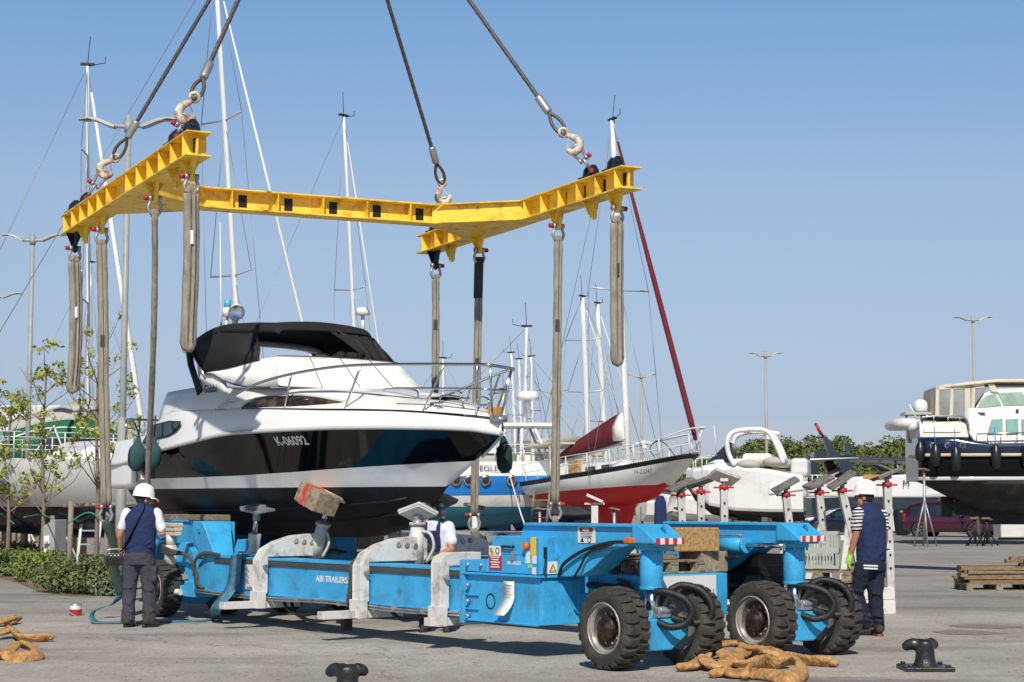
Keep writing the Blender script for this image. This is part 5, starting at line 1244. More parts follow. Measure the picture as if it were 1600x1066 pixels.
def hand(mb, wrist, dirn, palmn, thumb, curl=.6, s=1.0):
    """five-fingered hand: dirn along the fingers, palmn = direction the palm faces, thumb = side of the thumb"""
    d, pn, th = V(dirn).normalized(), V(palmn).normalized(), V(thumb).normalized()
    w_ = V(wrist); k = w_ + d * .085 * s
    mb.tube([w_, w_ + d * .03 * s, k], [.026 * s, .032 * s, .034 * s], 10, flat=(1, 1)); 
    for i, (o, L) in enumerate(((.031, .072), (.011, .082), (-.011, .076), (-.030, .058))):
        p = k + th * o * s - d * .008; q = p + (d * math.cos(curl * .5) + pn * math.sin(curl * .5)) * L * .5 * s; r_ = q + (d * math.cos(curl * 1.4) + pn * math.sin(curl * 1.4)) * L * .5 * s
        limb(mb, [p - d * .03 * s, p, q, r_], [.0115 * s, .0105 * s, .0095 * s, .008 * s], 8)
    p = w_ + d * .03 * s + th * .028 * s; q = p + (th * .7 + d * .7 + pn * .3).normalized() * .04 * s; r_ = q + (d + pn * .6 + th * .1).normalized() * .034 * s
    limb(mb, [p - th * .015, p, q, r_], [.014 * s, .0125 * s, .011 * s, .009 * s], 8)
def head(mb, c, f, r):
    """skull, jaw, nose, brow, ear; f = facing direction, r = right of the face"""
    c, f, r = V(c), V(f).normalized(), V(r).normalized(); u = V((0, 0, 1))
    ang = math.degrees(math.atan2(f.y, f.x))
    mb.ell(c + u * .03 - f * .012, (.098, .076, .105), 18, 12, e=(0, 0, ang)); mb.ell(c - u * .035 + f * .03, (.066, .062, .082), 16, 10, e=(0, 0, ang))
    mb.ell(c - u * .095 + f * .062, (.03, .032, .026), 10, 8, e=(0, 0, ang))
    limb(mb, [c + u * .018 + f * .088, c - u * .025 + f * .112], [.011, .016], 8)
    limb(mb, [c + u * .03 + f * .082 + r * .035, c + u * .03 + f * .082 - r * .035], [.013, .013], 8)
    limb(mb, [c - u * .062 + f * .09 + r * .018, c - u * .062 + f * .09 - r * .018], [.009, .009], 8)
    for s2 in (-1, 1): mb.ell(c + r * s2 * .08 - u * .005 - f * .008, (.022, .010, .034), 10, 8, e=(0, 0, ang))
    mb.cyl(c - u * .06 - f * .02, c - u * .19 - f * .035, .058, .065, n=14)
def head_parts(par, c, f, r, glasses=True, beard=False, hairm='hair'):
    c, f, r = V(c), V(f).normalized(), V(r).normalized(); u = V((0, 0, 1)); ang = math.degrees(math.atan2(f.y, f.x))
    b = MB()
    for s2 in (-1, 1): b.ell(c + u * .012 + f * .088 + r * s2 * .032, .011, 10, 8)
    b.build('eye', 'white', par)
    b = MB(); b.ell(c + u * .02 - f * .035, (.083, .084, .09), 16, 10, e=(0, 0, ang)); b.build('hair', hairm, par)
    if beard:
        b = MB(); b.ell(c - u * .07 + f * .045, (.056, .066, .05), 14, 10, e=(0, 0, ang)); fuse(b, 'beard', hairm, par, .01)
    if glasses:
        b = MB()
        for s2 in (-1, 1):
            b.ell(c + u * .014 + f * .105 + r * s2 * .034, (.006, .03, .021), 12, 8, e=(0, 0, ang)); b.tube([c + u * .02 + f * .10 + r * s2 * .06, c + u * .014 - f * .0 + r * s2 * .088], .005, 6)
        b.tube([c + u * .02 + f * .11 + r * .01, c + u * .02 + f * .11 - r * .01], .004, 6); b.build('glasses', 'black', par)
def helmet(par, c, f, tilt=0):
    c, f = V(c), V(f).normalized(); u = (V((0, 0, 1)) + f * tilt).normalized(); f = (f - u * f.dot(u)).normalized(); r = f.cross(u)
    rings = []
    for k in range(9):
        t = k / 8 * PI / 2; rr, h = math.cos(t) ** .85, math.sin(t)
        ring = []
        for j in range(28):
            a = 2 * PI * j / 28; ring.append(c + f * math.cos(a) * .142 * rr + r * math.sin(a) * .118 * rr + u * (h * .142 + .0))
        rings.append(ring)
    low = [c + f * math.cos(2 * PI * j / 28) * .146 + r * math.sin(2 * PI * j / 28) * .122 - u * .025 for j in range(28)]
    b = MB(); b.loft([low] + rings, caps=False)
    for k in (-.03, 0, .03):
        pts = [c + f * math.cos(a) * .143 + r * k + u * (math.sin(a) * .142 + .004 - abs(k) * .25) for a in [PI * .2 + PI * .6 * i / 12 for i in range(13)]]; b.tube(pts, .008, 6)
    # peak
    pk = []
    for j in range(15):
        a = -1.15 + 2.3 * j / 14; e0 = c + f * math.cos(a) * .142 + r * math.sin(a) * .12 - u * .022; e1 = c + f * (math.cos(a) * .142 + .062 * max(0, math.cos(a * 1.3))) + r * math.sin(a) * .128 - u * .036
        pk.append([e0, e1, e1 - u * .006, e0 - u * .008])
    b.loft(pk); b.build('hard_hat', 'helmet', par)
def shoe(par, ankle, toe, m='boot_m', sole='hair', h=.13, heel=0):
    a, t = V(ankle), V(toe); d = (t - a); d.z = 0; d = d.normalized(); s_ = V((-d.y, d.x, 0))
    b = MB(); z0 = heel
    limb(b, [a - d * .05 + V((0, 0, .03)), a + d * .03 + V((0, 0, .02)), V((t.x, t.y, t.z + .042)) - d * .05, V((t.x, t.y, t.z + .035))], [.05, .052, .046, .036], 10)
    limb(b, [a + V((0, 0, h)), a + V((0, 0, .04))], [.055, .052]); o = fuse(b, 'boot', m, par, .012)
    b = MB(); ring = []
    L = (V((t.x, t.y, 0)) - V((a.x, a.y, 0))).length
    out = [(-.085, -.03), (-.075, .04), (0, .045), (L * .6, .052), (L + .0, .045), (L + .035, .0), (L + .0, -.045), (L * .6, -.05), (0, -.042), (-.075, -.038)]
    za, zb = a.z - .05, t.z
    p = lambda u_, v_, dz: V((a.x, a.y, za + (zb - za) * max(0, min(1, (u_ + .08) / (L + .1))))) + d * u_ + s_ * v_ + V((0, 0, dz))
    b.loft([[p(u_, v_, 0) for u_, v_ in out], [p(u_, v_, .028) for u_, v_ in out]], smooth=False); b.build('sole', sole, o)
    return o
M['orange_sole'] = mat('dark_sole_orange_edge', '#4a3a30', .8, var=.3, scale=10, stain='#b8642c', sscale=6, samt=.4)
# ---------- person with the remote control (back to the camera)
P1 = empty('person', (-4.80, 22.9, 0), 0, 'worker in white hard hat, navy vest and dark trousers carrying a remote control box', 'person')
b = MB(); hc = V((.03, .05, 1.625)); f1, r1 = V((.86, .5, -.05)), V((.5, -.86, 0))
head(b, hc, f1, r1)
b2 = MB()
torso(b, [((-.01, 0, .95), (.15, 0, 0), (0, .10, 0)), ((0, 0, 1.2), (.15, 0, 0), (0, .10, 0)), ((.01, .0, 1.42), (.17, 0, 0), (0, .09, 0)), ((.02, .01, 1.5), (.07, 0, 0), (0, .06, 0))])
limb(b, [(-.2, 0, 1.42), (-.265, -.02, 1.18), (-.275, .06, .98)], [.05, .042, .028]); hand(b, (-.275, .06, .98), (-.02, .25, -.9), (.6, .5, 0), (.2, .9, .1), .9)
limb(b, [(.21, 0, 1.43), (.285, -.03, 1.20), (.17, .20, 1.40)], [.05, .043, .03]); hand(b, (.17, .20, 1.41), (-.1, .2, .9), (-.7, -.3, .1), (-.5, -.4, .3), 1.1)
limb(b, [(-.09, 0, .93), (-.125, .02, .5), (-.135, 0, .1)], [.085, .06, .045]); limb(b, [(.09, 0, .93), (.115, .02, .5), (.115, -.02, .1)], [.085, .06, .045])
fuse(b, 'body', 'skin', P1, .0085, 2)
head_parts(P1, hc, f1, r1, True, True); helmet(P1, hc + V((-.01, -.01, .07)), f1, .12)
b = MB()
limb(b, [(-.19, 0, 1.46), (-.245, -.01, 1.28)], [.068, .062]); limb(b, [(.20, 0, 1.46), (.265, -.02, 1.27)], [.07, .064]); torso(b, [((0, 0, 1.1), (.17, 0, 0), (0, .11, 0)), ((.01, 0, 1.45), (.19, 0, 0), (0, .10, 0))]); fuse(b, 'tee_shirt', 'tee', P1, .012)
b = MB()
torso(b, [((-.015, 0, .93), (.20, 0, 0), (0, .135, 0)), ((-.01, 0, 1.05), (.205, 0, 0), (0, .14, 0)), ((0, -.01, 1.25), (.20, 0, 0), (0, .135, 0)), ((.005, -.01, 1.40), (.215, 0, 0), (0, .13, 0)), ((.01, 0, 1.50), (.17, 0, .02), (0, .10, 0)), ((.015, .01, 1.56), (.085, 0, 0), (0, .08, 0)), ((.02, .015, 1.60), (.075, 0, 0), (0, .075, 0))])
for k in range(7): limb(b, [(-.16 + .05 * k, -.125, 1.02 + .02 * (k % 3)), (-.12 + .05 * k, -.13, 1.05 + .03 * (k % 2))], [.013, .011], 6)
fuse(b, 'vest', 'navy_cloth', P1, .012)
b = MB(); torso(b, [((-.015, 0, .99), (.19, 0, 0), (0, .13, 0)), ((-.02, 0, .90), (.205, 0, 0), (0, .145, 0)), ((-.02, 0, .80), (.205, 0, 0), (0, .14, 0))])
limb(b, [(-.11, 0, .84), (-.135, .01, .5), (-.14, .0, .28), (-.145, -.005, .09)], [.115, .092, .085, .088]); limb(b, [(.08, 0, .84), (.115, .02, .5), (.125, -.01, .28), (.13, -.015, .09)], [.118, .094, .085, .088])
for k, (x, z) in enumerate(((-.14, .12), (-.12, .20), (.12, .13), (.14, .21), (.13, .48), (-.15, .5), (.02, .8))): limb(b, [(x - .06, -.07, z + .01), (x + .05, -.085, z - .015 + .02 * (k % 2))], [.016, .014], 6)
b.box((.20, -.03, .66), (.05, .14, .16)); b.box((.205, -.03, .745), (.055, .15, .05)); fuse(b, 'trousers', 'trouser_grey', P1, .012)
shoe(P1, (-.14, -.02, .05), (-.12, .14, 0), 'boot_m', 'hair'); shoe(P1, (.13, -.06, .05), (.22, .05, 0), 'boot_m', 'hair')
b = MB(); b.tube(bez([(.055, -.05, 1.575), (.05, -.115, 1.5), (-.03, -.155, 1.32), (-.13, -.155, 1.12), (-.2, -.13, 1.0), (-.26, -.05, .96)], 6), 1, 8, flat=(.008, .036)); b.build('shoulder_strap', 'black', P1)
# remote control box, hangs at the hip
e = empty('remote_control', (-4.80 - .335, 22.9 + .0, .86), 18, 'black radio remote control box hanging at the hip of the worker by the lamp post', 'remote control')
b = MB(); b.prism([(-.11, -.07), (.11, -.07), (.12, .05), (-.12, .05)], -.12, .10, 'y'); b.build('housing', 'black', e, bevel=.015)
b = MB(); b.tube(bez([(-.1, -.12, .05), (-.1, -.13, .13), (.1, -.13, .13), (.1, -.12, .05)], 5), .012, 6); b.build('guard_rail', 'steel', e)
b = MB()
for k in range(4): b.cyl((-.07 + .045 * k, -.05, .05), (-.07 + .045 * k, -.05, .085), .012, n=8)
b.box((0, .03, .055), (.16, .06, .015)); b.build('joystick', 'lightgrey', e)
b = MB(); b.cyl((0, 0, 0), (0, 0, .07), .02, .028, n=10); tag(b.build('red_radio_cap', 'red', loc=(-4.80 + .165, 22.9 + .22, 1.56)), 'small red object held at the mouth of the worker with the remote control', 'handset')
# ---------- person walking on the right
P2 = empty('person', (4.28, 21.38, 0), 0, 'worker in white hard hat, striped tee and navy vest walking past the right wheels', 'person')
f2, r2 = V((-.93, .36, -.02)), V((.36, .93, 0)); hc = V((-.015, .0, 1.655))
b = MB(); head(b, hc, f2, r2)
side2, fr2 = V((-.35, -.94, 0)).normalized(), V((-.75, .66, 0)).normalized()
L_ = V((-.62, -.40, 0)).normalized()     # shoulder line towards the visible left arm
Fw = V((-.55, .83, 0)).normalized()
tc = V((.05, 0, 0))
torso(b, [(tc + V((0, 0, .95)), L_ * .15, Fw * .10), (tc + V((0, 0, 1.2)), L_ * .15, Fw * .10), (tc + V((0, 0, 1.44)), L_ * .17, Fw * .09), (tc + V((-.03, 0, 1.53)), L_ * .07, Fw * .06)])
shL = tc + L_ * .21 + V((0, 0, 1.46)); elL = V((-.145, -.09, 1.20)); wrL = V((-.205, -.03, .965))
limb(b, [shL, elL, wrL], [.054, .046, .032]); 
shR = tc - L_ * .20 + V((0, 0, 1.45)); elR = V((.245, .10, 1.18)); wrR = V((.225, .16, .95)); limb(b, [shR, elR, wrR], [.05, .043, .03]); hand(b, wrR, (-.05, .1, -1), (-.6, -.2, 0), (-.5, .6, 0), .6)
hand(b, wrL, (-.22, .1, -.95), (.7, -.1, -.2), (.0, .9, .1), .6)
limb(b, [tc + L_ * .09 + V((0, 0, .92)), V((-.10, .03, .52)), V((.0, .06, .14))], [.085, .06, .045]); limb(b, [tc - L_ * .09 + V((0, 0, .92)), V((.10, .03, .5)), V((.115, .02, .1))], [.085, .06, .045])
fuse(b, 'body', 'skin', P2, .0085, 2)
head_parts(P2, hc, f2, r2, True, False); helmet(P2, hc + V((.012, -.005, .07)), f2, -.05)
b = MB(); limb(b, [shL + V((.01, .01, .01)), shL.lerp(elL, .62)], [.072, .07]); limb(b, [shR, shR.lerp(elR, .6)], [.068, .062]); torso(b, [(tc + V((0, 0, 1.1)), L_ * .16, Fw * .1), (tc + V((0, 0, 1.46)), L_ * .19, Fw * .09)]); fuse(b, 'striped_tee_shirt', 'stripe_tee', P2, .012)
b = MB(); torso(b, [(tc + V((.0, 0, .89)), L_ * .185, Fw * .145), (tc + V((.01, 0, 1.05)), L_ * .19, Fw * .15), (tc + V((.01, 0, 1.25)), L_ * .195, Fw * .145), (tc + V((.01, 0, 1.40)), L_ * .20, Fw * .135), (tc + V((-.005, 0, 1.50)), L_ * .165, Fw * .105), (tc + V((-.03, 0, 1.565)), L_ * .085, Fw * .085), (tc + V((-.04, 0, 1.60)), L_ * .078, Fw * .08)])
for k in range(6): limb(b, [tc + V((-.05 + .045 * k, -.135, .98 + .03 * (k % 3))), tc + V((-.02 + .045 * k, -.135, 1.02 + .02 * (k % 2)))], [.013, .011], 6)
fuse(b, 'vest', 'navy_cloth', P2, .012)
b = MB(); torso(b, [(tc + V((0, 0, .95)), L_ * .165, Fw * .13), (tc + V((-.005, 0, .86)), L_ * .18, Fw * .15), (tc + V((-.01, 0, .78)), L_ * .185, Fw * .15)])
limb(b, [tc + L_ * .085 + V((-.02, 0, .82)), V((-.13, .04, .52)), V((-.055, .06, .30)), V((.005, .05, .13))], [.118, .09, .075, .07]); limb(b, [tc - L_ * .085 + V((0, 0, .82)), V((.10, .03, .50)), V((.11, .02, .28)), V((.13, .02, .10))], [.118, .095, .082, .08])
for k, (x, y, z) in enumerate(((.02, -.02, .18), (-.02, -.01, .24), (.13, -.06, .17), (.12, -.07, .24), (-.10, -.05, .53), (.10, -.07, .5))): limb(b, [(x - .05, y - .01, z + .012), (x + .05, y - .01, z - .008)], [.014, .012], 6)
tr2 = fuse(b, 'trousers', 'trouser_navy', P2, .012)
d = MB(); d.box((.01, -.172, .845), (.17, .02, .018), (0, 2, -10)); d.box((.01, -.174, .812), (.16, .02, .018), (0, 2, -10)); d.build('reflective_trim', 'tee', tr2)
b = MB(); hand(b, wrL, (-.22, .1, -.95), (.7, -.1, -.2), (.0, .9, .1), .6, 1.22); limb(b, [wrL, wrL + V((.012, -.003, .05))], [.034, .04]); fuse(b, 'work_glove', 'lime', P2, .008, 1)
d = MB(); d.tube([wrL + V((.014, -.004, .06)), wrL + V((.02, -.006, .085))], [.038, .039], 12); d.build('wristwatch', 'black', P2)
shoe(P2, (.02, .05, .13), (-.12, .16, .0), 'boot_m', 'orange_sole', h=.1); shoe(P2, (.125, .0, .05), (.10, .16, 0), 'boot_m', 'orange_sole')
# ---------- person crouching behind the transporter
P3 = empty('person', (-.97, 22.05, 0), 0, 'worker in white tee, dark cap and blue dungarees bending over behind the middle white bracket', 'person')
f3, r3 = V((-.8, -.5, -.3)), V((-.5, .8, 0)); hc = V((-.14, -.12, 1.46))
b = MB(); head(b, hc, f3, r3)
torso(b, [((.05, .05, .85), (.15, 0, 0), (0, .12, 0)), ((.06, .02, 1.05), (.16, 0, 0), (0, .11, 0)), ((0, -.05, 1.28), (.18, 0, 0), (0, .10, 0)), ((-.06, -.09, 1.36), (.08, 0, 0), (0, .06, 0))])
limb(b, [(.18, -.03, 1.29), (.22, -.12, 1.02), (.02, -.27, .93)], [.055, .046, .032]); hand(b, (.02, -.27, .93), (-.9, -.2, -.1), (0, .2, -1), (0, -.7, .5), .7)
limb(b, [(-.2, -.08, 1.27), (-.26, -.2, 1.06), (-.16, -.3, 1.05)], [.055, .046, .032]); hand(b, (-.16, -.3, 1.05), (.7, -.3, .1), (0, .2, -1), (0, -.7, .5), .7)
limb(b, [(-.06, .05, .84), (-.1, -.02, .45), (-.1, .05, .08)], [.09, .065, .05]); limb(b, [(.15, .05, .84), (.18, -.02, .45), (.18, .05, .08)], [.09, .065, .05]); fuse(b, 'body', 'skin', P3, .0085)
head_parts(P3, hc, f3, r3, False, True); bcap = MB(); bcap.ell(hc + V((.02, .01, .06)), (.105, .1, .07)); bcap.box(hc + V((-.10, -.06, .05)), (.1, .12, .015), (0, 15, 30)); fuse(bcap, 'cap', 'trouser_grey', P3, .01)
b = MB(); torso(b, [((.05, .04, .92), (.17, 0, 0), (0, .14, 0)), ((.06, .01, 1.08), (.18, 0, 0), (0, .135, 0)), ((.01, -.04, 1.26), (.20, 0, 0), (0, .125, 0)), ((-.04, -.08, 1.37), (.1, 0, 0), (0, .09, 0))]); limb(b, [(.18, -.03, 1.29), (.215, -.09, 1.12)], [.08, .075]); limb(b, [(-.2, -.08, 1.27), (-.24, -.16, 1.13)], [.078, .07]); fuse(b, 'tee_shirt', 'tee', P3, .012)
b = MB(); torso(b, [((.05, .05, .98), (.18, 0, 0), (0, .15, 0)), ((.05, .05, .8), (.19, 0, 0), (0, .15, 0))]); limb(b, [(-.06, .05, .82), (-.1, -.02, .45), (-.1, .05, .08)], [.115, .09, .085]); limb(b, [(.15, .05, .82), (.18, -.02, .45), (.18, .05, .08)], [.115, .09, .085]); b.box((-.04, -.155, 1.12), (.24, .05, .26), (14, 0, 0)); fuse(b, 'dungarees', 'navy_cloth', P3, .012)
b = MB(); b.tube(bez([(-.10, -.2, 1.22), (-.10, -.17, 1.34), (-.06, -.05, 1.39), (.0, .06, 1.3)], 5), 1, 8, flat=(.012, .025)); b.tube(bez([(.05, -.18, 1.2), (.06, -.15, 1.33), (.05, -.03, 1.37), (.06, .08, 1.3)], 5), 1, 8, flat=(.012, .025)); b.build('braces', 'navy_cloth', P3)
b = MB(); hand(b, (.02, -.27, .93), (-.9, -.2, -.1), (0, .2, -1), (0, -.7, .5), .7, 1.25); fuse(b, 'work_glove', 'lime', P3, .008, 1)
b = MB(); hand(b, (-.16, -.3, 1.05), (.7, -.3, .1), (0, .2, -1), (0, -.7, .5), .7, 1.25); fuse(b, 'work_glove', 'lime', P3, .008, 1)
shoe(P3, (-.1, .05, .05), (-.14, -.1, 0)); shoe(P3, (.18, .05, .05), (.16, -.1, 0))
# ============================================================ BOATS IN THE YARD
M['red_af'] = mat('red_antifouling', '#d3121e', .5, var=.1, scale=1.5, stain='#b01420', sscale=2, samt=.35)
M['teal_af'] = mat('teal_antifouling', '#1f6f86', .55, var=.12, scale=1.2, stain='#165a70', sscale=1.5, samt=.4)
M['blue_hull'] = mat('blue_hull', '#1f78c4', .25, var=.05, coat=.5)
M['navy_hull'] = mat('navy_hull', '#10243f', .2, var=.1, coat=.7)
M['black_af'] = mat('worn_black_bottom', '#191a1d', .7, var=.4, scale=1.5, stain='#3a322c', sscale=2, samt=.5)
M['red_canvas'] = mat('dark_red_canvas', '#66141f', .85, var=.15, scale=3, bump=.3, bscale=5)
M['grey_canvas'] = mat('grey_canvas', '#b1ada4', .85, var=.1, scale=2, bump=.3, bscale=4)
M['green_canvas'] = mat('green_canvas', '#12633f', .8, var=.15, scale=2, bump=.2, bscale=4)
M['green_paint'] = mat('green_paint', '#1d5c44', .4, var=.1)
M['beige_canvas'] = mat('beige_canvas', '#cfc6b2', .85, var=.08, scale=2, bump=.15, bscale=5)
M['clear_vinyl'] = mat('clear_vinyl_window', '#8f9390', .15, var=.25, scale=1.5, coat=.3)
M['cream'] = mat('cream_paint', '#d9d4c4', .4, var=.05)
M['charcoal'] = mat('charcoal_paint', '#2c3944', .25, var=.1, coat=.5)
M['curtain'] = mat('teal_curtain', '#7fb0a8', .8, var=.25, scale=6, stretch=(6, 6, .4))
M['sail'] = mat('white_sail', '#e3e1da', .8, var=.05, bump=.2, bscale=4)
M['tan_board'] = mat('tan_board', '#b48f5e', .8, var=.15)
def yhull(par, L, B, zs, zk, bands, stern=.75, pw=1.9, pk=.62, bowp=.62, rake=.9, trans=.35, deckm='gel', names=None):
    """sailing-boat / displacement hull, bow at x=0, stern at -L; zs(t), zk(t) sheer and keel line, bands [(z0,z1,material,name)]"""
    N = 26
    def w_(t): return B / 2 * (min(1, t / .55) ** bowp if t < .55 else 1 - (1 - stern) * ((t - .55) / .45) ** 2)
    def X(t, u): return -L * t - rake * (1 - t) ** 3 * u + trans * (t ** 6) * u           # raked stem, overhanging stern
    def sec(t, z):
        a, c = zk(t), zs(t); u = max(0, min(1, (c - z) / (c - a))); return w_(t) * max(0, 1 - u ** pw) ** pk, u
    for z0, z1, m, nm in bands:
        b = MB()
        for sy in (-1, 1):
            rows = []
            for i in range(N + 1):
                t = (i / N) ** 1.25; lo = max(zk(t), z0(t) if callable(z0) else z0); hi = min(zs(t), z1(t) if callable(z1) else z1); hi = max(lo, hi); row = []
                for k in range(9):
                    z = lo + (hi - lo) * k / 8; y, u = sec(t, z); row.append(V((X(t, u), sy * y, z)))
                rows.append(row)
            b.loft(rows, closed=False, caps=False)
        b.add([V((X(1, 0), 0, 0))], [])
        # stern closing face
        rows = []
        lo = max(zk(1), z0(1) if callable(z0) else z0); hi = min(zs(1), z1(1) if callable(z1) else z1)
        if hi > lo:
            for k in range(9):
                z = lo + (hi - lo) * k / 8; y, u = sec(1, z); rows.append([V((X(1, u), -y, z)), V((X(1, u), y, z))])
            b.loft(rows, closed=False, caps=False)
        b.build(nm, m, par)
    b = MB(); rows = []
    for i in range(N + 1):
        t = (i / N) ** 1.25; y = w_(t); z = zs(t) - .04; rows.append([V((X(t, 0), -y, z)), V((X(t, 0), 0, z + .06)), V((X(t, 0), y, z))])
    b.loft(rows, closed=False, caps=False); b.build('deck', deckm, par)
    return w_, X
def rig(par, x, z0, H, bow, stern, B, spreaders=(.5,), m='mast', r=.09, furl=None, rake=.02, furlr=.07, shrouds=True, top=True, sprw=None):
    """mast with spreaders, stays and masthead fittings; bow/stern = stay feet (x, z)"""
    tp = V((x - rake * H, 0, z0 + H))
    b = MB(); pts = [V((x - rake * H * k / 6, 0, z0 + H * k / 6)) for k in range(7)]; b.tube(pts, [r, r, r, r, r, r * .95, r * .8], 10, flat=(1.25, .85)); mst = b.build('mast', m, par)
    for f in spreaders:
        c = V((x - rake * H * f, 0, z0 + H * f)); w_ = (sprw or B * .36)
        d = MB(); d.tube([c + V((-.1, -w_, .05)), c, c + V((-.1, w_, .05))], .028, 6); d.build('spreader', 'alu', mst)
    d = MB(); wr = .011
    d.tube([tp, V((bow[0], 0, bow[1]))], wr, 4); d.tube([tp, V((stern[0], 0, stern[1]))], wr, 4)
    if shrouds:
        for sy in (-1, 1):
            for f0, f1 in ((1.0, spreaders[-1]),) + tuple((spreaders[i], spreaders[i - 1] if i else 0) for i in range(len(spreaders))):
                a = V((x - rake * H * f0, 0, z0 + H * f0)); w1 = (sprw or B * .36); e = V((x - rake * H * f1 - .1, sy * w1, z0 + H * f1 + .05)) if f1 else V((x - .1, sy * B * .44, z0 - .4)); d.tube([a, e], wr, 4)
            e0 = V((x - rake * H * spreaders[-1] - .1, sy * (sprw or B * .36), z0 + H * spreaders[-1] + .05)); d.tube([e0, V((x - .12, sy * B * .45, z0 - .4))], wr, 4)
    d.build('rigging', 'wire', mst)
    if top:
        d = MB(); d.tube([tp, tp + V((.05, .1, .9))], .012, 5); d.tube([tp, tp + V((.5, 0, .12)), tp + V((.5, 0, .3))], .014, 5); d.box(tp + V((0, 0, .06)), (.4, .12, .06)); d.build('masthead_gear', 'black', mst)
    if furl:
        f = MB(); p, q = V((bow[0], 0, bow[1] + .1)), tp; f.tube([p.lerp(q, .03), p.lerp(q, .08), p.lerp(q, .5), p.lerp(q, .93)], [furlr * .6, furlr, furlr * .9, furlr * .4], 8); f.build('furled_sail', furl, par)
    return mst, tp
def rails(par, w_, X, zs, L, h=.6, t0=.02, t1=.98, m='mast', pulpit=True, n=9, r=.018):
    b = MB()
    for sy in (-1, 1):
        pts = []
        for i in range(n + 1):
            t = t0 + (t1 - t0) * i / n; p = V((X(t, 0), sy * w_(t) * .95, zs(t))); b.tube([p, p + V((0, 0, h))], r, 5); pts.append(p)
        for f in (.5, 1): b.tube([p + V((0, 0, h * f)) for p in pts], r * .7, 4)
    if pulpit:
        p = V((X(t0, 0), 0, zs(t0))); b.tube(bez([V((X(.12, 0), -w_(.12) * .95, zs(.12) + h)), V((X(.03, 0), -w_(.03) * .9, zs(0) + h + .12)), V((.35, 0, zs(0) + h + .14)), V((X(.03, 0), w_(.03) * .9, zs(0) + h + .12)), V((X(.12, 0), w_(.12) * .95, zs(.12) + h))], 6), r * 1.4, 6)
        b.tube([V((.3, 0, zs(0) + h + .13)), V((-.2, 0, zs(0)))], r * 1.3, 5)
    b.build('guard_rail', m, par)
def block(loc, size, label, rz=0, m='wood'):
    o = MB().box((0, 0, size[2] / 2), size).build('keel_block', m, loc=loc, rot=(0, 0, R(rz)), bevel=.02); return tag(o, label, 'block', 'timber blocks under the stored boats')
def stand(loc, h, label, m='steel', lean=0, col='red'):
    e = empty('boat_stand', loc, random.uniform(0, 90), label, 'boat stand', 'stands propping up the stored boats')
    b = MB(); b.cyl((0, 0, .1), (0, 0, h), .05, n=10)
    for k in range(4):
        a = PI / 4 + k * PI / 2; b.tube([(math.cos(a) * .42, math.sin(a) * .42, 0), (0, 0, h * .62)], .028, 6)
    b.build('tripod', m, e); d = MB(); d.box((0, 0, h + .04), (.3, .3, .05), (lean, 12, 0)); d.cyl((0, 0, h - .15), (0, 0, h + .02), .03, n=8); d.build('pad', 'wood', e)
    d = MB(); d.box((0, 0, h - .1), (.28, .04, .03)); d.build('handle', col, e)
    return e
# ---------------- red and white sailing boat
S1 = empty('sailing_boat', (at(1096, 705, 54.5).x, 54.5, 0), -61, 'white sailing boat with bright red bottom, dark red sail cover and red furled foresail', 'sailing boat')
S1.rotation_euler = (0, R(-2.8), R(-61)); S1.location.z = .0
zs = lambda t: 3.15 - 1.0 * t + .62 * t * t; zk = lambda t: 1.72 + 1.3 * max(0, .35 - t) ** 1.4 * 3.2 + .75 * max(0, t - .6) ** 1.5 * 2
wl = lambda t: 2.05 - .0 * t
w_, X = yhull(S1, 9.8, 3.3, zs, zk, [(0, 2.26, 'red_af', 'hull_bottom'), (2.26, lambda t: zs(t) - .16, 'gel', 'topsides'), (lambda t: zs(t) - .16, 9, 'black', 'bulwark')], stern=.7, rake=1.3, pw=2.3, pk=.5)
b = MB(); b.prism([(-3.6, 2.05), (-6.3, 1.95), (-6.1, .38), (-4.5, .38)], -.13, .13, 'y'); b.build('keel', 'red_af', S1, bevel=.05)
b = MB(); b.prism([(-9.6, 1.5), (-10.2, 1.7), (-10.1, .75), (-9.6, .75)], -.04, .04, 'y'); b.build('rudder', 'red_af', S1)
b = MB(); b.loft([[V((x, -w, z0)), V((x, -w * .9, z1)), V((x, w * .9, z1)), V((x, w, z0))] for x, w, z0, z1 in ((-2.6, .5, 2.8, 2.9), (-3.2, .85, 2.75, 3.12), (-6.6, 1.1, 2.6, 3.15), (-7.0, 1.1, 2.6, 3.1))], smooth=False); cr = b.build('coachroof', 'gel', S1, bevel=.04)
b = MB()
for x in (-3.8, -4.8, -5.8): b.box((x, -1.0, 2.93), (.5, .12, .16)); b.box((x, 1.0, 2.93), (.5, .12, .16))
b.build('window', 'glass', cr, bevel=.03)
mst, tp = rig(S1, -4.0, 3.0, 11.75, (.0, 3.1), (-10.6, 2.7), 3.3, (.50,), furl='red_canvas', furlr=.095, rake=.028, r=.088)
b = MB(); rings = []
for x, w, z0, z1 in ((-4.5, .16, 3.85, 4.78), (-4.9, .2, 3.82, 4.70), (-6.0, .2, 3.72, 4.42), (-7.2, .17, 3.62, 4.1), (-8.4, .09, 3.52, 3.74)):
    rings.append([V((x, -w, z0)), V((x, -w * 1.15, z0 * .6 + z1 * .4)), V((x, 0, z1)), V((x, w * 1.15, z0 * .6 + z1 * .4)), V((x, w, z0))])
b.loft(rings); b.build('sail_cover', 'red_canvas', S1)
b = MB(); b.loft([[V((x, -w, z0)), V((x, -w * 1.2, z0 * .5 + z1 * .5)), V((x, 0, z1)), V((x, w * 1.2, z0 * .5 + z1 * .5)), V((x, w, z0))] for x, w, z0, z1 in ((-4.12, .12, 3.9, 4.8), (-4.4, .2, 3.85, 4.78), (-4.6, .2, 3.86, 4.74))]); b.build('mainsail', 'sail', S1)
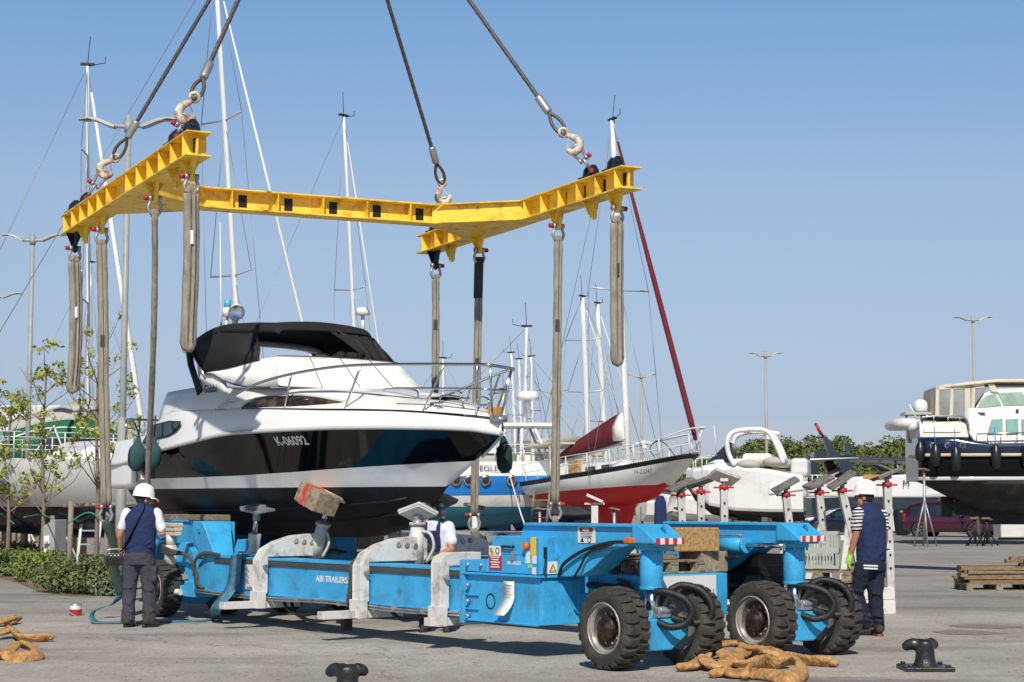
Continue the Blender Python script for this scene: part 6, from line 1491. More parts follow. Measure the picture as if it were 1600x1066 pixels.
b = MB(); b.tube([(-4.45, 0, 3.75), (-8.5, 0, 3.42)], .07, 8); b.build('boom', 'alu', S1)
rails(S1, w_, X, zs, 9.8, r=.02)
b = MB(); b.box((-8.4, 0, 4.0), (2.2, 2.0, .06)); 
for x in (-7.5, -9.3):
    for y in (-.95, .95): b.tube([(x, y, 2.8), (x, y, 4.0)], .02, 6)
b.build('bimini', 'beige_canvas', S1)
b = MB(); b.ext((-5.8, -1.25, 2.85), (-5.2, -1.1, 3.25)); b.build('leaning_board', 'tan_board', S1)
b = MB(); b.tube(bez([(-1.0, -.2, 3.1), (-1.1, -.5, 3.5), (-1.4, -.6, 3.6), (-1.8, -.6, 3.4), (-1.7, -.5, 3.1)], 6), .015, 5); b.tube([(-.2, 0, 3.75), (-4.4, 0, 3.55)], .01, 4); b.build('mooring_line', 'black', S1)
for k, (dx, dy) in enumerate(((-.4, -.12), (-.46, .1), (-.3, .0))): pass
def s1side(p): 
    return V((p[0], p[1], p[2]))
lettering('N-22241', .2, (-1.75, -.80, 2.62), (1, .32, 0), (0, .18, 1), 'black', S1, name='registration_number', align='CENTER', depth=.17)
b = MB(); b.box((-9.2, -1.36, 2.25), (.12, .02, .12), (0, 45, 0)); b.box((-9.0, -1.37, 2.42), (.1, .02, .1), (0, 45, 0)); b.box((-9.25, -1.37, 2.5), (.08, .02, .08), (0, 30, 0)); b.build('emblem', 'red', S1)
f = MB(); f.tube([(-10.5, .9, 2.8), (-10.8, .9, 4.4)], .02, 6); f.build('flag_staff', 'mast', S1)
for k, mm in enumerate(('green_canvas', 'sail', 'red')):
    f = MB(); f.loft([[V((-10.66 - .02 * i, .9 + .04 * math.sin(i + k), 4.1 - .45 * k * .55 - .1 * i - .35)), V((-10.66 - .02 * i + .28, .9 + .04 * math.sin(i + k), 4.1 - .45 * k * .55 - .1 * i))] for i in range(4)], closed=False, caps=False); f.build('flag', mm, S1)
p = to_world((-5.2, 0, 0), S1); block((p.x, p.y, 0), (1.7, .5, .36), 'timber block under the red keel', -61)
for x, y in ((-3.0, -1.3), (-7.6, -1.4), (-3.0, 1.2)):
    q = to_world((x, y, 0), S1); stand((q.x, q.y, 0), 1.35, 'stand beside the red hull bottom, ' + {(-3.0, -1.3): 'forward near side', (-7.6, -1.4): 'aft near side', (-3.0, 1.2): 'far side'}[(x, y)])
# ---------------- blue sailing boat (bow hidden to the left)
S2 = empty('sailing_boat', (at(455, 745, 63).x, 63, 0), 183, 'blue sailing boat with white stripe and teal bottom behind the motorboat bow', 'sailing boat')
zs2 = lambda t: 3.1 - .3 * t + .25 * t * t; zk2 = lambda t: .6 + 1.9 * max(0, .3 - t) ** 1.3 * 3 + .75 * max(0, t - .6) ** 1.4 * 2
zb2 = lambda t: zs2(t) - .5
w2, X2 = yhull(S2, 9.4, 3.4, zs2, zk2, [(0, 1.45, 'teal_af', 'hull_bottom'), (1.45, lambda t: 1.75 + .12 * t, 'soft_white', 'boot_stripe'), (lambda t: 1.75 + .12 * t, zb2, 'blue_hull', 'topsides'), (zb2, 9, 'gel', 'bulwark')], stern=.85, pw=2.6, pk=.5)
def s2x(px): return -(px - 455) / 2750 * 63 * .995
for px in (712, 731, 757, 797):
    x = s2x(px); t = -x / 9.4; pt = MB().lathe([(.13, 0), (.2, .015), (.2, .03), (.13, .035)], 18, o=(x, w2(t) * .985, 2.36), ax=(0, 1, .1)).build('porthole', 'polish', S2); MB().ell((x, w2(t) * .985, 2.36), (.14, .03, .13)).build('pane', 'glass_dark', pt)
lettering('NEGLEDA', .26, (s2x(766), w2(.72) * 1.0, 2.78), (-1, 0, 0), (0, 0, 1), 'navy_hull', S2, name='boat_name', depth=.04, wide=1.15)
b = MB(); b.loft([[V((x, -w, 2.7)), V((x, -w * .9, z1)), V((x, w * .9, z1)), V((x, w, 2.7))] for x, w, z1 in ((-2.2, .6, 3.0), (-3.2, 1.0, 3.35), (-7.2, 1.2, 3.5), (-7.8, 1.2, 3.2))], smooth=False); cr = b.build('coachroof', 'gel', S2, bevel=.04)
b = MB(); b.box((-6.6, 1.12, 3.22), (2.2, .1, .22)); b.build('window', 'glass', cr)
b = MB()
for y in (-1.3, 1.3):
    b.tube([(-8.1, y, 2.7), (-8.2, y * .9, 4.3)], .05, 6); b.tube([(-9.3, y, 2.7), (-8.6, y * .9, 4.3)], .05, 6)
b.ext((-9.4, -1.3, 4.28), (-7.5, 1.3, 4.4)); b.box((-8.3, 0, 3.3), (.5, .5, 1.0)); b.build('gantry', 'mast', S2)
rig(S2, -8.35, 4.3, 3.6, (-4, 3.4), (-9.4, 3.2), 1.2, (.5,), r=.08, shrouds=False)
b = MB(); b.cyl((-8.45, .35, 5.25), (-8.45, .35, 5.55), .42, .36, 20); b.cyl((-8.45, .35, 5.0), (-8.45, .35, 5.25), .1, n=8); b.build('radar_dome', 'gel', S2)
rails(S2, w2, X2, zs2, 9.4, pulpit=False, r=.02)
b = MB(); b.loft([[V((x, -w, 3.0)), V((x, 0, z1)), V((x, w, 3.0))] for x, w, z1 in ((-5.6, 1.3, 3.5), (-6.2, 1.4, 4.4), (-7.6, 1.4, 4.0), (-8.0, 1.3, 3.3))], closed=False, caps=False); b.build('spray_hood', 'grey_canvas', S2, solid=.03)
block((at(700, 800, 63).x, 63, 0), (1.8, .6, .62), 'timber block under the teal hull'); block((at(560, 800, 63).x, 63, 0), (1.8, .6, .62), 'timber block hidden below the blue boat')
# ladder against it
def ladder(p, q, wdt, label, m='alu'):
    p, q = V(p), V(q); b = MB(); s_ = V((wdt / 2, 0, 0)); b.bar(p - s_, q - s_, .06, .05); b.bar(p + s_, q + s_, .06, .05); n = int((q - p).length / .3)
    for k in range(1, n): c = p.lerp(q, k / n); b.bar(c - s_, c + s_, .035, .035)
    return tag(b.build('ladder', m), label, 'ladder')
ladder((at(837, 800, 56).x, 56, 0), (at(848, 780, 56).x, 57.2, 1.95), .5, 'aluminium ladder leaning under the white stern of the red sailing boat', 'wood')
# ---------------- boats further back, mostly masts in view
def back_yacht(pxb, Y, ang, L, label, mast_px, top_px, furl=None, m='mast', spr=(.5,), r=.09, mastfrac=.42, rake=.02, sprw=None, lazy=None, boom=True, furlr=.06, group=None, hullm='soft_white', bottomm='navy_hull', sc=1.0, lean=False):
    """yacht whose mast foot stands at pixel column mast_px; masthead at pixel top_px (x, y)"""
    ft = at(mast_px, 740, Y); tp = at(top_px[0], top_px[1], Y)
    a = R(ang); bow = V((ft.x + math.cos(a) * L * mastfrac, Y + math.sin(a) * L * mastfrac, 0))
    e = empty('sailing_boat', bow, ang, label, 'sailing boat', group)
    zsf = lambda t: 2.75 - .45 * t + .3 * t * t; zkf = lambda t: .75 + 1.7 * max(0, .3 - t) ** 1.3 * 3 + .6 * max(0, t - .6) ** 1.4 * 2
    w_, X = yhull(e, L, L * .31, zsf, zkf, [(0, 1.5, bottomm, 'hull_bottom'), (1.5, 9, hullm, 'topsides')])
    b = MB(); b.prism([(-L * .36, .95), (-L * .56, .95), (-L * .54, .12), (-L * .42, .12)], -.12, .12, 'y'); b.build('keel', bottomm, e)
    b = MB(); b.loft([[V((-L * x, -w, 2.45)), V((-L * x, -w * .85, z1)), V((-L * x, w * .85, z1)), V((-L * x, w, 2.45))] for x, w, z1 in ((.25, .5, 2.65), (.34, .9, 3.0), (.66, 1.1, 3.05), (.7, 1.1, 2.8))], smooth=False); cr = b.build('coachroof', 'gel', e, bevel=.03)
    H = tp.z - 2.9
    # lateral lean of the mast seen in the photo becomes rake along the boat
    ux = math.cos(a); lean = (tp.x - ft.x); rk = -lean / (ux if abs(ux) > .3 else .3) / H if rake is None else rake
    rig(e, -L * mastfrac, 2.9, H, (0, 2.8), (-L, 2.7), L * .31, spr, m=m, r=r, furl=furl, furlr=furlr, rake=rk, sprw=sprw)
    if boom: b = MB(); b.tube([(-L * mastfrac - .1, 0, 3.9), (-L * .86, 0, 3.75)], .07, 8); b.tube([(-L * mastfrac - .15, 0, 4.05), (-L * .6, 0, 4.08), (-L * .84, 0, 3.9)], [.17, .2, .09], 8); b.build('boom', lazy or 'grey_canvas', e)
    rails(e, w_, X, zsf, L, r=.016)
    tag(block((bow.x - math.cos(a) * L * .48, bow.y - math.sin(a) * L * .48, 0), (1.2, .4, .115), 'low timber block under the keel of a stored sailing boat', ang), group='keel blocks of the rear boats')
    return e
back_yacht(379, 45, 40, 11, 'tall-masted sailing boat behind the cabin of the black and white motorboat', 382, (343, -40), furl='sail', spr=(.36, .68), r=.07, furlr=.045, rake=None, sprw=1.0, mastfrac=.25, boom=False)
back_yacht(563, 60, 50, 9, 'sailing boat hidden behind the motorboat foredeck, with radar dome on the mast', 563, (540, 190), furl='sail', spr=(.5,), r=.062, furlr=.035, rake=None, sprw=.75, mastfrac=.2)
back_yacht(808, 92, 150, 9.5, 'left one of three far white masts above the blue sailing boat', 808, (799, 552), spr=(.5,), r=.095, rake=None)
back_yacht(818, 97, 150, 9.0, 'middle one of three far white masts above the blue sailing boat', 817, (811, 562), spr=(.5,), r=.095, rake=None)
back_yacht(833, 88, 160, 9.0, 'right one of three far white masts above the blue sailing boat', 834, (830, 558), spr=(.55,), r=.095, rake=None)
back_yacht(920, 72, 60, 11, 'sailing boat whose mast stands left behind the dark red sail cover', 921, (909, 467), spr=(.45, .75), r=.10, furlr=.045, rake=None, sprw=.8, furl='sail')
back_yacht(948, 76, 60, 10.5, 'sailing boat whose spreadered mast stands close left of the red furled foresail mast', 947, (932, 478), spr=(.3,), r=.10, furlr=.045, rake=None, sprw=.8, furl='sail')
back_yacht(788, 85, 30, 8.0, 'small yacht whose short mast shows just right of the bow rail', 790, (786, 610), spr=(.5,), r=.1, rake=None)
back_yacht(147, 80, 40, 8.5, 'far sailing boat with a thin mast beside the hanging short sling', 144, (143, 412), spr=(.5,), r=.07, rake=None, m='alu')
back_yacht(695, 86, 30, 8.0, 'yacht with a thin mast seen through the bow rail', 693, (692, 561), spr=(.5,), r=.08, rake=None)
# radar dome on the second one
o = [q for q in COL.objects if q.get('label', '').startswith('sailing boat hidden behind the motorboat')][0]
p = at(567, 487, 60) - V(o.location); a = -o.rotation_euler[2]; p = V((p.x * math.cos(a) - p.y * math.sin(a), p.x * math.sin(a) + p.y * math.cos(a), p.z))
MB().cyl(p - V((0, 0, .12)), p + V((0, 0, .12)), .26, .22, 18).cyl(p - V((0, 0, .7)), p - V((0, 0, .1)), .07, n=8).build('radar_dome', 'gel', o)
# ---------------- green and white sailing boat on the left
S7 = empty('sailing_boat', (at(222, 690, 50).x, 50, 0), 8, 'white sailing boat with green sprayhood, green stripe and grey sail cover on the left', 'sailing boat')
zs7 = lambda t: 2.95 - .55 * t + .2 * t * t; zk7 = lambda t: .95 + 1.7 * max(0, .3 - t) ** 1.3 * 3 + .5 * max(0, t - .6) ** 1.4 * 2
w7, X7 = yhull(S7, 5.6, 3.2, zs7, zk7, [(0, 1.5, 'black_af', 'hull_bottom'), (1.5, lambda t: zs7(t) - .62, 'gel', 'topsides'), (lambda t: zs7(t) - .62, lambda t: zs7(t) - .42, 'green_paint', 'hull_stripe'), (lambda t: zs7(t) - .42, 9, 'gel', 'bulwark')], stern=.88, rake=.9, pw=3.0, pk=.45)
b = MB(); b.loft([[V((x, -w, 2.55)), V((x, -w * .86, z1)), V((x, w * .86, z1)), V((x, w, 2.55))] for x, w, z1 in ((-.9, .5, 2.8), (-1.4, .9, 3.15), (-3.6, 1.15, 3.3), (-4.0, 1.15, 3.1))], smooth=False); cr = b.build('coachroof', 'gel', S7, bevel=.04)
b = MB(); rows = []
for x, w, z1 in ((-.55, .7, 3.1), (-.7, 1.1, 3.58), (-1.2, 1.25, 3.86), (-2.0, 1.3, 3.92), (-2.7, 1.3, 3.82), (-3.5, 1.3, 3.6), (-3.9, 1.25, 3.0)):
    rows.append([V((x, -w, 2.75)), V((x, -w * .98, z1 * .75 + 2.75 * .25)), V((x, -w * .75, z1 - .05)), V((x, 0, z1)), V((x, w * .75, z1 - .05)), V((x, w * .98, z1 * .75 + 2.75 * .25)), V((x, w, 2.75))])
b.loft(rows, closed=False, caps=False); sh = b.build('spray_hood', 'green_canvas', S7, solid=.03)
b = MB(); b.box((-1.7, -1.31, 3.15), (1.6, .06, .42)); b.build('window', 'glass', sh, bevel=.02)
b = MB(); b.tube(bez([(-.6, -1.0, 3.2), (-1.2, -1.22, 3.6), (-2.5, -1.3, 3.62), (-3.6, -1.3, 3.3)], 6), .025, 6); b.tube([(-2.3, -1.33, 3.7), (-1.9, -1.36, 2.7)], .025, 5); b.tube([(-2.3, -1.33, 3.7), (-3.0, -1.36, 2.6)], .02, 5); b.build('piping', 'sail', sh)
tp7 = at(112, 107, 50); ft7 = at(141, 700, 50)
H7 = tp7.z - 3.2; xm = (ft7.x - S7.location.x) / math.cos(R(8))
rig(S7, xm, 3.2, H7, (.1, 3.0), (-6.6, 2.8), 2.6, (.37, .76), r=.066, furl='sail', rake=.024, furlr=.085, sprw=.85)
b = MB(); rings = []
for x, w, z0, z1 in ((xm + .3, .24, 3.75, 4.45), (xm - .1, .28, 3.72, 4.55), (xm - 1.0, .24, 3.6, 4.25), (xm - 2.2, .16, 3.45, 3.9)):
    rings.append([V((x, -w, z0)), V((x, -w * 1.2, (z0 + z1) / 2)), V((x, 0, z1)), V((x, w * 1.2, (z0 + z1) / 2)), V((x, w, z0))])
b.loft(rings); b.build('sail_cover', 'grey_canvas', S7)
b = MB(); b.tube([(xm, 0, 3.62), (xm - 2.4, 0, 3.36)], .08, 8); b.build('boom', 'alu', S7)
rails(S7, w7, X7, zs7, 5.6, r=.009)
b = MB(); b.loft([[V((x, y, z)) for x, y, z in ((-3.4 - k * .32, -1.42, 3.4 - k * .42), (-3.4 - k * .32, 1.2, 3.4 - k * .42))] for k in range(4)], closed=False, caps=False); b.build('cockpit_cover', 'green_canvas', S7, solid=.03)
for px, k in ((61, 0), (86, 1), (114, 2), (143, 3)):
    q = at(px, 770, 48.3); b = MB(); b.lathe([(.0, .8), (.06, .8), (.13, .7), (.15, .6), (.15, .2), (.12, .06), (0, 0)], 14); o = b.build('fender', 'fender_black', loc=(q.x, 48.3, 1.55 + .06 * k)); MB().tube([(0, 0, .8), (0, .1, 1.5)], .012, 5).build('lanyard', 'black', o)
    tag(o, 'black fender hanging on the green-striped hull, ' + ('leftmost, by the slim lamp post', 'second from the slim lamp post', 'between the second and third sapling', 'next to the tall sapling trunk')[k], 'fender', 'fenders of the green and white boat')
block((S7.location.x - 2.6, 49.6, 0), (2.2, .8, .9), 'dark timber block under the green and white boat'); 
# far left boat and building
MBL = empty('motorboat', (at(-20, 760, 56).x, 56, 0), 0, 'white boat hull at the left edge of the photo, cut off by the frame', 'motorboat')
b = MB(); b.loft([[V((x, -w, z0)), V((x, -w * 1.1, z1)), V((x, w * 1.1, z1)), V((x, w, z0))] for x, w, z0, z1 in ((1.4, .2, 1.9, 2.6), (.6, 1.0, 1.4, 2.55), (-1, 1.3, 1.2, 2.5), (-4, 1.3, 1.2, 2.5))], smooth=False); b.build('hull', 'soft_white', MBL, bevel=.08)
b = MB(); b.loft([[V((x, -w, 2.5)), V((x, -w * .8, z1)), V((x, w * .8, z1)), V((x, w, 2.5))] for x, w, z1 in ((.4, .7, 2.6), (-.3, 1.0, 3.2), (-3, 1.0, 3.2))], smooth=False); cb2 = b.build('cabin', 'gel', MBL, bevel=.05)
b = MB(); b.box((-1.5, -.98, 2.9), (2.0, .1, .28)); b.build('window', 'glass', cb2)
BL = empty('building', (at(8, 760, 95).x, 95, 0), 0, 'white flat-roofed building with glazed upper floor at the left edge behind the saplings', 'building')
b = MB(); b.ext((-9, 0, 0), (2.8, 8, 6.6)); b.ext((-9.2, -.3, 5.9), (3.1, 8.2, 6.8)); b.build('wall', 'soft_white', BL, bevel=.05)
for x, z, w2_, h2 in ((-.5, 4.6, 2.6, 1.7), (-3.6, 4.6, 2.6, 1.7), (-.6, 2.4, 1.9, 1.3), (-3.5, 2.4, 2.2, 1.3)):
    b = MB(); b.box((x, -.05, z), (w2_, .12, h2)); fr_ = b.build('window', 'charcoal', BL); b = MB()
    for i in range(3):
        for j in range(2): b.box((x - w2_ / 2 + w2_ * (i + .5) / 3, -.12, z - h2 / 2 + h2 * (j + .5) / 2), (w2_ / 3 - .07, .05, h2 / 2 - .07))
    b.build('pane', mat('teal_glass', '#5f8a88', .1, var=.3, scale=1), fr_)
# ---------------- white open cruiser on the right
M1 = empty('motorboat', (at(1072, 740, 70).x, 70, 0), 180, 'white open cruiser with a radar arch and grey cockpit cover, behind the white cradle posts', 'motorboat')
M1.rotation_euler = (0, 0, R(168))
def mx(px): return -(px - 1072) / 2750 * 70 / math.cos(R(12))
def mz(py): return 1.6 + (785 - py) / 2750 * 70
rows = []
for px, hw, zk_, zc_, zd_ in ((1072, .02, 2.3, 2.5, 2.75), (1085, .55, 1.7, 2.1, 2.78), (1110, 1.1, 1.15, 1.6, 2.85), (1150, 1.4, .9, 1.4, 2.9), (1200, 1.5, .85, 1.35, 2.75), (1250, 1.45, .9, 1.35, 2.5)):
    x = mx(px); rows.append([V((x, 0, zk_)), V((x, hw * .8, zc_ - .15)), V((x, hw * .86, zc_)), V((x, hw, zd_)), V((x, hw * .9, zd_ + .12)), V((x, 0, zd_ + .2)), V((x, -hw * .9, zd_ + .12)), V((x, -hw, zd_)), V((x, -hw * .86, zc_)), V((x, -hw * .8, zc_ - .15))])
b = MB(); b.loft(rows, smooth=False); b.build('hull', 'gel', M1, bevel=.03)
b = MB(); b.loft([[V((r_[0].x, 0, r_[0].z - .02)), r_[1] - V((0, -.0, .02)), r_[2] + V((0, .015, -.12)), V((r_[0].x, 0, r_[2].z - .1)), r_[8] + V((0, -.015, -.12)), r_[9] - V((0, 0, .02))] for r_ in rows], smooth=False); b.build('hull_bottom', 'black_af', M1)
b = MB(); b.loft([[V((mx(px), -w, z0)), V((mx(px), -w * .9, z1)), V((mx(px), w * .9, z1)), V((mx(px), w, z0))] for px, w, z0, z1 in ((1096, .5, 2.95, 3.0), (1120, 1.0, 2.98, 3.25), (1165, 1.2, 2.95, 3.3), (1175, 1.2, 2.9, 3.1))], smooth=False); b.build('cabin', 'gel', M1, bevel=.04)
b = MB(); b.loft([[V((mx(px), -w, 3.15)), V((mx(px), -w * .9, z1)), V((mx(px), w * .9, z1)), V((mx(px), w, 3.15))] for px, w, z1 in ((1108, .6, 3.2), (1140, 1.1, 3.95), (1146, 1.1, 3.9))], smooth=False); b.build('windscreen', 'glass', M1)
b = MB()
for y in (-1.3, 1.3):
    b.tube(bez([(mx(1150), y, 3.0), (mx(1141), y, 3.5), (mx(1140), y, 4.0), (mx(1150), y * .95, 4.33), (mx(1180), y * .9, 4.42), (mx(1200), y * .9, 4.3), (mx(1212), y, 3.8), (mx(1222), y, 3.1)], 6), [1] * 43, 8, flat=(.13, .1))
b.bar((mx(1165), -1.15, 4.4), (mx(1165), 1.15, 4.4), .3, .1); b.build('radar_arch', 'gel', M1)
b = MB()
for k in range(10): b.ell((mx(1190 + random.uniform(-22, 35)), random.uniform(-1, 1.2), random.uniform(2.95, 3.2)), (.5, .4, .2), 10, 6)
b.build('cockpit_cover', 'grey_canvas', M1)
b = MB(); b.ext((mx(1232), -1.35, 2.6), (mx(1258), 1.35, 3.3)); b.ext((mx(1160), -1.0, 3.0), (mx(1205), 1.0, 3.5)); b.build('seat', 'soft_white', M1, bevel=.15)
b = MB(); b.loft([[V((mx(px), -1.45, z0)), V((mx(px), -1.45, z1)), V((mx(px), 1.45, z1)), V((mx(px), 1.45, z0))] for px, z0, z1 in ((1200, 1.9, 2.35), (1258, 2.1, 2.4))], smooth=False); b.build('bathing_platform', 'gel', M1, bevel=.05)
b = MB()
for y in (-.5, .5): b.cyl((mx(1192), y, 1.6), (mx(1192), y, .7), .2, .14, 12); b.ell((mx(1196), y, .75), (.4, .14, .16)); 
b.build('outdrive', 'lightgrey', M1); b = MB()
for y in (-.5, .5):
    for k in range(4): b.ell((mx(1200), y + .2 * math.cos(k * PI / 2), .72 + .2 * math.sin(k * PI / 2)), (.05, .14, .14))
b.build('propeller', 'yellow_sticker', M1)
b = MB(); b.tube(bez([(mx(1073), 0, 3.2), (mx(1090), .6, 3.35), (mx(1120), 1.2, 3.4)], 6), .025, 6); b.tube(bez([(mx(1073), 0, 3.2), (mx(1090), -.6, 3.35), (mx(1120), -1.2, 3.4)], 6), .025, 6)
for px, y in ((1085, .45), (1100, .9), (1085, -.45), (1100, -.9)): b.tube([(mx(px), y, 2.8), (mx(px), y, 3.35)], .02, 5)
b.tube([(mx(1122), 1.0, 3.4), (mx(1119), 1.0, 4.6)], .02, 5); b.build('bow_rail', 'mast', M1)
for px in (1100, 1140, 1180): 
    for dy in (-1, 1): stand((at(px, 800, 70).x, 70 + dy * .9, 0), .95, 'stand under the white open cruiser, row at pixel ' if False else 'short stand under the black bottom of the white open cruiser', col='steel')
# ---------------- large yacht with charcoal hardtop
M2 = empty('motor_yacht', (at(1250, 760, 96).x, 96, 0), 0, 'large white motor yacht with dark charcoal hardtop and raked mast fin', 'motor yacht')
K = 96 / 2750
def yx(px): return (px - 1250) * K
def yz(py): return 1.6 + (785 - py) * K
b = MB(); b.loft([[V((yx(px), -2.2, z0)), V((yx(px), -2.4, z1)), V((yx(px), 2.4, z1)), V((yx(px), 2.2, z0))] for px, z0, z1 in ((1252, yz(777), yz(757)), (1290, yz(777), yz(748)), (1330, yz(778), yz(746)), (1420, yz(778), yz(742)), (1465, yz(778), yz(770)))], smooth=False); b.build('hull', 'gel', M2, bevel=.1)
b = MB(); b.loft([[V((yx(px), -1.9, 0.25)), V((yx(px), -2.1, yz(778))), V((yx(px), 2.1, yz(778))), V((yx(px), 1.9, .25))] for px in (1258, 1300, 1380, 1450)], smooth=False); b.build('hull_bottom', 'charcoal', M2)
b = MB(); b.loft([[V((yx(px), -w, z - .08)), V((yx(px), -w * .96, z + .1)), V((yx(px), w * .96, z + .1)), V((yx(px), w, z - .08))] for px, w, z in ((1246, 1.2, yz(722)), (1255, 2.0, yz(720)), (1330, 2.3, yz(718)), (1440, 2.3, yz(722)))], smooth=False); b.build('hardtop', 'charcoal', M2, bevel=.06)
for y in (-2.1, 2.1):
    MB().prism([(yx(1251), yz(722)), (yx(1262), yz(722)), (yx(1275), yz(753)), (yx(1258), yz(753))], y - .1, y + .1, 'y').build('hardtop_leg', 'charcoal', M2)
    MB().prism([(yx(1297), yz(720)), (yx(1313), yz(720)), (yx(1336), yz(752)), (yx(1312), yz(756))], y - .1, y + .1, 'y').build('hardtop_leg', 'charcoal', M2)
    MB().tube([(yx(1386), y, yz(725)), (yx(1398), y, yz(744))], .08, 6).build('hardtop_strut', 'charcoal', M2); MB().tube([(yx(1410), y, yz(725)), (yx(1422), y, yz(742))], .08, 6).build('hardtop_strut', 'charcoal', M2)
b = MB(); b.prism([(yx(1286), yz(684)), (yx(1292), yz(683)), (yx(1312), yz(716)), (yx(1296), yz(716))], -.25, .25, 'y'); b.ext((yx(1270), -.6, yz(716)), (yx(1290), .6, yz(707))); b.tube([(yx(1276), 0, yz(684)), (yx(1290), 0, yz(684))], .05, 5); b.tube([(yx(1288), 0, yz(684)), (yx(1275), 0, yz(662))], .07, 6); b.tube([(yx(1300), 0, yz(712)), (yx(1330), 0, yz(712)), (yx(1330), 0, yz(704))], .06, 6); b.box((yx(1327), 0, yz(701)), (.5, .4, .3)); b.build('mast_fin', 'charcoal', M2)
b = MB(); b.tube([(yx(1284), -.1, yz(680)), (yx(1276), -.1, yz(664))], .09, 6); b.build('mast_light', 'red', M2)
b = MB(); b.loft([[V((yx(1290), -2, yz(745))), V((yx(1290), 2, yz(745)))], [V((yx(1326), -1.5, yz(726))), V((yx(1326), 1.5, yz(726)))], [V((yx(1366), -1.5, yz(726))), V((yx(1366), 1.5, yz(726)))], [V((yx(1402), -2, yz(744))), V((yx(1402), 2, yz(744)))]], closed=False, caps=False); b.build('awning', 'grey_canvas', M2, solid=.05)
b = MB(); b.ext((yx(1335), -2.42, yz(750)), (yx(1368), -2.2, yz(743))); b.build('bench', 'teak', M2)
b = MB(); b.lathe([(.16, -.07), (.26, 0), (.16, .07), (.13, 0), (.16, -.07)], 18, o=(yx(1281), -2.3, yz(752)), ax=(0, 1, 0)); b.build('life_ring', 'orange', M2)
lettering('M', .5, (yx(1400), -2.42, yz(757)), (1, 0, 0), (0, 0, 1), 'charcoal', M2, name='hull_letter'); lettering('A', .5, (yx(1437), -2.42, yz(757)), (1, 0, 0), (0, 0, 1), 'charcoal', M2, name='hull_letter')
b = MB()
for px in range(1250, 1290, 8): b.tube([(yx(px), -2.3, yz(757)), (yx(px), -2.3, yz(744))], .03, 5)
b.tube([(yx(1248), -2.3, yz(744)), (yx(1292), -2.3, yz(744))], .03, 5); b.build('guard_rail', 'mast', M2)
PV = empty('pavilion', (at(1350, 800, 112).x, 112, 0), 0, 'low dark glazed pavilion behind the purple car', 'building')
b = MB(); b.ext((-6, 0, 0), (4.6, 6, 2.1)); b.build('wall', 'charcoal', PV)
for k in range(9):
    b = MB(); b.box((-5.4 + 1.15 * k, -.06, 1.05), (1.05, .1, 1.9)); b.build('window', mat('dark_glazing', '#3d454b', .15, var=.3, scale=.6) if k == 0 else 'dark_glazing_', PV) if False else b.build('window', 'glass', PV)
b = MB(); b.ext((1.5, -.3, .55), (5.2, -.14, .8)); b.build('rail_board', 'teak', PV)
# ---------------- navy trawler yacht
M3 = empty('motor_yacht', (at(1428, 740, 67.5).x, 67.5, 0), -4, 'navy and black trawler yacht with beige canvas wheelhouse and black fenders', 'motor yacht')
k3 = 65.7 / 2750
def tx(px): return (px - 1428) * k3
def tz(py): return 1.6 + (785 - py) * k3
XS = [tx(p) for p in (1425, 1440, 1480, 1530, 1600, 1680, 1760, 1830, 1880, 1905)]
HW = [1.55, 1.8, 2.0, 2.1, 2.1, 2.05, 1.8, 1.2, .6, .05]
def t3(name, f0, f1, m, sc=1.0, n=3, cap=True):
    b = MB(); rows = []
    for i, x in enumerate(XS):
        a, c = f0(i), f1(i); L = [V((x, -HW[i] * sc(i, k / n), a + (c - a) * k / n)) for k in range(n + 1)]; rows.append(L + [V((p.x, -p.y, p.z)) for p in L[::-1]])
    b.loft(rows, closed=True, caps=True); return b.build(name, m, M3)
KZ = [tz(735), tz(752), tz(775), tz(800), tz(805), tz(803), tz(790), tz(770), tz(745), tz(720)]
t3('hull_bottom', lambda i: min(KZ[i], tz(752)), lambda i: tz(751), 'black_af', lambda i, u: .15 + .82 * u ** .5, 6)
t3('boot_stripe', lambda i: tz(751), lambda i: tz(745.5), 'gelgrey', lambda i, u: .975)
t3('lower_topsides', lambda i: tz(745.5), lambda i: tz(712), 'hullblack', lambda i, u: .97 + .03 * u)
t3('upper_topsides', lambda i: tz(712), lambda i: tz(684) if i < 4 and XS[i] < tx(1505) else tz(694), 'navy_hull', lambda i, u: 1.0 + .015 * u)
b = MB(); pts = [V((XS[i], -HW[i] * 1.02 - .03, tz(712))) for i in range(len(XS))]; b.tube([V((XS[0] - .06, 0, tz(712))), V((XS[0] - .06, -1.4, tz(712)))] + pts, .065, 8); b.build('rope_fender', 'wood_pale', M3)
b = MB(); b.prism([(tx(1475), tz(782)), (tx(1600), tz(790)), (tx(1700), tz(800)), (tx(1700), tz(820)), (tx(1535), tz(820)), (tx(1530), tz(808)), (tx(1495), tz(805))], -.25, .25, 'y'); b.build('keel', 'black_af', M3)
b = MB(); b.prism([(tx(1470), tz(776)), (tx(1490), tz(776)), (tx(1486), tz(808)), (tx(1470), tz(808))], -.05, .05, 'y'); b.build('rudder', 'black_af', M3)
b = MB(); 
for k in range(4): b.ell((tx(1484), .18 * math.cos(k * PI / 2 + .4), tz(784) + .18 * math.sin(k * PI / 2 + .4)), (.05, .13, .13))
b.build('propeller', 'hub', M3)
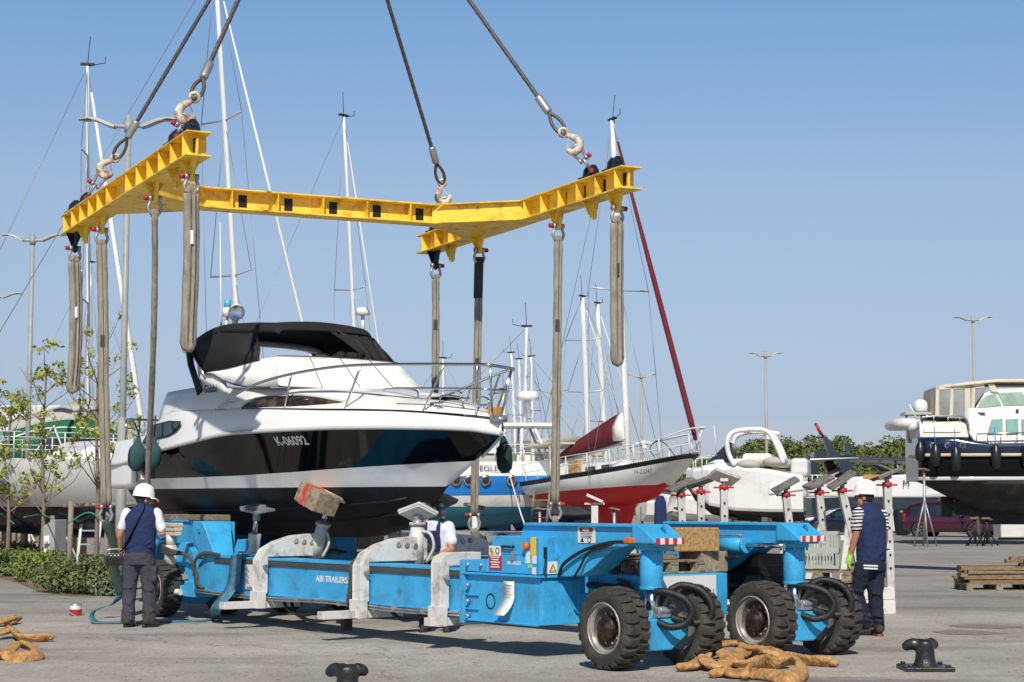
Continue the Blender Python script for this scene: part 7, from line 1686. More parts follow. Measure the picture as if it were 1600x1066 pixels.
# superstructure
b = MB(); b.loft([[V((x, -1.7, tz(684))), V((x, -1.62, z)), V((x, 1.62, z)), V((x, 1.7, tz(684)))] for x, z in ((tx(1427), tz(660)), (tx(1492), tz(659)), (tx(1500), tz(664)), (tx(1503), tz(683)))], smooth=False); aft = b.build('aft_coaming', 'cream', M3, bevel=.06)
b = MB(); b.ext((tx(1433), -1.72, tz(676)), (tx(1490), -1.69, tz(666))); b.build('recess_panel', 'gel', aft, bevel=.02)
b = MB(); b.prism([(tx(1503), tz(676)), (tx(1516), tz(696)), (tx(1800), tz(696)), (tx(1790), tz(670)), (tx(1720), tz(640)), (tx(1504), tz(638))], -1.55, 1.55, 'y'); cabin3 = b.build('cabin', 'gel', M3, bevel=.05)
for p0, p1, sl_ in ((1532, 1556, 8), (1561, 1580, 0), (1585, 1608, 0), (1614, 1640, 0), (1648, 1690, -8)):
    for y in (-1.56, 1.56):
        b = MB(); b.prism([(tx(p0), tz(680)), (tx(p1), tz(679)), (tx(p1), tz(654)), (tx(p0 + sl_), tz(655))], y - .03, y + .03, 'y'); wn = b.build('window', 'steel', cabin3, bevel=.02)
        b = MB(); b.prism([(tx(p0 + 1.5), tz(679)), (tx(p1 - 1), tz(678)), (tx(p1 - 1), tz(656)), (tx(p0 + sl_ * .9 + 1.5), tz(657))], y - .04, y + .04, 'y'); b.build('pane', 'curtain', wn)
b = MB(); b.prism([(tx(1516), tz(638)), (tx(1700), tz(640)), (tx(1640), tz(606)), (tx(1548), tz(608)), (tx(1530), tz(615))], -1.45, 1.45, 'y'); wh = b.build('wheelhouse', 'gel', M3, bevel=.04)
M['pale_glass'] = mat('pale_green_glass', '#9db5a4', .08, var=.35, scale=1.2, coat=.6)
for poly in ([(1519, 637), (1556, 634), (1547, 615), (1534, 618), (1524, 626)], [(1560, 634), (1600, 633), (1588, 613), (1551, 614)], [(1605, 633), (1650, 635), (1632, 613), (1594, 613)]):
    for y in (-1.46, 1.46): b = MB(); b.prism([(tx(a), tz(c)) for a, c in poly], y - .03, y + .03, 'y'); b.build('window', 'pale_glass', wh)
# canvas roof and enclosure
b = MB(); b.loft([[V((tx(px), -w, z - .12)), V((tx(px), -w * .85, z)), V((tx(px), 0, z + .06)), V((tx(px), w * .85, z)), V((tx(px), w, z - .12))] for px, w, z in ((1456, 1.3, tz(606)), (1470, 1.55, tz(600)), (1500, 1.65, tz(597)), (1550, 1.65, tz(592)), (1620, 1.6, tz(592)), (1660, 1.3, tz(600)))]); rf = b.build('canvas_roof', 'beige_canvas', M3)
b = MB(); b.loft([[V((tx(1456), y, tz(604))), V((tx(1453), y, tz(648)))] for y in (-1.45, 1.45)], closed=False, caps=False)
for y in (-1.5, 1.5):
    for quad in ([(1455, 604), (1460, 603), (1459, 650), (1453, 650)], [(1478, 600), (1483, 600), (1480, 654), (1475, 654)], [(1500, 600), (1512, 600), (1508, 656), (1499, 656)], [(1508, 600), (1516, 604), (1514, 640), (1507, 645)], [(1456, 603), (1530, 600), (1530, 606), (1456, 609)], [(1535, 600), (1545, 600), (1552, 614), (1540, 612)]):
        b.prism([(tx(a), tz(c)) for a, c in quad], y - .02, y + .02, 'y')
b.build('canvas_panel', 'beige_canvas', rf)
for y in (-1.49, 1.49):
    for quad in ([(1460, 609), (1478, 608), (1475, 652), (1459, 652)], [(1483, 608), (1501, 607), (1499, 654), (1480, 654)], [(1516, 606), (1536, 606), (1524, 620), (1514, 634)]): MB().prism([(tx(a), tz(c)) for a, c in quad], y - .008, y + .008, 'y').build('clear_window', 'clear_vinyl', rf)
for y in (-1.62, 1.62):
    b = MB()
    b.tube(bez([(tx(1432), y, tz(662)), (tx(1434), y, tz(652)), (tx(1490), y, tz(651)), (tx(1502), y, tz(660)), (tx(1504), y, tz(674))], 5), .03, 6)
    for px in (1450, 1472, 1490): b.tube([(tx(px), y, tz(660)), (tx(px), y, tz(651))], .025, 5)
    b.tube([(tx(1512), y * 1.15, tz(694)), (tx(1514), y * 1.15, tz(679)), (tx(1640), y * 1.15, tz(676))], .025, 6)
    for px in (1530, 1550, 1575, 1600): b.tube([(tx(px), y * 1.15, tz(694)), (tx(px), y * 1.15, tz(679))], .02, 5)
    b.build('guard_rail', 'polish', M3)
for px in (1445, 1467, 1490):
    b = MB(); b.box((tx(px), -2.0, tz(697)), (.24, .2, .24)); pw_ = b.build('porthole', 'chrome', M3, bevel=.06); b = MB(); b.box((tx(px), -2.05, tz(697)), (.16, .14, .17)); b.build('pane', 'glass', pw_, bevel=.04)
lettering('NANA', .13, (tx(1523), -1.57, tz(647)), (1, 0, 0), (0, 0, 1), 'charcoal', cabin3, name='boat_name') if False else None
b = MB(); b.box((tx(1579), -1.57, tz(643)), (.1, .04, .14)); b.box((tx(1524), -1.565, tz(646)), (.25, .02, .05)); b.box((tx(1526), -1.565, tz(648.5)), (.2, .02, .03)); b.build('badge', 'charcoal', cabin3)
b = MB(); b.ext((tx(1577), -.6, tz(636)), (tx(1600), .5, tz(631))); b.build('folded_cover', 'red', M3, bevel=.04)
# stern tender and dome
b = MB(); b.tube(bez([(tx(1424), -1.25, tz(662)), (tx(1408), -1.3, tz(661)), (tx(1396), -.8, tz(661)), (tx(1396), .8, tz(661)), (tx(1408), 1.3, tz(660)), (tx(1424), 1.25, tz(660))], 6), .2, 12); b.ext((tx(1402), -1.1, tz(668)), (tx(1424), 1.1, tz(656))); b.ell((tx(1418), -1.3, tz(666)), (.22, .22, .2)); tnd = b.build('dinghy', 'soft_white'); tnd.location = M3.location; tnd.rotation_euler = M3.rotation_euler; tag(tnd, 'white inflatable dinghy carried on the stern of the navy trawler', 'dinghy')
b = MB(); b.ext((tx(1412), -.7, tz(646)), (tx(1460), .7, tz(642))); b.tube([(tx(1420), .4, tz(642)), (tx(1424), .4, tz(690))], .05, 6); b.tube([(tx(1445), .4, tz(642)), (tx(1445), .4, tz(665))], .05, 6); b.build('stern_platform', 'alu', M3)
b = MB(); b.lathe([(.20, 0), (.27, .05), (.27, .25), (.24, .37), (.16, .45), (0, .49)], 20, o=(tx(1439), -.3, tz(641))); b.build('satellite_dome', 'gel', M3)
b = MB(); b.tube([(tx(1426), -1.3, tz(655)), (tx(1415), -1.3, tz(631))], .03, 6); fs_ = b.build('flag_staff', 'mast', M3)
for k, mm in enumerate(('blue_hull', 'yellow_sticker')):
    b = MB(); b.loft([[V((tx(1416 + 2.6 * i + 3 * k * 1.2), -1.32 + .03 * math.sin(i * 2), tz(632 + 3.4 * i + 5 * k))), V((tx(1419.5 + 2.4 * i + 3 * k * 1.2), -1.28 + .03 * math.sin(i * 2 + 1), tz(634 + 3.4 * i + 5 * k)))] for i in range(4)], closed=False, caps=False); b.build('flag', mm, fs_)
for k, px in enumerate((1427, 1447, 1478, 1539, 1586)):
    zt = (692, 697, 701, 698, 695)[k]; L = (31, 33, 36, 36, 40)[k] * k3; i = 1
    yy = -(1.75 if k == 0 else 2.25)
    q = to_world((tx(px), yy, 0), M3); b = MB(); b.lathe([(.0, L + .08), (.07, L + .06), (.09, L), (.17, L - .16), (.2, L - .35), (.2, .3), (.16, .1), (.07, .02), (0, 0)], 16); o = b.build('fender', 'fender_black', loc=(q.x, q.y, tz(zt + (31, 33, 36, 36, 40)[k]))); d = MB(); d.tube([(0, 0, L), (0, .12, L + .7)], .018, 5); d.build('lanyard', mat('blue_line', '#3c6d9c', .7) if k == 0 else 'blue_line_', o) if False else d.build('lanyard', 'blue_hull', o)
    tag(o, 'black fender on the navy trawler, ' + ('leftmost, on the stern corner', 'second from the stern', 'third, below the last square porthole', 'under the first curtained window', 'rightmost, cut by the photo edge')[k], 'fender', 'black fenders of the navy trawler')
for px, h, lab in ((1446, 2.35, 'tall stand under the trawler stern beside the purple car'),):
    q = at(px, 852, 64.5); stand((q.x, 64.5, 0), h + .4, lab, m='steel')
for px, lab in ((1524, 'left of two dark stands under the trawler keel'), (1543, 'right of two dark stands under the trawler keel')):
    q = at(px, 852, 65.2); stand((q.x, 65.2, 0), .95, lab, m='navy_steel')
q = to_world((tx(1640), 0, 0), M3); block((q.x, q.y, 0), (.9, .5, tz(822)), 'dark timber block under the trawler keel near the right edge', -4, m='black_af')

p, q = at(795, 738, 61.5), ground(834, 838); q = V((at(834, 838, 58).x, 58, .02)); tag(MB().tube([V((0, 0, 0)), (q - p) * .5 + V((0, 0, -.12)), q - p], .025, 6).build('mooring_rope', 'sail', loc=p), 'white rope running down from the blue sailing boat to the ground', 'rope')
# ============================================================ CARS, CRADLES, SMALL THINGS
def carpaint(name, c): return mat(name, c, .22, metal=.25, var=.05, coat=1.0)
M['car_purple'] = mat('plum_car_paint', '#400d25', .28, metal=.0, var=.05, coat=1.0); M['car_navy'] = carpaint('navy_car_paint', '#111c30'); M['car_grey'] = carpaint('grey_car_paint', '#4a4d52'); M['car_white'] = carpaint('white_car_paint', '#cfd0d0'); M['car_green'] = carpaint('dark_green_car_paint', '#20352c')
M['headlamp'] = mat('headlamp', '#d8dcdc', .1, coat=1); M['tail'] = mat('tail_lamp', '#9c1620', .2, coat=1)
def car(px, Y, ang, m, label, L=4.25, H=1.58, W=1.76, style='mpv', sc=1.0):
    x = at(px, 800, Y).x; e = empty('parked_car', (x, Y, 0), ang, label, 'car', 'cars parked in the boatyard')
    if style == 'mpv': top = [(-2.1, .95), (-2.0, 1.25), (-1.7, 1.50), (-1.0, 1.585), (-.1, 1.57), (.5, 1.40), (1.05, 1.07), (1.55, .97), (1.95, .82), (2.1, .62)]
    else: top = [(-2.1, .9), (-1.95, .98), (-1.5, 1.2), (-1.0, 1.42), (-.2, 1.45), (.4, 1.32), (1.0, .98), (1.6, .9), (1.95, .78), (2.1, .58)]
    belt = [(-2.1, .88), (-1.5, .95), (0, .93), (1.0, .92), (1.6, .85), (2.1, .58)]
    kx, kz = L / 4.2, H / 1.585; rows = []
    N = 32
    for i in range(N + 1):
        x0 = -2.1 + 4.2 * i / N; zt = smooth_tab(top, x0) * kz; zb = min(smooth_tab(belt, x0) * kz, zt - .01); wl_ = W / 2 * (1 - .10 * (abs(x0) / 2.1) ** 4 - .05 * (abs(x0) / 2.1) ** 12); wt = wl_ * (1 - .24 * min(1, (zt - zb) / .6)); zlo = .22 + (.10 if abs(x0) > 1.95 else 0)
        rows.append([V((x0 * kx, -wl_ * .93, zlo)), V((x0 * kx, -wl_, .45)), V((x0 * kx, -wl_ * .995, zb * .6 + .2)), V((x0 * kx, -wl_ * .965, zb)), V((x0 * kx, -wt, zb + (zt - zb) * .86)), V((x0 * kx, -wt * .8, zt)), V((x0 * kx, wt * .8, zt)), V((x0 * kx, wt, zb + (zt - zb) * .86)), V((x0 * kx, wl_ * .965, zb)), V((x0 * kx, wl_ * .995, zb * .6 + .2)), V((x0 * kx, wl_, .45)), V((x0 * kx, wl_ * .93, zlo))])
    b = MB(); b.loft(rows); body = b.build('body', m, e)
    def side(x0, f):
        zt = smooth_tab(top, x0) * kz; zb = min(smooth_tab(belt, x0) * kz, zt - .01); wl_ = W / 2 * (1 - .10 * (abs(x0) / 2.1) ** 4); wt = wl_ * (1 - .24 * min(1, (zt - zb) / .6)); return (wl_ * .965 + (wt - wl_ * .965) * f / .86) + .012, zb + (zt - zb) * f
    a0, a1 = (-1.75, .85) if style == 'mpv' else (-1.35, .8)
    for sy in (-1, 1):
        for g0, g1 in ((a0, a0 + .55), (a0 + .62, -.25), (-.17, a1)):
            b = MB(); rows = []
            for i in range(9):
                x0 = g0 + (g1 - g0) * i / 8; p = []
                for f in (.10, .45, .78): y, z = side(x0, f); p.append(V((x0 * kx, sy * y, z)))
                rows.append(p)
            b.loft(rows, closed=False, caps=False); b.build('side_window', 'glass', e)
        b = MB(); b.ell((.72 * kx, sy * (W / 2 + .07), .98), (.09, .11, .075)); b.build('wing_mirror', m, e)
        b = MB()
        for xd in (-.85, .12): b.box((xd * kx, sy * (W / 2 + .001), .82), (.18, .03, .03))
        b.build('door_handle', 'chrome', e)
        b = MB(); b.loft([[V((xx * kx, sy * yy, zz)), V((xx * kx - .03, sy * yy, zz + .15))] for xx, yy, zz in ((2.04, W * .30, .62), (1.9, W * .425, .66), (1.6, W * .475, .74))], closed=False, caps=False); b.build('headlight', 'headlamp', e, solid=.05)
        b = MB(); b.box((-2.03 * kx, sy * W * .40, .92), (.12, .22, .3)); b.build('tail_light', 'tail', e, bevel=.04)
        for xw in (-1.3, 1.3):
            w = MB(); w.lathe([(.325, -.1), (.325, .1), (.30, .11), (.22, .1), (.22, -.1), (.30, -.11), (.325, -.1)], 28, o=(0, 0, 0), ax=(0, 1, 0)); wo = w.build('wheel', 'rubber', e, loc=(xw * kx, sy * (W / 2 - .08), .325))
            d = MB()
            for q in range(7): a = 2 * PI * q / 7; d.bar((0, sy * .09, 0), (math.cos(a) * .22, sy * .09, math.sin(a) * .22), .05, .02, up=V((0, 1, 0)))
            d.lathe([(.22, -.01), (.235, 0), (.22, .015), (.205, 0)], 24, o=(0, sy * .1, 0), ax=(0, 1, 0)); d.cyl((0, sy * .06, 0), (0, sy * .105, 0), .06, n=12); d.build('rim', 'chrome', wo)
            d = MB(); d.lathe([(.0, 0), (.21, 0)], 20, o=(0, sy * .05, 0), ax=(0, 1, 0)); d.build('brake_disc', 'black', wo)
            a_ = MB(); a_.lathe([(.33, 0), (.40, .0), (.40, .03), (.33, .03)], 26, o=(xw * kx, sy * (W / 2 - .02), .325), ax=(0, sy, 0)); a_.build('wheel_arch', 'black', e)
    for g0, g1 in (((.45, 1.1) if True else 0), ((-2.02, -1.72) if style == 'mpv' else (-1.9, -1.2))):
        b = MB(); rows = []
        for i in range(6):
            x0 = g0 + (g1 - g0) * i / 5; zt = smooth_tab(top, x0) * kz + .012; zb = min(smooth_tab(belt, x0) * kz, zt - .01); wt = W / 2 * .95 * (1 - .24 * min(1, (zt - zb) / .6)) * .84; rows.append([V((x0 * kx + .01, y * wt, zt)) for y in (-1, -.5, 0, .5, 1)])
        b.loft(rows, closed=False, caps=False); b.build('windscreen' if g0 > 0 else 'rear_window', 'glass', e)
    b = MB(); b.box((2.05 * kx, 0, .6), (.12, .8, .16)); 
    for q in range(3): b.box((2.11 * kx, 0, .55 + .05 * q), (.02, .84, .014))
    b.build('grille', 'chrome', e); b = MB(); b.box((2.09 * kx, 0, .40), (.1, 1.3, .12)); b.build('air_intake', 'black', e); b = MB(); b.box((2.13 * kx, 0, .47), (.03, .46, .1)); b.box((-2.12 * kx, 0, .7), (.03, .46, .1)); b.build('number_plate', 'sign_white', e)
    return e
car(1488, 82.5, -33, 'car_purple', 'plum purple hatchback parked under the stern of the navy trawler')
car(1316, 88, 186, 'car_navy', 'dark navy car parked behind the worker on the right', style='sedan', L=4.5, H=1.48)
car(905, 83, 108, 'car_grey', 'dark grey car seen from behind, under the red sailing boat', style='sedan', L=4.4, H=1.46)
car(868, 93, 95, 'car_white', 'white car partly hidden left of the grey car under the boats', style='sedan', L=4.3, H=1.45)
car(762, 90, 100, 'car_green', 'dark car half hidden behind the trailer far behind the blue boat', style='sedan', L=4.4, H=1.46)
# white van block / storage tanks near the trawler
def tank(px, Y, s, label):
    q = at(px, 800, Y); b = MB(); b.box((0, 0, s[2] / 2 + .1), s); b.box((0, 0, s[2] + .12), (s[0] * .9, s[1] * .9, .1)); o = b.build('container', 'soft_white', loc=(q.x, Y, 0), bevel=.12, seg=3); d = MB(); d.box((0, 0, .05), (s[0] * .8, s[1] * .8, .1)); d.build('skid', 'black', o); return tag(o, label, 'container')
tank(1588, 76, (1.7, 1.2, 1.2), 'white rounded container at the right edge behind the trawler stands')
tank(1560, 90, (3.6, 1.4, 1.0), 'long low white container behind the trawler keel'); tank(1378, 92, (1.6, 1.2, 1.05), 'white box standing left of the purple car')
b = MB(); b.lathe([(0, 0), (.34, .02), (.38, .2), (.38, 1.1), (.34, 1.28), (0, 1.3)], 18); o = b.build('barrel', 'fender_black', loc=(at(1411, 800, 86).x, 86, 0), rot=(0, R(-6), 0)); tag(o, 'black barrel-shaped fender standing left of the purple car', 'barrel')
# ---------------- white hydraulic cradles
def cradle(name_label, posts, Yb, x0px, x1px):
    x0, x1 = at(x0px, 800, Yb).x, at(x1px, 800, Yb).x; e = empty('boat_cradle', ((x0 + x1) / 2, Yb, 0), 0, name_label, 'boat cradle', 'white adjustable boat cradles'); cx = (x0 + x1) / 2
    b = MB(); b.ext((x0 - cx, -.12, .0), (x1 - cx, .12, .20)); b.ext((x0 - cx + .02, -.10, .205), (x1 - cx, .10, .38)); b.ext((x0 - cx, 1.4, .02), (x1 - cx, 1.6, .2)); b.ext((x0 - cx + .1, 0, .05), (x0 - cx + .25, 1.5, .17)); b.ext((x1 - cx - .25, 0, .05), (x1 - cx - .1, 1.5, .17)); b.build('base_rail', 'lightgrey', e, bevel=.012)
    for px, py, dy, lean, prot, dark in posts:
        q = at(px, py, Yb + dy); X, z = q.x - cx, q.z; fx = X + lean
        b = MB(); b.bar((fx, dy, .36 if dy < 1 else .18), (X, dy, z - .02), .135, .11)
        p = b.build('post', 'post_grey', e, bevel=.01)
        d = MB()
        for k in range(6): u = .2 + .13 * k; d.cyl((fx + (X - fx) * u, dy - .07, .36 + (z - .36) * u), (fx + (X - fx) * u, dy - .085, .36 + (z - .36) * u), .016, n=8)
        d.build('bolt_hole', 'black', p)
        d = MB(); d.bar((fx + (X - fx) * .72 - .0, dy + .0, .36 + (z - .36) * .68), (fx - .34, dy, .38), .09, .09); d.box((fx - .17, dy, .36 + (z - .36) * .52), (.34, .05, .07)); d.build('brace', 'lightgrey', p, bevel=.006)
        d = MB(); d.box((X, dy, z + .01), (.30, .04, .026)); d.box((X, dy, z + .01), (.04, .2, .026)); d.cyl((X, dy, z - .04), (X, dy, z + .05), .07, n=12); d.build('screw_handle', 'red', p)
        d = MB(); d.cyl((X, dy, z + .03), (X, dy, z + .13), .035, n=10); d.build('screw', 'steel', p)
        mr = rotm(prot); d = MB(); d.box(V((X, dy, z + .15)), (.42, .28, .02), mr); d.box(V((X, dy, z + .15)) + mr @ V((0, 0, .027)), (.43, .29, .03), mr); d.box(V((X, dy, z + .15)), (.12, .12, .1)); d.build('support_pad', 'pad_grey' if dark else 'lightgrey', p, bevel=.006)
    return e
cradle('white boat cradle with grey pads beside the walking worker', [(1228, 775, 1.5, .16, (10, -28, 0), True), (1280, 771, .6, .12, (8, -24, 15), True), (1316, 768, .0, .30, (8, -34, 0), True), (1386, 759, .0, 0.02, (-10, -20, 20), True)], 25.6, 1215, 1394)
cradle('white boat cradle with grey pads left of the right blue arm', [(1064, 775, .4, 0.05, (5, -25, 10), True), (1095, 770, 1.0, 0, (-15, -18, 0), True), (1131, 763, .0, 0, (-25, 18, 20), False)], 26.2, 1035, 1160)
# slim props and hanging clothes behind the transporter
b = MB(); b.bar((0, 0, 0), (.55, .2, 1.75), .08, .08); b.bar((.1, 0, 0), (.5, .2, 1.2), .05, .05); tag(b.build('steel_prop', 'lightgrey', loc=(at(1000, 800, 27).x, 27, 0)), 'leaning white steel prop beside the red keel', 'prop')
b = MB(); b.bar((0, 0, 0), (0, 0, 1.55), .1, .1); b.box((0, 0, 1.58), (.3, .04, .03)); b.box((0, .0, 1.66), (.26, .24, .04), (0, 24, 0)); tag(b.build('steel_prop', 'lightgrey', loc=(at(929, 800, 26.5).x, 26.5, 0)), 'upright white steel prop with a tilted pad in front of the red hull', 'prop')
b = MB(); b.loft([[V((x, y, z)) for x, y in ((-.09 * w, -.04), (-.03 * w, -.07), (.03 * w, -.04), (.08 * w, -.06), (.09 * w, .05), (-.08 * w, .06))] for z, w in ((1.7, .5), (1.6, 1), (1.2, 1.15), (.75, 1.0), (.7, .9))]); tag(b.build('jacket', 'navy_cloth', loc=(at(1032, 800, 26.1).x, 26.1, 0)), 'dark navy jacket hanging on the cradle left of the timber blocks', 'jacket')
b = MB(); b.box((0, 0, .55), (.5, .04, 1.1), (0, -18, 0)); tag(b.build('board', mat('rust_board', '#9a4a30', .7), loc=(at(1003, 800, 30).x, 30, .0)), 'rust red board leaning right of the red keel', 'board')
# ---------------- bollards
def bollard(loc, rz, label):
    e = empty('mooring_bollard', loc, rz, label, 'bollard', 'black cast iron quay bollards')
    b = MB(); b.lathe([(0, .03), (.135, .03), (.125, .045), (.105, .07), (.094, .11), (.088, .17), (.088, .21), (.09, .25), (.08, .275), (.045, .29), (0, .294)], 28)
    b.tube(bez([(0, 0, .225), (-.08, .01, .24), (-.13, .02, .245), (-.165, .03, .225)], 6), [.066] * 6 + [.058] * 6 + [.052] * 6 + [.048], 14); b.ell((-.168, .03, .225), (.049, .047, .046), 14, 10)
    b.tube(bez([(0, 0, .225), (.05, .03, .24), (.085, .06, .25), (.105, .075, .235)], 6), [.064] * 6 + [.056] * 6 + [.047] * 6 + [.043], 14); b.ell((.107, .076, .235), (.044, .043, .042), 14, 10)
    fuse(b, 'horn', 'iron', e, .011, 3)
    b = MB(); b.box((0, 0, .022), (.47, .44, .044)); b.build('base_plate', 'iron', e, bevel=.012)
    d = MB()
    for x in (-.18, .18):
        for y in (-.17, .17): d.cyl((x, y, .04), (x, y, .065), .025, n=6)
    d.build('bolt', 'iron', e)
    return e
bollard(ground(1446, 1047), 0, 'cast iron bollard standing whole on its base plate at the lower right')
bollard(V((at(545, 800, 14.45).x, 14.45, 0)), -22, 'cast iron bollard at the lower edge, only its top showing')
# ---------------- paint can
e = empty('paint_can', ground(118, 962), 30, 'small paint can with red and white label standing on the concrete', 'paint can')
MB().lathe([(0, .0), (.085, .0), (.085, .165), (.08, .17), (.07, .162), (0, .162)], 28).build('tin', 'steel', e); MB().lathe([(.0862, .02), (.0862, .09)], 28).build('red_label', 'red', e); MB().lathe([(.0862, .09), (.0862, .14)], 28).build('white_label', 'sign_white', e)
b = MB(); b.tube(bez([(-.087, 0, .14), (-.1, -.06, .05), (0, -.12, .0), (.1, -.06, .05), (.087, 0, .14)], 5), .003, 5); b.build('handle', 'steel', e)
# ---------------- teal strap
cl = []
def tl(x, y, z): return to_world((x, y, z))
u_ = (tl(1, 0, 0) - tl(0, 0, 0))
for p in ((-7.78, -1.0, .90), (-7.80, -1.36, .905), (-7.80, -1.405, .84), (-7.84, -1.44, .5), (-7.98, -1.60, .2)): cl.append((tl(*p), u_ * .155))
def gp(px, py, z=.012, w=V((0, .14, 0))): cl.append((ground(px, py) + V((0, 0, z)), w))
gp(338, 970, .03, V((.05, .10, 0))); gp(318, 971); gp(270, 972); gp(230, 973); gp(190, 974); gp(160, 974.5); gp(148, 974, .02); gp(143, 972, .075); gp(147, 970, .13); gp(160, 966, .15)
q = ground(174, 966); cl.append((q + V((0, .05, .19)), V((.0, .11, .0)))); q = ground(186, 965); cl.append((q + V((.0, .1, .32)), V((.05, .09, 0)))); cl.append((q + V((.08, .2, .6)), V((.09, .06, 0)))); cl.append((q + V((.16, .3, 1.1)), V((.10, .05, 0)))); cl.append((q + V((.25, .4, 1.7)), V((.10, .05, 0))))
cp = bez([c for c, _ in cl], 5); cw = bez([w for _, w in cl], 5)
o0 = cp[0].copy(); b = MB(); b.loft([[p - w - o0, p - w * .33 - o0 + V((0, 0, .003)), p + w * .33 - o0 - V((0, 0, .002)), p + w - o0] for p, w in zip(cp, cw)], closed=False, caps=False)
tag(b.build('webbing_strap', 'teal', loc=o0, solid=.008), 'wide teal blue strap over the blue beam and along the ground', 'strap')
# ---------------- tan slings
def tansling(pts, r, label, seed):
    random.seed(seed); P3_ = [ground(px, py) + V((0, 0, z)) for px, py, z in pts]; c = bez(P3_, 8); o = c[0].copy(); b = MB()
    rr = [1 + .06 * math.sin(i * .55 + seed) * random.uniform(.5, 1) for i in range(len(c))]; rr[0] *= .8; rr[-1] *= .8
    b.tube([p - o for p in c], [r * q for q in rr], 14, flat=(1.35, .60)); b.ell(c[0] - o, (r * .95, r * .9, r * .62)); b.ell(c[-1] - o, (r * .95, r * .9, r * .62))
    ob = b.build('lifting_sling', 'tan', loc=o); tx_ = bpy.data.textures.get('wrinkle') or bpy.data.textures.new('wrinkle', 'CLOUDS'); tx_.noise_scale = .05
    s2 = ob.modifiers.new('sub', 'SUBSURF'); s2.levels = 2; s2.render_levels = 2
    d = ob.modifiers.new('wrinkle', 'DISPLACE'); d.texture = tx_; d.strength = .018; d.mid_level = .5; d.texture_coords = 'LOCAL'
    t2 = bpy.data.textures.get('fold_lines') or bpy.data.textures.new('fold_lines', 'CLOUDS'); t2.noise_scale = .016; t2.noise_depth = 2
    d2 = ob.modifiers.new('fold_lines', 'DISPLACE'); d2.texture = t2; d2.strength = .009; d2.mid_level = .5; d2.texture_coords = 'LOCAL'
    return tag(ob, label, 'sling', 'tan slings lying on the ground')
tansling([(-40, 981, .04), (-8, 980, .05), (14, 977, .08), (25, 974, .06), (12, 978, .03)], .06, 'tan sling end at the left edge, farthest of the three', 1)
tansling([(-30, 1002, .04), (4, 999, .08), (16, 996, .10), (32, 1003, .05), (52, 1004, .045), (78, 1003, .05)], .058, 'tan sling at the left edge, middle and longest of the three', 2)
tansling([(-30, 1031, .04), (6, 1031, .06), (28, 1022, .10), (50, 1024, .08), (58, 1031, .05), (34, 1034, .04), (10, 1033, .04)], .06, 'tan sling loop at the left edge, nearest of the three', 3)
tansling([(1064, 1050, .045), (1082, 1048, .05), (1098, 1042, .08), (1104, 1033, .14), (1122, 1031, .15), (1150, 1028, .15), (1166, 1030, .12), (1150, 1040, .08), (1142, 1046, .07), (1165, 1047, .06), (1185, 1042, .08), (1200, 1036, .10), (1232, 1038, .07), (1266, 1041, .05), (1303, 1043, .045)], .058, 'tan sling running across the back of the heap to the right', 4)
tansling([(1098, 1046, .11), (1112, 1050, .07), (1128, 1051, .06), (1136, 1045, .10), (1122, 1038, .15), (1108, 1036, .16), (1102, 1043, .08)], .055, 'tan sling loop at the left of the heap', 5)
tansling([(1116, 1060, .04), (1134, 1057, .055), (1148, 1061, .04), (1160, 1059, .045), (1182, 1062, .05), (1202, 1064, .055), (1226, 1069, .05), (1250, 1064, .06), (1252, 1054, .09), (1236, 1051, .12), (1214, 1054, .10), (1194, 1052, .11), (1176, 1057, .08), (1164, 1064, .05)], .058, 'tan sling coiled at the front right of the heap', 6)
tansling([(1172, 1040, .17), (1190, 1043, .18), (1212, 1047, .15), (1226, 1045, .13), (1204, 1040, .16)], .05, 'tan sling fold lying on top of the heap', 7)
# ---------------- grey crate on pallets behind the right leg
px_, Yc = 1282, 21.6; cx = at(px_, 800, Yc).x
for k in range(5): pallet((cx, Yc, .16 * k + 0.0), -20 + random.uniform(-4, 4), 'weathered pallet in the stack under the grey crate', dims=(.8, .6), group='pallets stacked under the crate')
e = empty('plastic_crate', (cx, Yc, .80), -14, 'grey-green slatted plastic crate standing on the pallet stack', 'crate')
b = MB(); w_, d_, h_ = .42, .34, .45
for sy in (-1, 1):
    for z in (.02, .22, .43): b.box((0, sy * d_ / 2, z), (w_, .02, .035 if z != .22 else .06))
    for k in range(11): b.box((-w_ / 2 + .02 + k * (w_ - .04) / 10, sy * d_ / 2, .22), (.016, .016, .42))
for sx in (-1, 1):
    for z in (.02, .22, .43): b.box((sx * w_ / 2, 0, z), (.02, d_ - .02, .035 if z != .22 else .06))
    for k in range(9): b.box((sx * w_ / 2, -d_ / 2 + .03 + k * (d_ - .06) / 8, .22), (.016, .016, .42))
b.ext((-w_ / 2, -d_ / 2, .0), (w_ / 2, d_ / 2, .012)); b.build('slatted_body', 'crate', e)
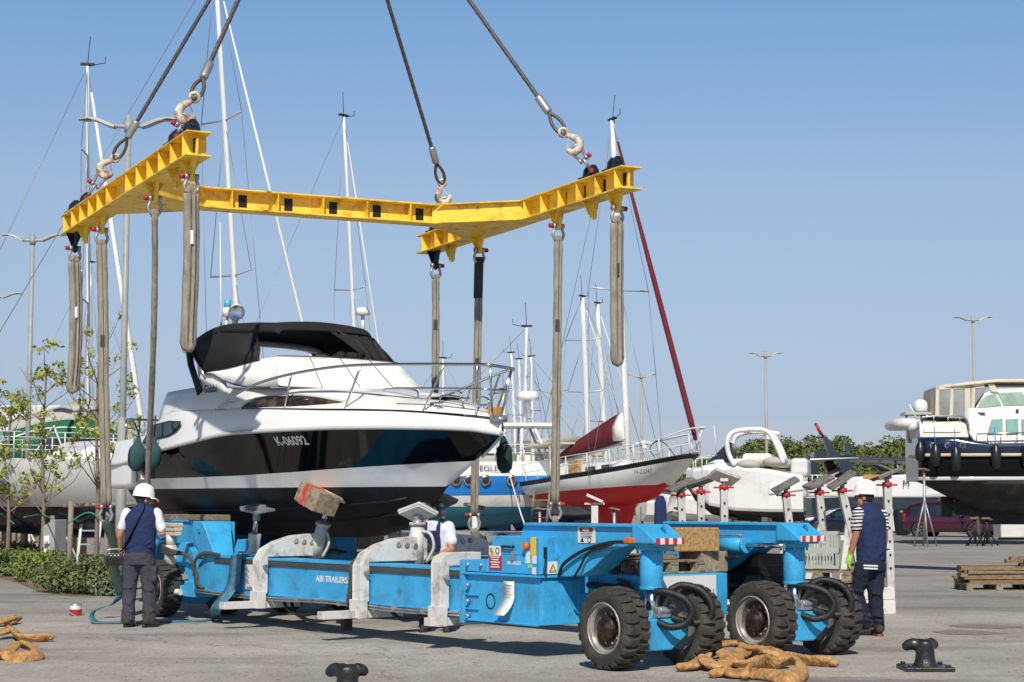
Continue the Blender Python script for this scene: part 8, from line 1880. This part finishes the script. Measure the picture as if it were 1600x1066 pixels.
# ---------------- plank pile on pallets at the right
base = at(1560, 800, 32.6); bx0 = at(1496, 800, 32.6).x
for k in range(2): pallet((bx0 + .62 + 1.22 * k, 32.6, 0), random.uniform(-3, 3), ('pallet under the left end of the plank pile', 'pallet under the right end of the plank pile')[k], dims=(1.2, .9), m='wood')
random.seed(5)
M['wood_b'] = mat('brown_plank', '#8f7450', .85, var=.35, scale=5, stain='#4f3d28', sscale=8, samt=.4, bump=.3, stretch=(1, 7, 7)); M['wood_c'] = mat('dark_plank', '#5d5142', .9, var=.3, scale=6, bump=.3, stretch=(1, 7, 7))
protos = []
for L in (1.0, 1.35, .7):
    for hh in (.035, .06): protos.append(MB().box((0, 0, hh / 2), (L, .14, hh)).mesh('plank'))
z = .145
for layer in range(9):
    hh = random.choice((.035, .06))
    for row in range(3):
        for (xa, xb) in ((0, 1.25), (.7, 2.4)) if layer < 5 else (((1.0, 2.6),) if layer < 9 else ()):
            L = random.choice((1.0, 1.35)); me = [p for p, (l2, h2) in zip(protos, [(a, c) for a in (1.0, 1.35, .7) for c in (.035, .06)]) if l2 == L and h2 == hh][0]
            if not me.materials: me.materials.append(None)
            o = bpy.data.objects.new('wooden_plank', me); COL.objects.link(o); x = random.uniform(xa + L * .45, max(xa + L * .5, xb - L * .5)) if layer < 5 else 1.0 + L / 2 + random.uniform(-.08, .5)
            if layer < 5: x = (xa + L / 2 + random.uniform(-.05, .12)) if xa == 0 else 1.42 + L / 2 + random.uniform(-.05, .1)
            o.location = (bx0 + x, 32.6 - .3 + .28 * row + random.uniform(-.03, .03), z + .001); o.rotation_euler = (random.uniform(-.01, .01), random.uniform(-.006, .006), random.uniform(-.05, .05))
            o.material_slots[0].link = 'OBJECT'; o.material_slots[0].material = M[random.choice(('wood', 'wood_b', 'wood_b', 'wood_c', 'wood'))]
            tag(o, 'old plank in the pile on the pallets behind the right bollard', 'plank', 'planks piled on the pallets')
    z += hh + .004
# ---------------- clutter under the left boats: trestles and ladder
ladder((at(137, 800, 41).x, 41, 0), (at(139, 780, 41).x, 41.6, 2.2), .45, 'grey aluminium ladder standing behind the tall sapling', 'alu')
for px, Y, lab in ((47, 47, 'white tripod stand left of the pedestal under the left boat'), (101, 46.5, 'white tripod stand with red cap right of the pedestal'), (205, 46, 'tripod stand under the left boat near the thick lamp post')):
    stand((at(px, 800, Y).x, Y, 0), 1.35, lab, m='lightgrey')
for px, py0, Y, lab in ((742, 800, 27.5, 'white tripod stand behind the ram beside the sling shackle'),):
    stand((at(px, 800, Y).x, Y, 0), 1.5, lab, m='lightgrey')
def trailer_rack(px, Y, L, label):
    e = empty('boat_trailer', (at(px, 800, Y).x, Y, 0), 0, label, 'boat trailer'); b = MB()
    for y in (-.8, .8): b.ext((-L / 2, y - .06, .5), (L / 2, y + .06, .64))
    for k in range(4): x = -L / 2 + .2 + (L - .4) * k / 3; b.ext((x - .05, -.9, .42), (x + .05, .9, .5))
    b.build('frame', 'steel', e)
    for y in (-.95, .95): 
        for x in (-.5, .3): b = MB(); b.lathe([(.3, -.1), (.3, .1), (.18, .11), (.0, .1), (0, -.1), (.18, -.11), (.3, -.1)], 22, o=(x, y, .3), ax=(0, 1, 0)); b.build('wheel', 'rubber', e)
    return e
trailer_rack(770, 58.5, 4.2, 'low dark boat trailer standing under the blue sailing boat')
trailer_rack(1110, 78, 5.0, 'low trailer behind the white cradle posts under the open cruiser')

# ---------------- small boats and gear filling the far side of the yard
def small_boat(px, Y, ang, L, label, cab=True, low='black_af', z0=.55):
    e = empty('small_boat', (at(px, 800, Y).x, Y, 0), ang, label, 'boat', 'small boats at the back of the yard'); B = L * .36; rows = []
    for t, w_, zk_, zs_ in ((0, .02, 1.0, 1.45), (.08, .35, .55, 1.42), (.25, .75, .2, 1.32), (.5, .98, .05, 1.22), (.8, 1, .0, 1.15), (1, .94, .02, 1.12)):
        w2_ = w_ * B / 2; x = -L * t; rows.append([V((x, 0, z0 + zk_ * .8)), V((x, w2_ * .82, z0 + zk_ * .5 + .38)), V((x, w2_, z0 + zs_ - .1)), V((x, w2_ * .95, z0 + zs_)), V((x, 0, z0 + zs_ + .05)), V((x, -w2_ * .95, z0 + zs_)), V((x, -w2_, z0 + zs_ - .1)), V((x, -w2_ * .82, z0 + zk_ * .5 + .38))])
    b = MB(); b.loft(rows, smooth=False); b.build('hull', 'gel', e, bevel=.03)
    if cab:
        b = MB(); b.loft([[V((-L * t, -w_, z0 + 1.2)), V((-L * t, -w_ * .8, z0 + z1)), V((-L * t, w_ * .8, z0 + z1)), V((-L * t, w_, z0 + 1.2))] for t, w_, z1 in ((.22, B * .2, 1.45), (.36, B * .36, 2.15), (.62, B * .38, 2.2), (.66, B * .38, 1.5))], smooth=False); c_ = b.build('cabin', 'gel', e, bevel=.04)
        for sy in (-1, 1): MB().box((-L * .48, sy * B * .345, z0 + 1.82), (L * .2, .06, .3)).build('window', 'glass', c_)
    b = MB(); b.box((-L * .97, 0, z0 + 1.1), (.3, .36, .7)); b.box((-L * .99, 0, z0 + .4), (.16, .12, .9)); b.build('outboard_motor', 'charcoal', e, bevel=.05)
    b = MB()
    for t in (.3, .7): b.box((-L * t, 0, z0 * .5), (.14, B * .7, z0)); 
    b.build('cradle_beam', 'wood', e)
    b = MB(); b.tube(bez([(-L * .02, 0, z0 + 1.75), (-L * .1, B * .2, z0 + 1.8), (-L * .25, B * .38, z0 + 1.75)], 5), .02, 5); b.tube(bez([(-L * .02, 0, z0 + 1.75), (-L * .1, -B * .2, z0 + 1.8), (-L * .25, -B * .38, z0 + 1.75)], 5), .02, 5); b.build('bow_rail', 'mast', e)
for a in ((1030, 92, 170, 5.5, 'white motor dinghy seen behind the jacket and timber blocks', True), (1165, 96, 15, 6.0, 'small white boat behind the slim posts left of the steering cylinder', False), (1232, 101, 200, 5.0, 'small white cabin boat behind the grey slatted crate', True), (830, 98, 30, 6.0, 'small white cabin boat low behind the long hanging sling', True), (735, 100, 165, 5.5, 'small open white boat far behind the bow of the motorboat', False), (950, 104, 10, 5.5, 'small white boat behind the red keel', True)):
    small_boat(*a)

# ---------------- the mobile crane that holds the frame: stands to the right of the picture, its boom throws the long thin shadow on the yard
CR = empty('mobile_crane', (24.5, 20, 0), 0, 'mobile crane whose long boom holds the steel cables of the yellow frame', 'crane')
b = MB(); foot, tip = V((-.5, 0, 3.0)), V((-27.0, 4.0, 33.0))
for k, (u0, u1, w_) in enumerate(((0, .36, 1.0), (.34, .68, .85), (.66, 1.0, .7))): b.bar(foot.lerp(tip, u0), foot.lerp(tip, u1), w_, w_ * 1.15)
b.build('boom', 'yellow', CR)
b = MB(); b.ext((-2, -1.3, 1.0), (6, 1.3, 1.7)); b.ext((-1, -1.2, 1.7), (3.5, 1.2, 3.2)); b.build('carrier', 'yellow', CR, bevel=.05)
b = MB(); b.ext((4.2, -1.25, 1.7), (6.2, 1.25, 3.1)); b.build('cab', 'glass', CR, bevel=.1)
for x in (-1.2, .6, 3.2, 5.0):
    for y in (-1.15, 1.15): MB().lathe([(.0, -.2), (.3, -.2), (.6, -.16), (.65, 0), (.6, .16), (.3, .2), (0, .2)], 24, o=(x, y, .65), ax=(0, 1, 0)).build('wheel', 'rubber', CR)
top_ = V((-27.0 + 24.5, 24.0, 32.6)); b = MB(); b.tube([(0, 0, 0), APEX + V((0, 0, .5)) - top_], .03, 6); b.ell(APEX + V((0, 0, .25)) - top_, (.2, .12, .35)); tag(b.build('hoist_rope', 'rope', loc=top_), 'hoist rope with hook block above the four steel cables', 'hoist rope')
